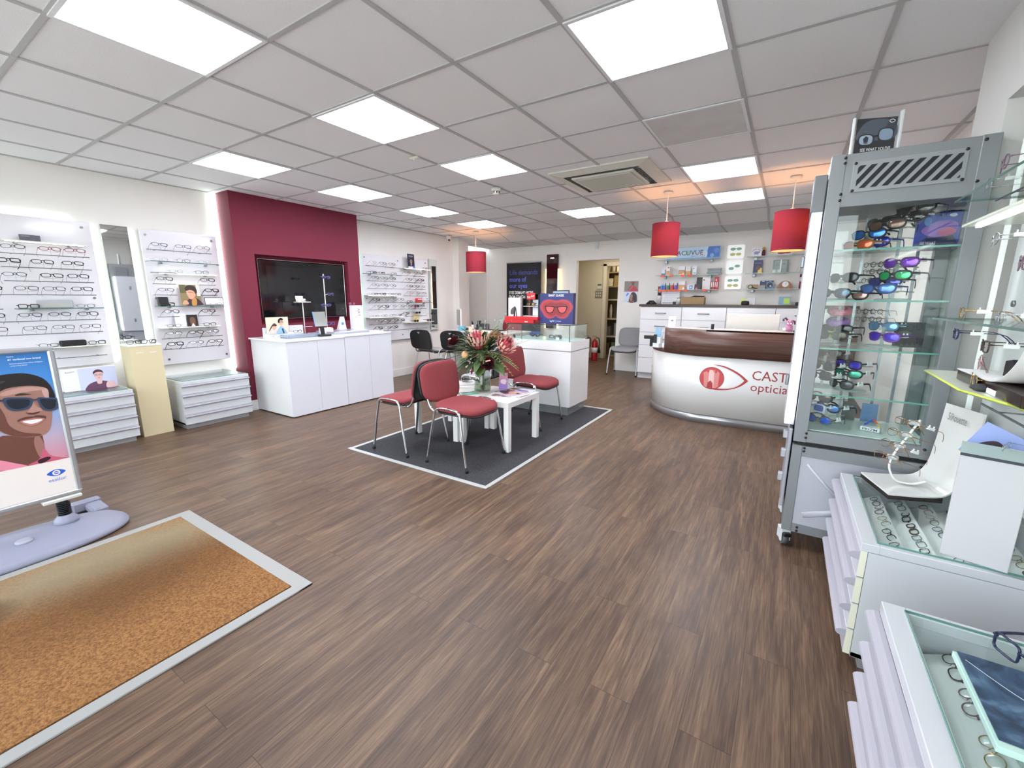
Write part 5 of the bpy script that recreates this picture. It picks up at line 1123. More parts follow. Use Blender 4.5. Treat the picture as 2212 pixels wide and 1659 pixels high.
# illuminated maroon mirror panel
t = thing('lit_mirror_column', 'tall maroon mirror panel with gold lit edges by the doorway', 'mirror', (-4.05, 7.86, 1.30))
obj('mirror_panel', MB().box(-.125, .125, -.02, .02, -.55, .90, bev=.002), mat('2e0f18', .06, spec=.8), t)
for s in (-1, 1): obj('lit_edge', MB().box(s*.128, s*.146, -.018, .01, -.55, .62), emis('ffd98a', 1.0), t)
obj('logo_plate', MB().box(-.04, .04, -.024, -.02, .82, .835), emis('fff0c8', .8), t)
t = thing('tablet_on_stand', 'tablet on a floor stand behind the navy display box', 'tablet', (-2.62, 5.35, 0))
obj('base', MB().lathe([(.15, 0), (.15, .012), (.02, .02)], 28), mat('d0d2d4', .4), t); obj('pole', MB().cyl((0, 0, .015), (0, 0, 1.33), .018, 12), mat('d0d2d4', .4), t)
obj('screen_unit', MB().box(-.13, .13, -.012, 0, 1.27, 1.45, bev=.006).box(-.115, .115, -.0128, -.012, 1.285, 1.435, 1), [BLACK, mat('a9c2dc', .1)], t)
# ---------------------------------------------------------------- reception desk
def deskpath(off=0., xr=.56, x0=-.70, n=14, back=5.78):
    P = [(xr, 4.93-off)]
    for k in range(n+1):
        a = PI/2*k/n; P.append((x0-(.72+off)*math.sin(a), 5.75-(.82+off)*math.cos(a)))
    P.append((x0-.72-off, back)); return P
def ribbon(mb, P, z0, z1, th, mi=0, smooth=True):
    Q = []
    for k, (x, y) in enumerate(P):
        a = P[max(0, k-1)]; b_ = P[min(len(P)-1, k+1)]; dx, dy = b_[0]-a[0], b_[1]-a[1]; L_ = math.hypot(dx, dy); Q.append((x-dy/L_*th, y+dx/L_*th))
    n = len(P); vs = [(x, y, z) for z in (z0, z1) for x, y in P]+[(x, y, z) for z in (z0, z1) for x, y in Q]
    fs = []
    for k in range(n-1):
        fs += [(k, k+1, n+k+1, n+k), (2*n+k, 3*n+k, 3*n+k+1, 2*n+k+1)]
    mb.add(vs, fs, mi, smooth)
    mb.add(vs, [(n+k, n+k+1, 3*n+k+1, 3*n+k) for k in range(n-1)]+[(k, 2*n+k, 2*n+k+1, k+1) for k in range(n-1)]+[(0, n, 3*n, 2*n), (n-1, 3*n-1, 4*n-1, 2*n-1)], mi)
    return mb
def wood(c1, c2, scl=(1, 14, 60), rough=.32):
    m = bpy.data.materials.new('wood_veneer'); m.use_nodes = True; nt = m.node_tree; N = nt.nodes; L = nt.links; p = N['Principled BSDF']
    tc = N.new('ShaderNodeTexCoord'); mp = N.new('ShaderNodeMapping'); mp.inputs['Scale'].default_value = scl; n = N.new('ShaderNodeTexNoise'); n.inputs['Scale'].default_value = 1.6; n.inputs['Detail'].default_value = 7; n.inputs['Distortion'].default_value = .3
    L.new(tc.outputs['Object'], mp.inputs[0]); L.new(mp.outputs[0], n.inputs['Vector']); r = N.new('ShaderNodeValToRGB'); r.color_ramp.elements[0].position = .35; r.color_ramp.elements[1].position = .68
    r.color_ramp.elements[0].color = (*lin(c1), 1); r.color_ramp.elements[1].color = (*lin(c2), 1); L.new(n.outputs['Fac'], r.inputs[0]); L.new(r.outputs[0], p.inputs['Base Color']); p.inputs['Roughness'].default_value = rough
    return m
WAL = wood('543930', '72544c')
t = thing('reception_desk', 'curved white reception desk with brown wood upper band and red eye logo', 'reception desk', (0, 0, 0))
obj('plinth', ribbon(MB(), deskpath(-.012), 0, .095, -.02), mat('b4b6b9', .28, metal=.7), t)
obj('front_panel', ribbon(MB(), deskpath(), .095, .735, -.02), mat('e9ebea', .16, coat=.5), t)
low = deskpath(.008, xr=.56); obj('wood_ledge', ribbon(MB(), low, .735, .775, -.04), WAL, t)
up = [p_ for p_ in deskpath(.012) if p_[0] > -1.17]; obj('wood_band', ribbon(MB(), up+[(-1.17, 5.13)], .735, 1.018, -.03), WAL, t)
top = [(.56, 4.93), (.56, 5.22), (-.70, 5.22), (-1.10, 5.35), (-1.15, 5.12), (-.95, 5.0), (-.70, 4.94)]
obj('upper_counter', MB().prism([(p_[0], p_[1]) for p_ in up]+[(-1.17, 5.13), (-1.10, 5.36), (-.70, 5.22), (.56, 5.22)], 1.0, 1.0195), mat('cfc8c2', .2), t)
obj('work_surface', MB().prism(deskpath(-.02)+[(-.85, 5.78), (-.70, 5.60), (.56, 5.60)], .745, .770), WHITEM, t)
# logo on the flat front (vinyl, world x / z on y=4.93)
yv = 4.9295
lg = MB()
def flat(pts, mi, dy=0.): lg.add([(x, yv-dy, z) for x, z in pts], [tuple(range(len(pts)))], mi)
cxl, czl, rl = -.607, .506, .1215
flat([(cxl+rl*math.cos(2*PI*k/40), czl+rl*math.sin(2*PI*k/40)) for k in range(40)], 0)
flat([(cxl+(rl-.006)*math.cos(2*PI*k/40), czl+(rl-.006)*math.sin(2*PI*k/40)) for k in range(40)], 1, .0004)
def tw(a): return [(cxl+x, czl+z) for x, z in a]
flat(tw([(-.072, -.088), (-.078, .0), (-.085, .055), (-.05, .075), (-.045, .06), (-.028, .06), (-.028, .09), (.028, .09), (.028, .06), (.045, .06), (.05, .085), (.072, .06), (.07, 0), (.068, -.088), (.02, -.113), (-.03, -.112)]), 2, .0008)
flat(tw([(-.03, -.11), (-.03, .06), (-.028, .09), (.0, .09), (.02, .06), (.025, -.112)]), 3, .0012)
flat(tw([(-.042, -.108), (-.036, -.05), (-.012, -.025), (.012, -.05), (.018, -.113)]), 0, .0016)
out = [(-.60, .655), (-.52, .650), (-.42, .618), (-.32, .560), (-.262, .51), (-.33, .447), (-.42, .405), (-.52, .385), (-.60, .385), (-.66, .40)]
inn = [(-.54, .402), (-.46, .404), (-.39, .425), (-.335, .46), (-.295, .508), (-.345, .558), (-.43, .605), (-.52, .638), (-.60, .655)]
a_ = spl([(-.60, .6555), (-.50, .648), (-.39, .605), (-.31, .553), (-.262, .510)], 5, False); b_ = spl([(-.262, .510), (-.325, .450), (-.41, .408), (-.50, .388), (-.58, .386), (-.655, .402)], 5, False)
c_ = spl([(-.297, .510), (-.345, .556), (-.43, .605), (-.51, .636), (-.60, .6545)], 5, False); d_ = spl([(-.54, .405), (-.46, .408), (-.39, .428), (-.335, .466), (-.297, .510)], 5, False)
n_ = len(a_)
for k in range(n_-1): flat([a_[k], a_[k+1], c_[n_-2-k], c_[n_-1-k]], 0, .002)
dn = spl([(-.297, .510), (-.335, .466), (-.39, .428), (-.46, .408), (-.53, .403), (-.54, .403)], 5, False)
for k in range(min(len(b_), len(dn))-1): flat([b_[k], b_[k+1], dn[k+1], dn[k]], 0, .002)
RM = mat('b03238', .4)
obj('eye_logo', lg, [RM, mat('c9454a', .4), mat('dc8a86', .4), mat('f0c9c4', .35)], t)
for s_, x_, z_, sz, w_ in (('CASTLE', -.232, .528, .145, .425), ('opticians', -.236, .412, .132, .43)):
    q = MB(); vs, fs = glyphs(s_); x0 = min(v[0] for v in vs); x1 = max(v[0] for v in vs); k = w_/(x1-x0); q.add([(x_+(a-x0)*k, yv-.0005, z_+b*sz*.95) for a, b in vs], fs); obj('lettering', q, mat('9c2c34', .4), t)
# things on the desk
t = thing('computer_monitor', 'white computer monitor seen from behind on the reception desk', 'monitor', (-.31, 5.36, .771))
obj('back_shell', MB().box(-.255, .255, -.02, .012, .15, .405, bev=.006), mat('cfcdc7', .35), t); obj('stand', MB().box(-.04, .04, -.01, .02, .01, .16).box(-.11, .11, -.07, .07, 0, .012, bev=.003), mat('d8d8d6', .3), t)
obj('logo_ring', MB().tube([(.0+.018*math.cos(2*PI*k/20), -.0205, .19+.018*math.sin(2*PI*k/20)) for k in range(20)], .0012, 4, closed=True), mat('d3d3d0', .3), t)
mb = MB().add([(-.045, -.03, 0), (.035, -.03, 0), (.035, .02, .122), (-.045, .02, .122), (-.045, .05, 0), (.035, .05, 0)], [(0, 1, 2, 3), (3, 2, 5, 4), (0, 3, 4), (1, 5, 2)])
t = solo('tent_card', mb, mat('d8d6d4', .4), 'white folded card with small blue emblem on the desk top', 'card', (-1.10, 5.16, 1.020), rz=.1); obj('print', MB().add([(.0+.014*math.cos(2*PI*k/16)-.005, .0-.0012, .07+.014*math.sin(2*PI*k/16)) for k in range(16)], [tuple(range(16))]), mat('7a88b0', .4), t, loc=(0, -.002, 0))
solo('pen_holder', MB().cyl((0, 0, 0), (0, 0, .055), .016, 14), BLACK, 'short black pot on the reception desk top', 'pot', (-.66, 5.04, 1.020))
t = thing('card_holder', 'white leaflet holder with a blue card at the curved desk end', 'leaflet holder', (-1.255, 5.17, .776), rz=-.45)
obj('holder_body', MB().box(-.045, .045, -.03, .03, 0, .05, bev=.002).box(-.045, .045, -.01, .03, .05, .12, bev=.002).box(-.045, .045, .01, .03, .12, .19, bev=.002), mat('eceff4', .3), t); obj('blue_card', MB().box(-.04, .04, .0, .008, .12, .225).box(-.04, .0, -.025, -.018, .05, .15, 1), [mat('9fc8e8', .4), mat('2a3138', .4)], t)
t = thing('card_terminal', 'black card payment terminal sticking out at the curved desk end', 'card reader', (-1.345, 5.25, .776), rz=.3)
obj('terminal_body', MB().box(-.09, .04, -.03, .03, .09, .13, bev=.006).box(-.02, .02, -.02, .02, 0, .1), BLACK, t)
t = thing('soft_toy', 'small pink and white long-eared toy on the desk top', 'toy', (.03, 5.12, 1.020))
PKT = mat('c486ac', .7); DKT = mat('5a2848', .6)
obj('body', MB().sph((0, 0, .035), .035, 0, sz=1.1).sph((-.035, -.01, .018), .02, 1).sph((.02, -.01, .012), .014, 0), [PKT, mat('e8dcdc', .7)], t); obj('head', MB().sph((.0, -.01, .088), .03), PKT, t)
obj('ear', MB().tube([(-.015, 0, .105), (-.04, 0, .135), (-.055, 0, .12), (-.05, 0, .10)], .009, 6), DKT, t); obj('ear', MB().tube([(.02, 0, .105), (.04, 0, .10), (.05, 0, .07)], .009, 6), DKT, t)
obj('bow', MB().sph((-.012, -.035, .08), .008).sph((.014, -.035, .08), .008), mat('f0e0e8', .6), t); obj('eye', MB().sph((-.01, -.037, .095), .004), BLACK, t); obj('eye', MB().sph((.012, -.037, .095), .004), BLACK, t)
solo('desk_pen', MB().cyl((-.05, 0, .005), (.05, 0, .005), .005, 8), BLACK, 'black pen lying beside the soft toy', 'pen', (.12, 5.08, 1.020)); solo('paper_pad', MB().box(-.07, .07, -.04, .04, 0, .012), mat('e8e8e4', .5), 'white pad lying behind the soft toy', 'paper', (.20, 5.13, 1.020))

# ---------------------------------------------------------------- back counter
FR = mat('e4e5e8', .22, coat=.3); HD = mat('8a8c90', .3, metal=.9)
zs = [.10, .36, .576, .79, 1.005, 1.213]
for n_, (a, b_) in enumerate(((-2.085, -1.43), (-1.427, -.784), (-.781, -.144), (-.141, .50))):
    W = b_-a; t = thing('drawer_cabinet', 'white five drawer cabinet under the dark worktop, %s from the grey chair' % ORD[n_], 'cabinet', ((a+b_)/2, 7.3, 0), group='drawer cabinets along the back wall')
    obj('carcass', MB().box(-W/2, W/2, .02, .595, .10, 1.215), FR, t); obj('plinth', MB().box(-W/2, W/2, .05, .58, 0, .10), mat('c9cacc', .35), t)
    for k in range(5):
        z0, z1 = zs[k], zs[k+1]; d_ = obj('drawer', MB().box(-W/2+.003, W/2-.003, 0, .019, z0+.004, z1-.004, bev=.001), FR, t); zc = (z0+z1)/2
        obj('drawer_handle', MB().tube([(-.085, 0, zc), (-.08, -.022, zc), (-.04, -.028, zc), (.04, -.028, zc), (.08, -.022, zc), (.085, 0, zc)], .005, 6, sq=(1.5, .8)), HD, d_)
solo('worktop', MB().box(-2.11, .80, 7.28-7.5, 7.895-7.5, 1.215, 1.25, bev=.002), wood('33241e', '4c3932', rough=.3), 'dark brown worktop along the back wall drawers', 'worktop', (0, 7.5, 0))
# glass wall shelves
def bshelf(label, x0, x1, z, d=.22):
    t = thing('glass_shelf', label, 'shelf', ((x0+x1)/2, YB, z), group='glass shelves behind the reception desk'); W = x1-x0
    obj('shelf_panel', MB().box(-W/2, W/2, -d, -.002, -.004, .004), CLEAR, t); obj('shelf_edge', MB().box(-W/2, W/2, -d-.0015, -d, -.004, .004), mat('9fb8ae', .2), t)
    for q in (-.38, .36): obj('clamp', MB().box(q*W-.02, q*W+.02, -.05, 0, -.045, -.004, bev=.003).box(q*W-.02, q*W+.02, -.04, 0, .004, .012), STEEL, t)
for nm, z in (('top', 1.978), ('middle', 1.728), ('lowest', 1.488)): bshelf('%s glass shelf in the column over the drawer cabinets' % nm, -1.97, -1.0, z); bshelf('%s glass shelf in the column beside the tall cabinet' % nm, -.615, .30, z)
Y0 = 7.78
def bx(name, label, x0, x1, z0, z1, col, d=.06, y=Y0, prints=(), cat='box', rough=.4, group=None):
    p = Pic(x1-x0, z1-z0, col, t=d, rough=rough)
    for f_ in prints:
        if f_[0] == 'r': p.rect((f_[1]-.5)*(x1-x0), f_[2]*(z1-z0), (f_[3]-.5)*(x1-x0), f_[4]*(z1-z0), f_[5])
        elif f_[0] == 'e': p.ell((f_[1]-.5)*(x1-x0), f_[2]*(z1-z0), f_[3]*(x1-x0), f_[4]*(z1-z0), f_[5])
        else: p.text(f_[1], (f_[2]-.5)*(x1-x0), f_[3]*(z1-z0), f_[4]*(z1-z0), f_[5], 'l', width=f_[6]*(x1-x0))
    return p.solo(name, label, cat, ((x0+x1)/2, y+d*.5, z0+.0045), 0, group)
# big lens-brand box
p = Pic(.82, .185, 'b9d2ee', t=.12); p.poly([(.2, 0), (.41, 0), (.41, .185), (.24, .185)], '3f74c8'); p.blob([(.0, 0), (.1, .09), (.22, .12), (.2, 0)], 'd0def2'); p.ell(.30, .05, .03, .03, '86aee6'); p.ell(.36, .12, .04, .04, '5f92dc'); p.rect(-.41, 0, .41, .02, '6aa0dc')
p.poly(spl([(-.12, .07), (-.085, .105), (-.07, .15), (-.055, .105), (-.06, .07)], 4), '8cc8a8'); p.text('ACUVUE', -.245, .065, .105, '26282e', width=.41); p.text('OASYS MAX', -.02, .03, .034, '3a4058', width=.22)
p.solo('product_box', 'long blue and white contact lens box on the top glass shelf', 'box', (-1.42, 7.86, 1.983), 0)
S1, S2, S3 = 1.728, 1.488, 1.25
bx('product_box', 'small blue and white box at the end of the middle shelf', -1.896, -1.84, S1, S1+.098, 'e8e8f0', prints=[('r', 0, 0, 1, .35, '5a86c8')])
bx('product_box', 'tall white and orange box with a pink dot on the middle shelf', -1.82, -1.76, S1, S1+.148, 'efecec', prints=[('r', .05, .05, .95, .5, 'dfa468'), ('e', .6, .85, .2, .07, 'c83a58')])
bx('product_box', 'white and orange house-shaped box on the middle shelf', -1.616, -1.52, S1, S1+.14, 'ecebf0', prints=[('r', 0, .08, 1, .5, 'dba05e'), ('e', .82, .15, .16, .12, 'ece8f0'), ('r', 0, .5, 1, .55, '6a6c90')])
bx('product_box', 'white and orange box beside the house-shaped one, middle shelf', -1.505, -1.43, S1, S1+.138, 'ebe9e6', prints=[('r', 0, .05, 1, .42, 'd9a263'), ('t', 'optase', .2, .7, .09, '70707a', .6)])
bx('product_box', 'white box with navy dots on the middle shelf', -1.40, -1.335, S1, S1+.132, 'eeeef4', prints=[('e', .3, .75, .12, .06, '2a2a48'), ('e', .65, .2, .12, .06, '2a2a48'), ('e', .3, .2, .08, .04, '2a2a48')])
mb = MB(); R_ = random.Random(8)
for k in range(7): mb.box(-.10+R_.uniform(-.01, .01), .10+R_.uniform(-.01, .01), -.06, .06, .014*k, .014*k+.012, k % 3, bev=.005)
solo('cleaning_cloths', mb, [mat('c9ccd2', .8), mat('b4b0c4', .8), mat('a8c4b8', .8)], 'folded pastel cleaning cloths stacked on the middle shelf', 'cloth', (-1.07, 7.80, S1+.005))
for k, (c_, nm) in enumerate((('3f86d0', 'blue'), ('2f6fc8', 'deeper blue'), ('2f8a68', 'green'), ('d8443c', 'red'), ('7a4ab8', 'violet'))):
    x0 = (-1.895, -1.855, -1.79, -1.725, -1.66)[k]; bx('spray_box', '%s topped white box in the row on the lowest shelf' % nm, x0, x0+.034, S2, S2+.112, c_, prints=[('r', 0, .68, 1, 1, 'e9e9ee'), ('e', .5, .82, .2, .06, c_)], group='small coloured boxes on the lowest shelf')
bx('product_box', 'white and orange house-shaped box on the lowest shelf', -1.598, -1.50, S2, S2+.14, 'ecebf0', prints=[('r', 0, .08, 1, .5, 'dba05e'), ('e', .82, .15, .16, .12, 'ece8f0'), ('r', 0, .5, 1, .55, '6a6c90')])
bx('product_box', 'low white and blue box on the lowest shelf', -1.46, -1.35, S2, S2+.076, 'e6ebf4', prints=[('r', .3, .1, .75, .9, '6a86c8'), ('e', .5, .5, .12, .25, 'e8eef8')])
bx('product_box', 'black box with a white leaflet before it, lowest shelf', -1.33, -1.245, S2, S2+.20, '2c2c30', d=.03, y=7.83); bx('product_box', 'small black and pink box on the lowest shelf', -1.335, -1.245, S2, S2+.085, '3a3036', d=.04, y=7.73, prints=[('e', .3, .2, .2, .18, 'd84a78')])
bx('leaflet', 'tall white leaflet with a red dot on the lowest shelf', -1.235, -1.115, S2, S2+.205, 'e9e7e6', d=.01, prints=[('e', .2, .75, .1, .06, 'c03c48')], cat='leaflet')
for k in range(4): bx('spray_box', 'slim red and white tube, %s from the white leaflet' % ORD[k], -1.098+.027*k, -1.077+.027*k, S2, S2+.125, ('9c2c38', 'd8404a')[k % 2], prints=[('r', .2, .3, .8, .9, 'f0eaea')], d=.03, y=7.76, group='slim red tubes on the lowest shelf')
bx('product_box', 'red and silver box behind the slim red tubes', -1.06, -.995, S2+.0, S2+.20, 'c8343c', d=.03, y=7.83, prints=[('e', .4, .75, .14, .1, 'f0d0d0')])
# orange price markers
OR = mat('ff6038', .5)
def ptag(x, z, lab): 
    solo('price_marker', MB().prism([(-.035, .006), (.035, .006), (.030, -.018), (0, -.03), (-.030, -.018)], -.003, 0, ax='y'), OR, lab, 'price tag', (x, 7.674, z-.001), group='orange price markers on the shelf edges')
for k, x in enumerate((-1.86, -1.71, -1.53, -1.42)): ptag(x, S1, 'orange price marker on the middle shelf edge, %s from the doorway' % ORD[k])
for k, x in enumerate((-1.87, -1.80, -1.73, -1.655, -1.57, -1.47, -1.18)): ptag(x, S2, 'orange price marker on the lowest shelf edge, %s from the doorway' % ORD[k])
# worktop things
WT = 1.2505
t = thing('stacked_bottle', 'white and navy bottle at the doorway end of the worktop', 'bottle', (-1.90, 7.72, WT)); obj('bottle_body', MB().lathe([(.033, 0), (.034, .13), (.03, .14), (.014, .15)], 18), mat('e6e6ea', .3), t); obj('bottle_cap', MB().cyl((0, 0, .148), (0, 0, .19), .022, 14), mat('1c2038', .4), t)
bx('small_poster', 'small red and black poster card above the worktop bottle', -1.965, -1.90, WT, WT+.30, '8a3a3c', d=.004, y=7.87, prints=[('r', 0, 0, 1, .45, '24222a'), ('e', .5, .75, .3, .12, 'c8a090')], cat='poster')
p = Pic(.30, .21, 'e3e4ea', t=.004); 
for k in range(8): p.rect(-.11+.01*(k % 3), .18-.018*k, .11-.012*(k % 2), .184-.018*k, 'a9acb8')
for k in range(9): p.rect(-.12+.026*k, .012, -.102+.026*k, .03, '7a7c80')
p.solo('notice', 'white printed notice propped on the worktop', 'notice', (-1.72, 7.74, WT+.001), rot=(-.12, 0, 0))
solo('dark_glasses_pile', MB().box(-.08, .08, -.05, .05, 0, .018, bev=.006).tube([(-.07, 0, .015), (-.03, 0, .05), (.03, 0, .05), (.07, 0, .015)], .012, 6).tube([(-.05, -.03, .015), (.0, -.03, .035), (.05, -.03, .015)], .01, 6), BLACKM, 'small dark heap of straps at the doorway end of the worktop', 'straps', (-1.98, 7.55, WT))
solo('patterned_cup', MB().lathe([(.026, 0), (.03, .10), (.028, .10), (.024, .01)], 18).lathe([(.031, .10), (.031, .108), (0, .11)], 18, 1).box(-.03, -.028, -.01, .01, .03, .08, 2), [mat('d9dedc', .4, vary=.35, vscale=70), mat('2c5a44', .5), mat('24483a', .5)], 'cup with dark green pattern beside the brown box', 'cup', (-1.555, 7.62, WT))
solo('small_black_box', MB().box(-.02, .02, -.02, .02, 0, .045, bev=.002), BLACK, 'tiny black box before the notice', 'box', (-1.615, 7.60, WT))
t = thing('brown_box', 'long brown cardboard box with open flap on the worktop', 'box', (-1.33, 7.66, WT)); KR = mat('a58a68', .8, vary=.05, vscale=30)
obj('box_body', MB().box(-.175, .175, -.09, .09, 0, .118, bev=.003), KR, t); obj('flap', MB().add([(-.05, -.02, .118), (.16, -.02, .118), (.165, .05, .14), (.0, .05, .145)], [(0, 1, 2, 3)]).add([(-.05, -.02, .117), (.16, -.02, .117), (.165, .05, .138), (.0, .05, .143)], [(3, 2, 1, 0)]), mat('3a3836', .8), t)
mb = MB(); 
for k in range(6): mb.box(-.2+.065*k, -.12+.065*k, -.03+.01*(k % 3), .06, .002*k, .002*k+.0035, k % 3)
solo('loose_papers', mb, [mat('d9dcd0', .6), mat('c4cad8', .6), mat('d8d49a', .6)], 'loose printed papers spread on the worktop', 'papers', (-.90, 7.62, WT))
bx('note_box', 'white and yellow card box behind the black pouch', -.636, -.44, WT, WT+.105, 'e2e3e6', y=7.70, prints=[('r', 0, 0, .35, .9, 'dfe27a'), ('e', .3, .85, .2, .1, 'c8d8a8')])
solo('black_pouch', pad(.11, .07, .06, 2.6, 24), BLACKM, 'rounded black pouch on the worktop', 'pouch', (-.565, 7.58, WT))
bx('note_box', 'blue card box with a green note on the worktop', -.129, .02, WT, WT+.12, '86aec6', y=7.68, d=.08, prints=[('r', .42, .12, .92, .8, 'c2e05a')])
solo('computer_mouse', pad(.05, .045, .045, 2.4, 20), BLACK, 'small black rounded object beside the mug', 'pouch', (.11, 7.58, WT))
t = solo('white_mug', MB().lathe([(.033, 0), (.034, .095), (.031, .095), (.03, .008), (0, .008)], 20).tube([(.033, 0, .02), (.055, 0, .035), (.055, 0, .065), (.033, 0, .08)], .005, 6), mat('e9e8e6', .25), 'white mug with dark print beside the tall cabinet', 'mug', (.18, 7.60, WT)); obj('print', MB().box(-.02, -.008, -.036, -.033, .055, .075).box(-.02, -.01, -.036, -.033, .02, .035).box(.004, .016, -.036, -.033, .05, .07), mat('3a3a3c', .5), t)
# right-hand column of shelves
p = Pic(.135, .135, 'eceaf2', t=.004); p.ell(0, .055, .035, .022, '8a90c0'); p.ell(.03, .065, .015, .013, '8a90c0'); p.rect(-.025, .02, -.015, .045, '8a90c0'); p.rect(.01, .02, .02, .045, '8a90c0')
for k, ch in enumerate('THANK EWE!'):
    a = PI*.86-PI*.72*k/9; p.text(ch, .052*math.cos(a), .052+.052*math.sin(a), .02, '3c3c6a', 'c', ang=a-PI/2)
p.solo('greeting_card', 'white thank-you card with a round sheep on the top shelf', 'card', (-.50, 7.80, 1.9825), rot=(-.1, 0, 0))
solo('bird_figure', MB().lathe([(.018, 0), (.026, .03), (.02, .08), (.012, .10)], 14).sph((.0, 0, .118), .024, 1), [mat('6a2036', .5), mat('d8b040', .5)], 'little maroon and yellow figure beside the thank-you card', 'figurine', (-.405, 7.82, 1.9825))
bx('framed_photo', 'small white framed picture with red print on the top shelf', -.24, -.03, 1.978, 2.06, 'e8e4e4', prints=[('e', .35, .4, .25, .2, 'a84048'), ('e', .7, .4, .2, .15, 'b85058')], cat='picture')
bx('boxed_product', 'dark blue and yellow hanging pack on the middle shelf', -.52, -.40, S1, S1+.195, '20245e', prints=[('r', .55, 0, 1, .4, 'e8c860'), ('e', .55, .4, .25, .18, '5a3a2c'), ('t', 'optichamois', .15, .75, .07, 'b8c0e8', .7)], d=.03)
t = thing('acrylic_certificate', 'clear stand with two printed sheets and a bright strip', 'stand', (-.16, 7.80, S1+.0045)); p = Pic(.155, .165, 'e6e7ea', t=.003); p.rect(-.07, .09, -.01, .094, '6a7080'); p.text('oo', -.06, .11, .03, '5a6070', width=.03); p.text('oo', .02, .105, .04, '3a4048', width=.04); p.rect(.015, .03, .06, .033, '8a90a0'); p.rect(-.065, .05, -.015, .052, '9a9fae'); p.rect(-.065, .04, -.015, .042, '9a9fae'); p.make('printed_sheets', t, (0, 0, .012)); obj('clear_block', MB().box(-.10, .10, -.006, -.004, 0, .19).box(-.10, .10, .004, .008, 0, .19), glass('e9f0ee', .6, 0, .12), t); obj('bright_strip', MB().box(-.008, .008, -.009, -.006, 0, .19), mat('f4f8f6', .1), t)
t = thing('potted_spider_plant', 'spider plant in a small pot on the middle shelf', 'plant', (.22, 7.79, S1+.0045)); obj('pot', MB().lathe([(.036, 0), (.045, .075), (.05, .075), (.05, .10), (.046, .10), (.04, .08)], 18).lathe([(.051, .07), (.052, .102)], 18, 1), [mat('b0aea4', .6), mat('3f3b36', .6)], t)
mb = MB(); R_ = random.Random(11)
for k in range(16): a = R_.uniform(0, 2*PI); leaf(mb, (0, 0, .09), (math.cos(a), math.sin(a)*.5, R_.uniform(.5, 1.6)), R_.uniform(.09, .14), .012, k % 2, droop=R_.uniform(.5, .9), n=6)
mb.tube(spl([(-.02, -.02, .10), (-.08, -.03, .13), (-.14, -.04, .09), (-.17, -.05, .02)], 5, False), .0022, 5, 1).tube(spl([(-.02, -.03, .10), (-.08, -.04, .11), (-.12, -.05, .06), (-.13, -.05, -.01)], 5, False), .0022, 5, 1)
obj('leaves', mb, [mat('5a7a40', .6), mat('8a9a70', .6)], t)
bx('small_brown_box', 'brown and white box behind the magnifier on the lowest shelf', -.59, -.425, S2, S2+.07, 'cdbfa8', prints=[('r', .5, 0, 1, 1, 'a8845c')], d=.05)
t = thing('magnifying_glass', 'round black rimmed magnifying glass on the lowest shelf', 'magnifier', (-.53, 7.73, S2+.040)); obj('lens_rim', MB().tube([(.03*math.cos(2*PI*k/20), 0, .03*math.sin(2*PI*k/20)) for k in range(20)], .004, 6, closed=True), BLACK, t, rot=(-.1, 0, 0)); obj('lens', MB().cyl((0, -.001, 0), (0, .001, 0), .028, 20), CLEAR, t, rot=(-.1, 0, 0)); obj('handle', MB().tube([(.028, 0, -.01), (.10, 0, -.032)], .006, 6), BLACK, t)
bx('boxed_product', 'dark blue hanging pack nearer the magnifier on the lowest shelf', -.405, -.318, S2, S2+.125, '20265a', d=.02, prints=[('e', .5, .4, .42, .3, '3a4048'), ('r', .3, .88, .7, .94, 'e8e8f0')]); bx('boxed_product', 'blue hanging pack with a black ring nearer the clock', -.313, -.226, S2, S2+.125, '5f86b4', d=.02, prints=[('r', 0, .8, 1, 1, '20265a'), ('e', .5, .45, .42, .3, '14161a'), ('e', .58, .35, .15, .1, 'e8eaf0'), ('r', .3, .88, .7, .94, 'e8e8f0')])
bx('glasses_case', 'grey glasses case on the lowest shelf before the blue packs', -.422, -.326, S2, S2+.055, '8c8c94', d=.05, y=7.71, cat='case')
t = thing('mantel_clock', 'brown wooden arched clock with white face on the lowest shelf', 'clock', (-.072, 7.79, S2+.0045)); prof = [(-.105, 0), (-.10, .03), (-.085, .065), (-.055, .10), (-.02, .118), (.02, .118), (.055, .10), (.085, .065), (.10, .03), (.105, 0)]
obj('wooden_case', MB().prism(prof, -.025, .025, ax='y'), wood('7a4a2c', 'a46c44', (20, 4, 4)), t); obj('clock_face', MB().cyl((0, -.028, .068), (0, -.025, .068), .042, 28), mat('efeeea', .4), t); obj('hand', MB().box(-.0015, .0015, -.030, -.029, .066, .094), BLACK, t, rot=(0, .5, 0), loc=(-.033, 0, .008)); obj('hand', MB().box(-.0018, .0018, -.031, -.030, .066, .086), BLACK, t, rot=(0, 1.15, 0), loc=(-.062, 0, .04))
mb = MB(); 
for k in range(12): a = 2*PI*k/12; mb.box(.034*math.cos(a)-.002, .034*math.cos(a)+.002, -.0288, -.028, .068+.034*math.sin(a)-.002, .068+.034*math.sin(a)+.002)
obj('hour_marks', mb, BLACK, t)
for x_, c_, nm in ((.135, '7c1f3a', 'maroon and white'), (.21, '2a3ab0', 'blue and white')):
    t = thing('stacked_tubs', nm+' stacked tubs at the end of the lowest shelf', 'tubs', (x_, 7.78, S2+.0045), group='stacked tubs on the lowest shelf'); mb = MB()
    prof = []
    for k in range(4): prof += [(.036, .027*k), (.03, .027*k+.014), (.036, .027*k+.022)]
    mb.lathe(prof, 18); obj('tub_body', mb, mat(c_, .4), t); obj('tub_label', MB().lathe([(.036, .105), (.037, .16), (.036, .165)], 18), mat('dfdce0', .4), t); obj('tub_lid', MB().lathe([(.037, .165), (.037, .21), (.0, .212)], 18), mat(c_, .4), t)
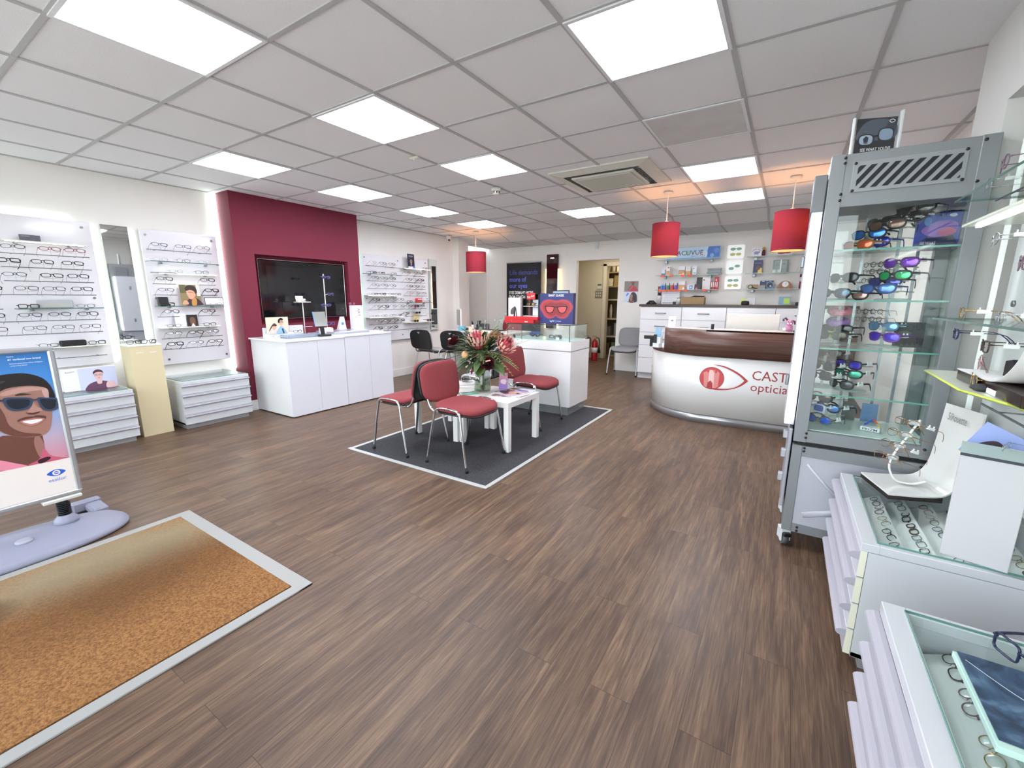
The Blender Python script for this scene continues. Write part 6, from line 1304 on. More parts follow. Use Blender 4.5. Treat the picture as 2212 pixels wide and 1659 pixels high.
# backlit sunglasses tiles
LT = emis('fbfffc', .08)
for k, z in enumerate((1.975, 1.735, 1.493)):
    t = thing('lightbox', 'square lit display tile of green sunglasses, %s from the top' % ORD[k], 'light box', (-.79, YB-.03, z), group='square lit sunglasses tiles')
    obj('box_body', MB().prism([(-.12, .015), (-.105, 0), (.105, 0), (.12, .015), (.12, .19), (.105, .205), (-.105, .205), (-.12, .19)], -.04, .028, ax='y'), LT, t)
    rows = ((.14, 1), (.06, 0)) if k != 1 else ((.10, 1),)
    for zr, g_ in rows:
        mb = MB()
        for s in (-1, 1): mb.add([(s*.042+a*1., -.0412, zr+b_+(0 if k != 1 else s*.018)) for a, b_ in se(16, .037, .022, 2.4)], [tuple(range(16))])
        mb.box(-.012, .012, -.0414, -.0410, zr+.006, zr+.010); obj('sunglasses_picture', mb, mat('7fb09a' if g_ else 'b8b86a', .3), t)
solo('corridor_fill_light', MB().box(-.3, .3, -.15, .15, 0, .02), emis('fff0d8', 3.5), 'unseen fill panel added to brighten the corridor behind the doorway', 'ceiling light', (-3.2, 8.62, 2.27)); solo('storeroom_fill_light', MB().box(-.3, .3, -.08, .08, 0, .02), emis('ffe8c8', 2.5), 'unseen fill light added to brighten the storeroom behind the inner door', 'ceiling light', (-3.3, 9.62, 2.27))  # unseen lamps, added to brighten the dark interior behind the doorway
# posters by the doorway
p = Pic(.255, .375, '6a5a5a', t=.003); p.rect(-.1275, .19, .1275, .375, '8a8078'); p.blob([(-.06, .19), (-.03, .27), (.03, .30), (.09, .26), (.12, .19)], 'b8344a'); p.blob([(-.10, .19), (-.05, .22), (.02, .29), (.04, .28), (-.02, .21), (-.05, .19)], 'a06a60'); p.ell(.03, .325, .025, .03, '7c4c40'); p.ell(.03, .352, .045, .012, '8a4a50')
p.rect(-.1275, 0, .1275, .188, 'cfdcf0'); p.blob([(-.09, .12), (-.06, .17), (-.04, .15), (-.07, .11)], '5a8ad0'); p.blob([(-.03, .0), (.0, .15), (.05, .18), (.10, .14), (.115, .05), (.10, 0)], '281c20'); p.blob([(-.01, .03), (-.025, .09), (-.005, .135), (.03, .13), (.03, .06), (.02, .02)], '9a7068'); p.blob([(-.06, 0), (-.02, .02), (.05, .03), (.06, 0)], '7a5048')
p.solo('wall_poster', 'two-picture poster of people in sunglasses beside the doorway', 'poster', (-2.45, YB-.002, 1.28), 0)
# doorway fittings and storeroom things
t = thing('light_switch', 'grey six gang switch plate inside the doorway', 'switch', (-3.62, 9.315, 1.36)); obj('plate', MB().box(-.085, .085, -.01, 0, 0, .155, bev=.003), mat('8e8c86', .4, metal=.4), t)
for k in range(6): obj('rocker', MB().box(-.06+.045*(k % 3), -.03+.045*(k % 3)-.008, -.015, -.009, .03+.06*(k//3), .06+.06*(k//3)), mat('dcd8cc', .4), t)
t = thing('thermostat', 'cream wall thermostat above the switch plate', 'thermostat', (-3.605, 9.315, 1.555)); obj('case', MB().box(-.06, .06, -.02, 0, 0, .13, bev=.004), mat('d8d4c4', .4), t); obj('display', MB().box(-.045, .045, -.0215, -.02, .07, .11), mat('5a6a58', .3), t)
def ext(x, y, label, hose):
    t = thing('fire_extinguisher', label, 'fire extinguisher', (x, y, 0), group='fire extinguishers in the doorway'); RX = mat('b02228', .25)
    obj('cylinder', MB().lathe([(.062, 0), (.066, .02), (.066, .38), (.055, .43), (.025, .46), (.02, .48)], 24), RX, t); obj('label_panel', MB().lathe([(.0668, .18), (.0668, .29)], 24), mat('e4dede', .4), t); obj('valve', MB().cyl((0, 0, .47), (0, 0, .52), .018, 12), mat('b8b0a0', .3, metal=.6), t); obj('lever', MB().box(-.05, .05, -.008, .008, .53, .538).add([(-.01, -.008, .52), (.06, -.008, .555), (.06, .008, .555), (-.01, .008, .52)], [(0, 1, 2, 3)]), RX if hose else BLACK, t); 
    obj('hose', MB().tube(spl([(.02, -.01, .50), (.09, -.02, .50), (.11, -.02, .42), (.105, -.02, .30)], 5, False), .010, 8), BLACK, t)
    if hose: obj('horn', MB().cyl((.105, -.02, .32), (.11, -.02, .18), .016, 12, r2=.035), BLACK, t)
ext(-3.49, 8.86, 'red fire extinguisher with black horn by the doorway wall', True); ext(-3.66, 8.80, 'red fire extinguisher behind the white counter in the doorway', False)
t = thing('storage_shelves', 'tall wooden storeroom shelves seen through the inner door', 'shelving', (-3.25, 9.98, 0)); WD = mat('9a8c70', .7)
for z in (.0, .45, .86, 1.30, 1.60, 1.92): obj('shelf_board', MB().box(-.55, .55, -.22, .25, z, z+.03), mat('c9c0aa', .6) if .4 < z < 1.4 else WD, t)
obj('side_board', MB().box(-.58, -.55, -.22, .25, 0, 2.2), WD, t); obj('side_board', MB().box(.55, .58, -.22, .25, 0, 2.2), WD, t); obj('back_board', MB().box(-.55, .55, .235, .25, 0, 2.2), mat('8a7c62', .8), t)
for k, (x_, z_, w_, h_, c_, lb) in enumerate(((-.28, 1.63, .10, .17, 'e6e0cc', 'white carton on the upper storeroom shelf'), (-.40, 1.63, .06, .14, 'e8e4d4', 'narrow white carton on the upper storeroom shelf'), (-.10, 1.63, .2, .24, 'a08850', 'olive wicker style box on the upper storeroom shelf'), (-.35, .48, .22, .22, '74746e', 'grey crate on the lower storeroom shelf'), (-.05, .48, .2, .3, '8c8c88', 'clear plastic bin on the lower storeroom shelf'), (-.35, .03, .2, .28, '6a4c30', 'brown box at the foot of the storeroom shelves'), (-.1, .03, .2, .3, '5c6a48', 'green and brown box at the foot of the shelves'))):
    solo('storage_box', MB().box(-w_/2, w_/2, -.12, .1, 0, h_, bev=.004), mat(c_, .6, vary=.2, vscale=30), lb, 'box', (-3.25+x_, 9.92, z_+.001))
for k in range(6): solo('glass_jar', MB().lathe([(.035, 0), (.04, .02), (.04, .14), (.025, .17)], 14), (mat('e4dcc4', .2), mat('6a5a48', .2), mat('a8a49a', .2))[k % 3], 'jar on the topmost storeroom shelf, %s from the door frame' % ORD[k], 'jar', (-3.72+.11*k, 9.90, 1.951), group='jars in the storeroom')
t = thing('lens_machine', 'white optical machine on the storeroom bench', 'machine', (-3.20, 9.92, .891)); obj('machine_body', MB().box(-.13, .13, -.12, .1, 0, .32, bev=.01), mat('dcd6c6', .4), t); obj('tilted_screen', MB().box(-.09, .09, -.01, .01, 0, .12, bev=.004), BLACK, t, loc=(0, -.05, .32), rot=(-.6, 0, 0)); obj('dark_port', MB().box(-.05, .13, -.14, -.11, .1, .24, bev=.01), BLACKM, t)
solo('white_bottle', MB().lathe([(.03, 0), (.035, .2), (.02, .28), (.014, .32)], 14), mat('e2dcd0', .3), 'tall white bottle on the storeroom bench', 'bottle', (-3.52, 9.88, .891))
# ---------------------------------------------------------------- tall sunglasses cabinet
CGY = mat('868a8d', .42, metal=.35, bump=.03, bscale=600); CGD = mat('74787b', .45, metal=.35)
X0, X1, Y0c, Y1c = .098, .646, 2.60, 3.06
t = thing('sunglasses_cabinet', 'tall grey metal cabinet with glass sides full of sunglasses', 'display cabinet', ((X0+X1)/2, (Y0c+Y1c)/2, 0))
hx = (X1-X0)/2; hy = (Y1c-Y0c)/2
for sx in (-1, 1):
    for sy in (-1, 1):
        x = sx*(hx-.028); y = sy*(hy-.028); obj('corner_post', MB().box(x-.028, x+.028, y-.028, y+.028, .605, 1.985, bev=.002), CGY, t)
obj('head_box', MB().box(-hx+.002, hx-.002, -hy+.002, hy-.002, 1.755, 1.983, bev=.002), CGY, t)
obj('sill_box', MB().box(-hx+.001, hx-.001, -hy+.001, hy-.001, .607, .668, bev=.002), CGY, t)
obj('base_gap', MB().box(-hx+.02, hx-.02, -hy+.02, hy-.02, .585, .607), BLACKM, t)
# vented plate in the head: solid plate; shade in the slanted slots is put on as dark faces
yv_ = -hy-.0042
obj('vent_plate', MB().box(-.19+.0, .185, -hy-.003, -hy+.002, 1.815, 1.945, bev=.001), mat('93979a', .42, metal=.3), t)
def clipu(P, u, sgn):
    out = []
    for (a, b), (c, d) in zip(P, P[1:]+P[:1]):
        ia = sgn*(a-u) <= 0; ic = sgn*(c-u) <= 0
        if ia: out.append((a, b))
        if ia != ic: f_ = (u-a)/(c-a); out.append((u, b+(d-b)*f_))
    return out
for k in range(-2, 9):
    u0 = -.160+.0400*k; w_ = .0215; sl = .075; z0, z1 = 1.830, 1.926
    pts = clipu(clipu([(u0, z0), (u0+w_, z0), (u0+w_+sl, z1), (u0+sl, z1)], -.172, -1), .170, 1)
    if len(pts) > 2: obj('vent_slot', MB().add([(a, yv_, b) for a, b in pts], [tuple(range(len(pts)))]), mat('20222a', .8), t)
BT = [(-.222, 1.968), (-.222, 1.945), (-.222, 1.812), (-.222, 1.785), (-.182, 1.938), (.178, 1.938), (-.182, 1.822), (.178, 1.822), (.228, 1.966), (.225, 1.81), (-.222, .655), (-.222, .632), (-.222, .575), (-.222, .558), (-.205, .13), (-.205, .11), (.23, .655), (.23, .57), (.23, .13)]
for x, z in BT: obj('bolt', MB().lathe([(.0065, 0), (.006, .003), (0, .004)], 10).xf(Matrix.Rotation(PI/2, 4, 'X')), BLACK, t, loc=(x, -hy-.001 if abs(x) > .2 else -hy-.0035, z))
# lower box
obj('lower_frame', MB().box(-hx, -hx+.045, -hy, hy, .10, .585, bev=.002).box(hx-.045, hx, -hy, hy, .10, .585, bev=.002).box(-hx+.045, hx-.045, -hy, hy, .10, .148).box(-hx+.045, hx-.045, -hy, hy, .528, .585), CGY, t)
obj('lower_panel', MB().box(-hx+.04, hx-.04, -hy+.004, hy-.004, .145, .53), mat('b2b4bd', .45, metal=.15), t)
em = MB(); em.tube([(-.20, -hy+.004, .49), (-.10, -hy+.004, .38), (.05, -hy+.004, .25)], .008, 8).tube([(-.19, -hy+.004, .205), (-.06, -hy+.004, .25), (.12, -hy+.004, .32)], .016, 8, sq=(1, .3)); obj('embossed_mark', em, mat('b9bbc4', .45, metal=.1), t)
for sx in (-1, 1):
    for sy in (-1, 1):
        c = thing.__call__ if False else None
        w_ = obj('caster', MB().cyl((-.014, 0, .036), (.014, 0, .036), .036, 24).cyl((-.016, 0, .036), (.016, 0, .036), .022, 20, 1).cyl((-.018, 0, .036), (.018, 0, .036), .006, 10, 2), [mat('55585c', .5), mat('d9dbe0', .4), BLACK], t, loc=(sx*(hx-.025)-.008*(sx < 0), sy*(hy-.04), 0), rot=(0, 0, .35))
        obj('caster_fork', MB().box(-.024, -.018, -.03, .03, .03, .085, bev=.003).box(.018, .024, -.03, .03, .03, .085, bev=.003).box(-.024, .024, -.03, .03, .075, .099, bev=.003), mat('cfd1d6', .4), w_); obj('brake_lever', MB().box(-.018, .018, -.05, -.02, .06, .082, bev=.004), BLACK, w_)
# glazing
GC = glass('fbfefd', .4)
obj('glass_front', MB().box(-hx+.05, hx-.05, -hy+.006, -hy+.011, .668, 1.757), GC, t); obj('glass_back', MB().box(-hx+.05, hx-.05, hy-.011, hy-.006, .668, 1.757), GC, t)
obj('glass_side', MB().box(hx-.011, hx-.006, -hy+.05, hy-.05, .668, 1.757), GC, t); obj('glass_side', MB().box(-hx+.006, -hx+.011, -hy+.05, hy-.05, .668, 1.757), GC, t)
for z in (.862, 1.095, 1.327, 1.562):
    s_ = obj('glass_shelf', MB().box(-hx+.03, hx-.03, -hy+.02, hy-.02, z-.004, z+.004), GC, t); obj('shelf_edge', MB().box(-hx+.03, hx-.03, -hy+.0185, -hy+.02, z-.004, z+.004), mat('6fa79c', .15), s_)
obj('cabinet_floor', MB().box(-hx+.03, hx-.03, -hy+.03, hy-.03, .668, .672), mat('cfe4de', .25), t)
for sx in (-.12, .02, .10): obj('hanging_rail', MB().box(sx+.05, sx+.062, hy-.05, hy-.04, .672, 1.755), mat('aeb4ba', .25, metal=.8), t)
# side light box and fittings
obj('light_tube', MB().box(-hx-.045, -hx-.018, -hy+.03, -hy+.05, .70, 1.735), emis('f4f4ff', 1.6), t); obj('side_panel', MB().box(-hx-.05, -hx-.006, -hy+.05, hy-.03, .68, 1.75), mat('b9bcc4', .3), t)
obj('top_bracket', MB().box(-hx-.055, -hx-.002, -hy+.06, -hy+.25, 1.75, 1.92, bev=.004), CGD, t)
obj('side_hinge', MB().box(-hx-.066, -hx-.05, .0, .03, 1.50, 1.56, bev=.004), STEEL, t); obj('side_hinge', MB().box(-hx-.066, -hx-.05, .0, .03, .86, .92, bev=.004), STEEL, t)
obj('side_plate', MB().box(-hx-.022, -hx-.006, -hy+.03, hy-.1, .22, .66, bev=.003), mat('a8abb4', .35, metal=.3), t)
for z in (.47, .33, .58): obj('side_hinge', MB().box(-hx-.045, -hx-.02, -hy+.12, -hy+.16, z, z+.045, bev=.004), mat('b8bbc2', .35, metal=.5), t)
# sign on top
t = thing('sign_holder', 'clear sign holder with a dark sunglasses poster on the tall cabinet', 'sign', (.262, 2.80, 1.986), rot=(-.02, 0, .35))
p = Pic(.165, .19, '20242e', t=.002, rough=.15); p.blob([(-.08, .1), (-.05, .17), (.02, .185), (.08, .16), (.08, .1), (0, .09)], '5a6070'); p.poly([(.03, .12), (.08, .13), (.08, .19), (.05, .19)], '3a3f4c')
for (u, v, a, b_, c_) in ((-.038, .095, .034, .026, '15161c'), (.042, .115, .034, .030, '15161c'), (-.038, .095, .028, .021, 'b8c8dc'), (.042, .115, .028, .025, '9fb2cc')): p.ell(u, v, a, b_, c_, 2.8)
p.poly([(-.045, .078), (-.03, .078), (-.028, .105), (-.04, .112), (-.05, .1)], '2a3040'); p.line([(-.008, .108), (.012, .112)], .008, '15161c'); p.text("SEE WHAT YOU'VE", .005, .045, .02, 'ffffff', 'c', True, width=.125, ang=.03); p.text('BEEN MISSING', .0, .022, .02, 'ffffff', 'c', True, width=.105, ang=.03); p.ell(.06, .172, .012, .008, 'ffffff'); p.ell(.06, .172, .009, .005, '3a3f4c')
p.make('poster', t, (0, -.002, .0)); obj('clear_sleeve', MB().box(-.092, .092, -.008, -.006, 0, .215).box(-.092, .092, .002, .004, 0, .215), glass('fafcfc', .4), t); obj('edge_clip', MB().box(.094, .102, -.012, .008, 0, .215), mat('dfe4e6', .3), t); obj('edge_clip', MB().box(-.098, -.092, -.010, .006, 0, .195), mat('dfe4e6', .3), t)
# sunglasses in the cabinet
def csg(label, x, z, y=2.74, rz=-.75, col='141416', lens='22262c', shape='wrap', w=.056, h=.036, r=.0022, thick=True, **kw):
    return spectacles(label, (x*y/2.62 if y > 2.6 else x, y, z), rz, shape=shape, col=col, w=w, h=h, r=r, thick=thick, lens=lens, name='sunglasses', cat='sunglasses', tagpart=True, **kw)
CL = [('brown lens black sunglasses at the front of the top shelf', .33, 1.655, '141416', '6a4a3c', 2.70), ('black sunglasses above the brown lens pair, top shelf', .40, 1.70, '101012', '1c1e22', 2.82), ('black shield sunglasses on the top shelf nearer the lamp', .31, 1.69, '101014', '202228', 2.86),
      ('blue mirrored sunglasses on the top shelf', .27, 1.625, '1a1c30', '1a78d8', 2.76), ('deep blue sunglasses behind the orange pair', .29, 1.59, '2a20a0', '2a40e0', 2.82), ('orange mirrored sunglasses on the top shelf', .235, 1.573, '8a5a20', 'e05a28', 2.73), ('black sunglasses at the very top of the holder', .42, 1.725, '0c0c0e', '14161a', 2.74),
      ('purple and pink wrap sunglasses on the second shelf', .40, 1.485, '60206a', '7a2ad0', 2.74), ('green mirrored sunglasses on the second shelf', .385, 1.425, '14161c', '28b870', 2.72), ('blue mirrored sunglasses low on the second shelf', .335, 1.365, '2a4a8a', '5a8ad8', 2.72), ('violet blue sunglasses behind the green pair', .355, 1.40, '1c2050', '4a5ad0', 2.84),
      ('black patterned sunglasses on the second shelf', .20, 1.42, '101214', '30343a', 2.74), ('teal black sunglasses at the front of the second shelf', .175, 1.345, '0e1014', '1c4a70', 2.72), ('pink brown sunglasses lying on the second shelf', .245, 1.335, '3a2426', 'c09a90', 2.80),
      ('purple and orange sunglasses on the third shelf', .385, 1.135, '6a2a8a', '4a28e0', 2.74), ('black sunglasses with gold rims on the third shelf', .205, 1.165, '141416', '1a1a1c', 2.76), ('dark sunglasses with red side on the third shelf', .19, 1.135, '101012', '3a3020', 2.72), ('pale blue mirrored sunglasses high on the third shelf', .375, 1.18, '5a7a9a', '7ab0e0', 2.86),
      ('black sunglasses at the top of the fourth shelf', .19, 1.03, '15140f', '26221c', 2.84), ('blue violet mirrored sunglasses on the fourth shelf', .275, .99, '1a1a22', '4a40d8', 2.74), ('black gloss sunglasses on the fourth shelf', .175, .975, '121214', '22262a', 2.74), ('green mirrored sunglasses on the fourth shelf', .275, .945, '0f1a16', '1c9a80', 2.72), ('dark grey sunglasses at the cabinet edge, fourth shelf', .165, .93, '121316', '30343c', 2.70), ('slim black sunglasses low on the fourth shelf', .252, .892, '0e0e10', '4a5258', 2.70),
      ('brown lens sunglasses on the cabinet floor', .175, .805, '2c2420', '4a3428', 2.74), ('pale blue sunglasses at the cabinet edge on the floor', .158, .76, 'b8c4d8', '4a6ac0', 2.70), ('black sunglasses with bright blue lenses on the cabinet floor', .215, .76, '101418', '5a90e0', 2.72), ('round blue sunglasses at the front of the cabinet floor', .19, .700, '5a5c64', '2a66e0', 2.68)]
for k, (lb, x, z, c_, l_, y) in enumerate(CL):
    csg(lb, x, z, y, col=c_, lens=l_, shape='round' if 'round' in lb else ('rect' if k % 3 == 1 and k > 17 else 'wrap'), w=.05 if k > 17 else .058, h=.036 if k > 17 else .038, rz=-.62-.1*(k % 3), sc=1.08)
def holder(label, x, y, z, arms, h):
    t = thing('sunglasses_holder', label, 'display stand', (x, y, z), group='clear sunglasses holders in the tall cabinet'); cm = glass('eaf4f2', .6, .02, .35)
    obj('base_disc', MB().lathe([(.07, 0), (.072, .004), (.06, .008), (.01, .010)], 28), cm, t); obj('post', MB().box(-.006, .006, -.004, .004, .008, h), cm, t)
    for k, a in enumerate(arms): obj('support_arm', MB().tube([(0, 0, a), (.035, .035, a+.004), (.09, .085, a)], .0035, 5, sq=(1, 1.8)).box(-.02, .02, -.003, .003, a-.004, a+.004), cm, t)
holder('clear tiered holder on the top cabinet shelf by the poster', .42, 2.84, 1.566, (.06, .11, .15), .17); holder('clear tiered holder on the top cabinet shelf by the orange pair', .30, 2.86, 1.566, (.03, .08), .12)
holder('clear tiered holder in the middle of the second cabinet shelf', .43, 2.83, 1.331, (.04, .10, .16), .18); holder('clear holder at the lamp end of the second cabinet shelf', .22, 2.85, 1.331, (.03, .09), .11); holder('clear holder under the purple pair on the third cabinet shelf', .42, 2.84, 1.099, (.04, .09), .10); holder('clear holder at the lamp end of the third cabinet shelf', .22, 2.84, 1.099, (.03, .07), .09)
holder('clear tiered holder on the fourth cabinet shelf', .32, 2.82, .866, (.03, .08, .12), .15); holder('clear tiered holder at the lamp end of the fourth shelf', .20, 2.85, .866, (.05, .09, .13), .17); holder('clear holder on the cabinet floor', .24, 2.84, .6725, (.03, .08, .12), .14)
# hanging rings row (necklace style loops of round frames)
for a_, z_ in enumerate((1.50, 1.465, 1.42, 1.385, 1.26, 1.22)):
    for k in range(3): spectacles('round silver frame hanging in column %s row %s behind the sunglasses' % (ORD[k], ORD[a_]), (.335+.03*k, 2.95, z_), -.9, shape='round', w=.034, h=.033, r=.0015, col='9a9ca0', metal=True, sc=.75, group='round silver frames at the back of the cabinet')
for k, (c_, nm) in enumerate((('e08a9a', 'pink'), ('a77ac0', 'purple'), ('d2d86a', 'yellow green'))):
    z = 1.262-.055*k
    mb = MB(); R_ = 12
    mb.tube([(.036*math.cos(2*PI*q/28), .036*math.sin(2*PI*q/28), .014) for q in range(28)], .017, 10, closed=True); rr = random.Random(k)
    solo('decorative_ring', mb, mat(c_, .5, vary=.25, vscale=90), '%s speckled ring-shaped ornament on the third cabinet shelf' % nm, 'ornament', (.228, 2.80, z), group='speckled rings in the tall cabinet', rot=(.25, 0, 0))
solo('ring_stand', MB().cyl((0, 0, 0), (0, 0, .2), .008, 10).lathe([(.03, 0), (.03, .006), (.0, .008)], 16), mat('d8dcde', .3), 'white post carrying the speckled rings', 'stand', (.228, 2.80, 1.0995))
p = Pic(.165, .17, '3a4ab8', t=.004); p.blob([(-.08, .0), (-.03, .06), (.05, .07), (.08, .02), (.08, 0)], '2a2c58'); p.blob([(-.06, .09), (0, .13), (.07, .12), (.06, .07), (-.02, .06)], 'a070d0'); p.blob([(.0, .08), (.04, .10), (.07, .08), (.03, .06)], 'd85a90'); p.text('SEE WHAT', -.06, .025, .018, 'c8d0f8', width=.06, bold=True); p.text('BEEN MISSING', -.06, .008, .014, 'c8d0f8', width=.08, bold=True); p.ell(.05, .155, .014, .008, 'e8ecff'); p.ell(-.04, .13, .014, .02, '7aa8f0')
p.solo('cabinet_poster', 'bright blue and violet poster on the top cabinet shelf', 'poster', (.555, 2.86, 1.567), rot=(-.05, 0, .2))
p = Pic(.12, .125, '4a4c50', t=.004); 
for k in range(5): p.blob([(-.05+.02*k, .02+.01*k), (-.04+.02*k, .05), (-.02+.02*k, .045), (-.03+.02*k, .01)], '2c2e32')
p.ell(-.02, .07, .03, .012, '6a6c70'); p.solo('cabinet_poster', 'dark grey patterned card on the third cabinet shelf', 'poster', (.52, 2.85, 1.10), rot=(-.05, 0, .2))
mb = MB().box(-.04, .04, -.02, .02, 0, .022, bev=.002); t = solo('prism_block', mb, mat('e4e8ea', .3), 'white block lettered PRIZM with a rainbow triangle on the cabinet floor', 'display block', (.425, 2.76, .6735), rz=-.35)
q = MB(); vs, fs = glyphs('PRIZM', True); x0 = min(v[0] for v in vs); x1 = max(v[0] for v in vs); k = .06/(x1-x0); q.add([((a-(x0+x1)/2)*k, -.0206, .005+b*.017) for a, b in vs], fs); obj('lettering', q, mat('2a2a30', .4), t)
obj('rainbow_triangle', MB().tube([(-.03, .01, .024), (.0, .01, .06)], .004, 6, 0).tube([(.0, .01, .06), (.02, .01, .04)], .004, 6, 1).tube([(.02, .01, .04), (.035, .01, .024)], .004, 6, 2), [mat('3a5ad8', .4), mat('e04a3c', .4), mat('e0d040', .4)], t)
p = Pic(.07, .10, '6a90c0', t=.01); p.solo('blue_card', 'plain blue card standing at the back of the cabinet floor', 'card', (.44, 2.98, .6735), -.1); p = Pic(.06, .10, '5a5c5a', t=.01); p.text('OAKLEY', -.02, .07, .014, 'e0e0e0', width=.04); p.solo('grey_card', 'grey card with white lettering at the back of the cabinet floor', 'card', (.35, 2.98, .6735), -.1)

# ---------------------------------------------------------------- near drawer units with glass tops (front faces -X)
RZR = -PI/2
drawer_unit('white drawer unit with glass top holding the curved white display', (.328, 2.167, 0), RZR, W=.735, D=.55, lip=.026, cream=True, rows=5, group='white drawer units with glass tops')
drawer_unit('nearest white drawer unit with a blue marble tray on its glass', (.333, 1.09, 0), RZR, W=.735, D=.55, lip=.026, cream=True, rows=4, group='white drawer units with glass tops')
fill_unit((.328, 2.167, 0), RZR, .735, .55, 5, 6, 'the unit with the curved display', skip=[(a, 0) for a in ()]); fill_unit((.333, 1.09, 0), RZR, .735, .55, 4, 6, 'the nearest drawer unit')
# plain wall board and shelves on the wall beside the camera
t = thing('display_board', 'white display board with glass shelves beside the tall cabinet', 'display board', (.735, 1.95, .62), group='glossy white frame display boards')
obj('panel', MB().box(0, .012, -.75, .60, 0, 1.43, bev=.002), mat('d3d9d8', .14, coat=.5), t)
obj('fixing_cap', MB().cyl((-.008, .50, .70), (0, .50, .70), .012, 14), STEEL, t)
q = MB(); vs, fs = glyphs('silhouette'); x0 = min(v[0] for v in vs); k = .34/(max(v[0] for v in vs)-x0); q.add([(-.0012, .36-(a-x0)*k, .655+b*.11) for a, b in vs], fs); obj('lettering', q, mat('8f9498', .3, metal=.5), t)
led('light_strip', 'LED strip glowing behind the board edge beside the tall cabinet', .70, .715, 2.575, 2.59, .75, 1.95, emis('d8f4e8', .07))
gshelf('glass_shelf', 'highest glass shelf on the board beside the tall cabinet', 1.2, 2.49, 1.718, .215, None, x=.735, s=-1)
gshelf('lit_shelf', 'bright lit shelf on the board beside the tall cabinet', 1.2, 2.34, 1.605, .215, MILK, False, x=.735, s=-1)
tt = [o for o in bpy.data.objects if o.name.startswith('lit_shelf') and o.location.x > .5][0]
obj('light_strip', MB().box(-.185, -.17, -.54, .54, -.011, -.006), emis('ffffff', 1.5), tt)
gshelf('glass_shelf', 'middle glass shelf on the board beside the tall cabinet', 1.2, 2.49, 1.257, .215, None, x=.735, s=-1)
t = thing('yellow_edged_shelf', 'pale angled shelf with bright yellow edge above the drawers', 'shelf', (.735, 1.95, 1.034)); P_ = [(0, .57), (-.205, .55), (-.215, .05), (-.16, -.15), (-.10, -.55), (0, -.55)]
obj('shelf_panel', MB().prism(P_, -.005, .004), mat('e6ead8', .2), t); mb = MB(); 
for (a, b_), (c_, d_) in zip(P_[:-1], P_[1:]): mb.tube([(a, b_, -.0005), (c_, d_, -.0005)], .0048, 4)
obj('yellow_edge', mb, mat('d6e860', .3), t)  # yellow is the edge's own colour, no emission
def rod2(y0, y1, z, label, ring=()):
    t = thing('display_rod', label, 'display rod', (.60, (y0+y1)/2, z), group='thin display rods with frame holders'); W = y1-y0
    obj('bar', MB().cyl((0, -W/2, 0), (0, W/2, 0), .0035, 8).cyl((0, W*.35, 0), (.134, W*.35, 0), .0025, 6).cyl((0, -W*.35, 0), (.134, -W*.35, 0), .0025, 6), ROD, t)
rod2(1.3, 2.35, 1.69, 'metal rod just under the highest glass shelf beside the cabinet'); rod2(1.2, 2.08, .982, 'metal rod low on the board above the white box')
# spectacles on that board (front faces -X)
for lb, y, z, k, kw in (('silver rimless spectacles at the top of the board', 1.98, 1.80, 5, {}), ('mauve clear spectacles above the highest glass shelf', 2.22, 1.765, 4, {}), ('clear round spectacles on the highest glass shelf tip', 2.34, 1.722, 5, {}), ('rimless spectacles with white tag under the lit shelf', 2.16, 1.515, 5, {}), ('violet round spectacles under the lit shelf', 1.90, 1.42, 4, {}),
                         ('fine gold spectacles at the tip of the middle glass shelf', 2.34, 1.262, 8, {}), ('pale silver spectacles on the middle glass shelf', 1.98, 1.262, 5, {}), ('navy spectacles with a white tag under the middle shelf', 2.36, 1.185, 6, {}), ('brown square spectacles with a white tag under the middle shelf', 2.05, 1.165, 1, {}),
                         ('clear spectacles with dark lenses on the yellow edged shelf', 2.08, 1.040, 8, dict(lens='5a5248'))):
    kk = dict(PAL[k][1]); kk.update(kw); spectacles(lb, (.565, y, z), RZR-.15, tagpart=True, sc=1.15, **kk)
t = thing('folded_spectacles', 'pink rimless spectacles with crossed arms above the dark block', 'glasses', (.60, 2.18, 1.058), rot=(0, 0, RZR-.3))
fr_, ls_, tm_ = spec_parts('oval', .062, .045, .0008, False)
obj('front_frame', fr_.mesh('front_frame', [mat('c89aa0', .3, 1.)]), None, t, loc=(0, 0, .035)); 
for l_ in ls_: obj('lens', l_.mesh('lens', [glass('fbf4f6', .6)]), None, t, loc=(0, 0, .035))
obj('temple', MB().tube([(-.068, .004, .065), (.0, .02, .03), (.04, .03, .005)], .0013, 5), mat('8a5a60', .3), t); obj('temple', MB().tube([(.068, .004, .065), (.0, .024, .03), (-.04, .03, .005)], .0013, 5), mat('8a5a60', .3), t)
t = thing('dark_block_stand', 'dark brown block under a white curved card on the angled shelf', 'display stand', (.63, 2.02, 1.039), rot=(0, 0, 0))
obj('block', MB().box(-.06, .07, -.30, .24, 0, .035, bev=.002), mat('2e1a16', .12), t)
mb = MB(); P_ = spl([(.24, .036), (.08, .037), (-.08, .04), (-.17, .07), (-.24, .13), (-.28, .21)], 5, False)
vs = []; 
for y, z in P_: vs += [(-.062, y, z), (.072, y, z), (.072, y, z+.004), (-.062, y, z+.004)]
fs = []
for k in range(len(P_)-1):
    for q in range(4): fs.append((4*k+q, 4*k+(q+1) % 4, 4*k+4+(q+1) % 4, 4*k+4+q))
obj('curved_card', mb.add(vs, fs, 0, True), mat('ececea', .2), t)
solo('black_wedge', MB().prism([(-.05, 0), (.05, 0), (.05, .05), (.0, .06)], -.03, .03, ax='x'), BLACKM, 'small black wedge standing behind the curved card', 'block', (.67, 2.05, 1.082))
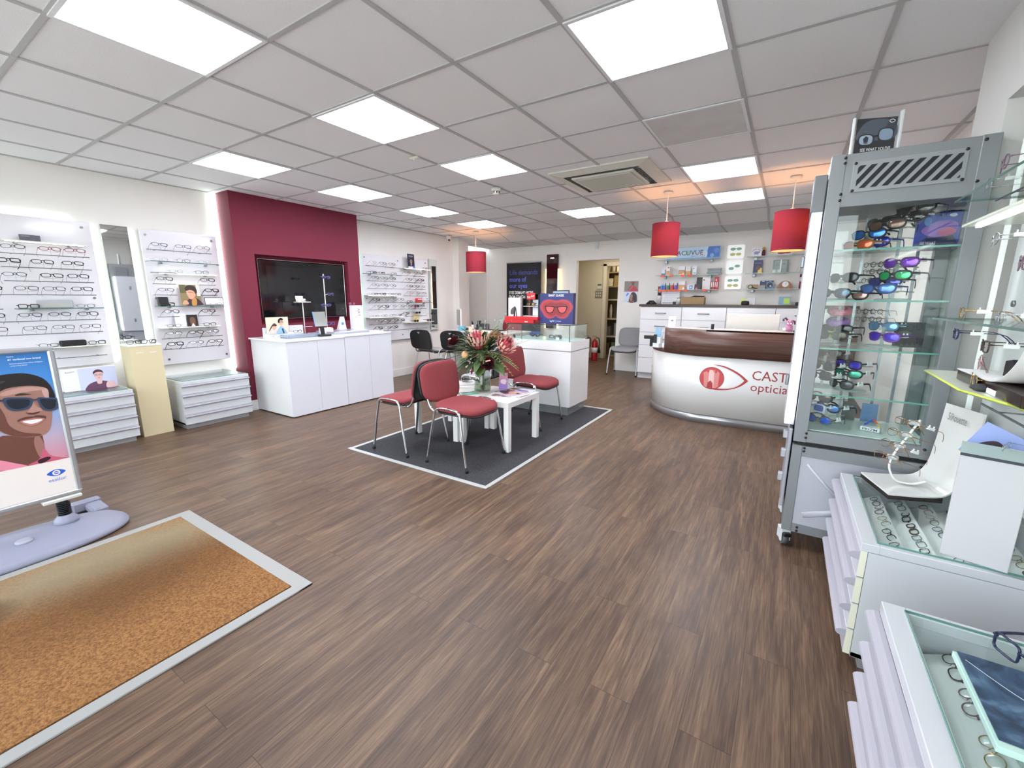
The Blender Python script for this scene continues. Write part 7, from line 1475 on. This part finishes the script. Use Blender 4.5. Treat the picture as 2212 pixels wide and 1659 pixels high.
solo('dark_pebble', MB().sph((0, 0, .012), .022, sz=.55, sx=1.3), mat('3c4044', .7, vary=.3, vscale=60), 'dark grey pebble beside the dark lensed spectacles', 'pebble', (.565, 1.99, 1.039)); solo('dark_pebble', MB().sph((0, 0, .012), .02, sz=.55, sx=1.2), mat('3c4044', .7, vary=.3, vscale=60), 'dark grey pebble nearer the camera on the angled shelf', 'pebble', (.60, 1.86, 1.039)); solo('name_tag', MB().box(-.012, .012, -.035, .035, 0, .018, bev=.002), mat('f0f0ee', .3), 'white name block between the two dark pebbles', 'tag', (.58, 1.925, 1.039))
# curved white display stand on the second unit
t = thing('curved_display_stand', 'curved white display with brand lettering on a dark base', 'display stand', (.54, 2.42, .507)); OX = Vector((.54, 2.42, .507))
LE = [(.377, 2.50, .531), (.50, 2.55, .531), (.575, 2.577, .543), (.612, 2.582, .60), (.624, 2.577, .70), (.629, 2.570, .80), (.632, 2.562, .890)]
RE = [(.443, 2.266, .531), (.56, 2.310, .531), (.630, 2.338, .543), (.668, 2.352, .60), (.682, 2.350, .70), (.688, 2.343, .80), (.690, 2.335, .897)]
LE = [Vector(p_)-OX for p_ in spl(LE, 5, False)]; RE = [Vector(p_)-OX for p_ in spl(RE, 5, False)]
n = len(LE); vs = []
for k in range(n):
    dv = (LE[min(n-1, k+1)]-LE[max(0, k-1)]).normalized(); wv = (RE[k]-LE[k]).normalized(); nv = dv.cross(wv).normalized()*.006
    vs += [LE[k], RE[k], RE[k]+nv, LE[k]+nv]
fs = [(3, 2, 1, 0), tuple(4*(n-1)+q for q in range(4))]
for k in range(n-1):
    for q in range(4): fs.append((4*k+q, 4*k+(q+1) % 4, 4*k+4+(q+1) % 4, 4*k+4+q))
obj('curved_panel', MB().add(vs, fs, 0), mat('e9eae6', .15, coat=.5), t)
pb = [(.377-.54, 2.50-2.42), (.443-.54, 2.266-2.42), (.625-.54, 2.336-2.42), (.57-.54, 2.575-2.42)]
obj('dark_base', MB().prism(pb, .0, .022), mat('2a2420', .3), t)
q = MB(); vs, fs = glyphs('Silhouette'); x0 = min(v[0] for v in vs); x1 = max(v[0] for v in vs)
TL_, TR_, BL_, BR_ = LE[-1], RE[-1], LE[-12], RE[-12]; out_ = []
for a, b in vs:
    s_ = .22+.50*(a-x0)/(x1-x0); t_ = .70+.22*b; out_.append((TL_*(1-s_)+TR_*s_)*t_+(BL_*(1-s_)+BR_*s_)*(1-t_)+Vector((-.0085, -.003, 0)))
q.add(out_, fs); obj('lettering', q, mat('6f7478', .3), t)
# ladder holder on it
t = thing('spectacle_ladder', 'white slanted ladder holder carrying four rimless spectacles', 'display stand', (.503, 2.42, .5385))
ld = [(.529, .830), (.500, .755), (.470, .68), (.457, .623), (.462, .585), (.485, .548), (.515, .5405), (.55, .545), (.585, .565)]
obj('spine', MB().tube([(x-.503, 0, z-.5385) for x, z in spl(ld, 4, False)], .006, 6, sq=(.7, 1.7)), mat('f0f0ea', .25), t)
SPP = [(.425, 2.39, .655), (.440, 2.39, .712), (.457, 2.39, .765), (.474, 2.39, .820)]
for k, (x, y, z) in enumerate(SPP): obj('clip', MB().box(x-.503+.02, x-.503+.055, -.02, .012, z-.5385-.012, z-.5385+.004, bev=.002), glass('f2f6f6', .6, 0, .4), t)
for k, (x, y, z) in enumerate(SPP): spectacles('rimless gold spectacles on the slanted ladder, %s from the base' % ORD[k], (x, y-.012, z-.015), -1.05, rx=-.32, shape='oval', w=.052, h=.034, r=.0009, col='a8805a', metal=True, sc=1.0, tagpart=k in (1, 3), group='rimless spectacles on the slanted ladder')
# white box on the second unit
t = thing('white_plinth_box', 'plain white box with pale glass top on the second drawer unit', 'plinth', (.606, 1.905, .507), rot=(0, 0, -.26))
obj('box_body', MB().box(-.075, .075, -.079, .079, 0, .345, bev=.0015), mat('cbcbce', .35), t); obj('glass_top', MB().box(-.077, .077, -.082, .082, .345, .354), mat('c3dcd9', .12), t); obj('dark_edge', MB().box(-.077, .077, -.0832, -.082, .345, .354), mat('2c3640', .3), t)
spectacles('clear spectacles lying on top of the white plinth box', (.63, 1.93, .866), RZR-.5, sc=.7, **PAL[5][1])
p = Pic(.13, .13, '9db2f0', t=.003); p.blob([(-.05, 0), (-.04, .05), (-.01, .085), (.02, .075), (.035, .03), (.03, 0)], '3c2c34'); p.ell(.0, .03, .014, .02, 'b08878'); p.rect(-.065, -.0, .065, .003, 'e8c070')
p.solo('photo_card', 'blue photo card of a dark haired woman behind the white box', 'card', (.640, 2.125, .765), rot=(-.15, .45, -.3))
solo('card_riser', MB().box(-.05, .05, -.02, .02, 0, .27, bev=.002), mat('d8d8d4', .4), 'pale riser block carrying the blue photo card', 'block', (.672, 2.14, .507), rz=-.3)
# marble tray and spectacles on the nearest unit
MBL = bpy.data.materials.new('blue_marble'); MBL.use_nodes = True; nt = MBL.node_tree; N = nt.nodes; L = nt.links; b_ = N['Principled BSDF']
tc = N.new('ShaderNodeTexCoord'); n1 = N.new('ShaderNodeTexNoise'); n1.inputs['Scale'].default_value = 14; n1.inputs['Detail'].default_value = 10; n1.inputs['Distortion'].default_value = 1.5; L.new(tc.outputs['Object'], n1.inputs['Vector'])
r = N.new('ShaderNodeValToRGB'); L.new(n1.outputs['Fac'], r.inputs[0]); e = r.color_ramp.elements; e[0].position = .38; e[0].color = (*lin('27394f'), 1); e[1].position = .72; e[1].color = (*lin('6d8aa4'), 1); q_ = e.new(.53); q_.color = (*lin('3a5470'), 1)
L.new(r.outputs[0], b_.inputs['Base Color']); b_.inputs['Roughness'].default_value = .35
t = thing('marble_tray', 'dark blue marble tray with pale mint edge on the nearest unit', 'tray', (.520, 1.145, .507), rot=(0, 0, 0))
obj('mint_edge', MB().box(-.105, .115, -.115, .145, 0, .014, bev=.001), mat('bfe0d6', .2), t); obj('marble_top', MB().box(-.098, .115, -.098, .145, .014, .0165), MBL, t); obj('vein', MB().tube(spl([(-.09, .12, .0168), (-.03, .05, .0168), (.03, .01, .0168), (.10, -.01, .0168)], 4, False), .0008, 4), mat('b8ccd8', .4), t)
spectacles('large navy spectacles standing at the edge of the marble tray', (.528, 1.30, .5245), -1.05, shape='square', w=.052, h=.040, r=.0019, col='1c2244', thick=True, sc=1.05)
for o in [o for o in SC.objects if o.parent is None and not o.get('kind')]:
    x, y, z = o.location
    if -3.19 < x < -1.72 and 2.32 < y < 4.9 and z < 1.6 and 'rug' not in o.name and 'panel' not in o.name: o.location.z += .0014
# ---------------------------------------------------------------- daylight, camera, world
w = bpy.data.worlds.new('sky'); SC.world = w; w.use_nodes = True; nt = w.node_tree; N = nt.nodes; L = nt.links
bg = N['Background']; sky = N.new('ShaderNodeTexSky'); sky.sky_type = 'HOSEK_WILKIE'; sky.turbidity = 8; sky.sun_direction = Vector((.3, .6, .7)).normalized(); sky.ground_albedo = .4
hs = N.new('ShaderNodeHueSaturation'); hs.inputs['Saturation'].default_value = .35; L.new(sky.outputs[0], hs.inputs['Color']); L.new(hs.outputs[0], bg.inputs['Color']); bg.inputs['Strength'].default_value = 9
f, pit, rol, yaw = 921.1, -.1971, .0027, -.5668
cy, sy, cp, sp_ = math.cos(yaw), math.sin(yaw), math.cos(pit), math.sin(pit)
F = Vector((sy*cp, cy*cp, sp_)); R0 = Vector((cy, -sy, 0)); U0 = R0.cross(F); cr, sr = math.cos(rol), math.sin(rol)
R1 = R0*cr+U0*sr; U1 = U0*cr-R0*sr
cam = bpy.data.cameras.new('camera'); co = bpy.data.objects.new('camera', cam); COL.objects.link(co)
M = Matrix((R1, U1, -F)).transposed().to_4x4(); M.translation = Vector((0, 0, 1.333)); co.matrix_world = M
cam.sensor_width = 36; cam.lens = f/2212*36; cam.clip_start = .05; SC.camera = co
vs_ = SC.view_settings; SC.display_settings.display_device = 'sRGB'; vs_.view_transform = 'Standard'; vs_.look = 'None'; vs_.gamma = 1; vs_.use_curve_mapping = False; vs_.exposure = 2.1
try:
    SC.cycles.use_denoising = True; SC.cycles.max_bounces = 8; SC.cycles.transparent_max_bounces = 24; SC.cycles.sample_clamp_indirect = 6
except Exception: pass
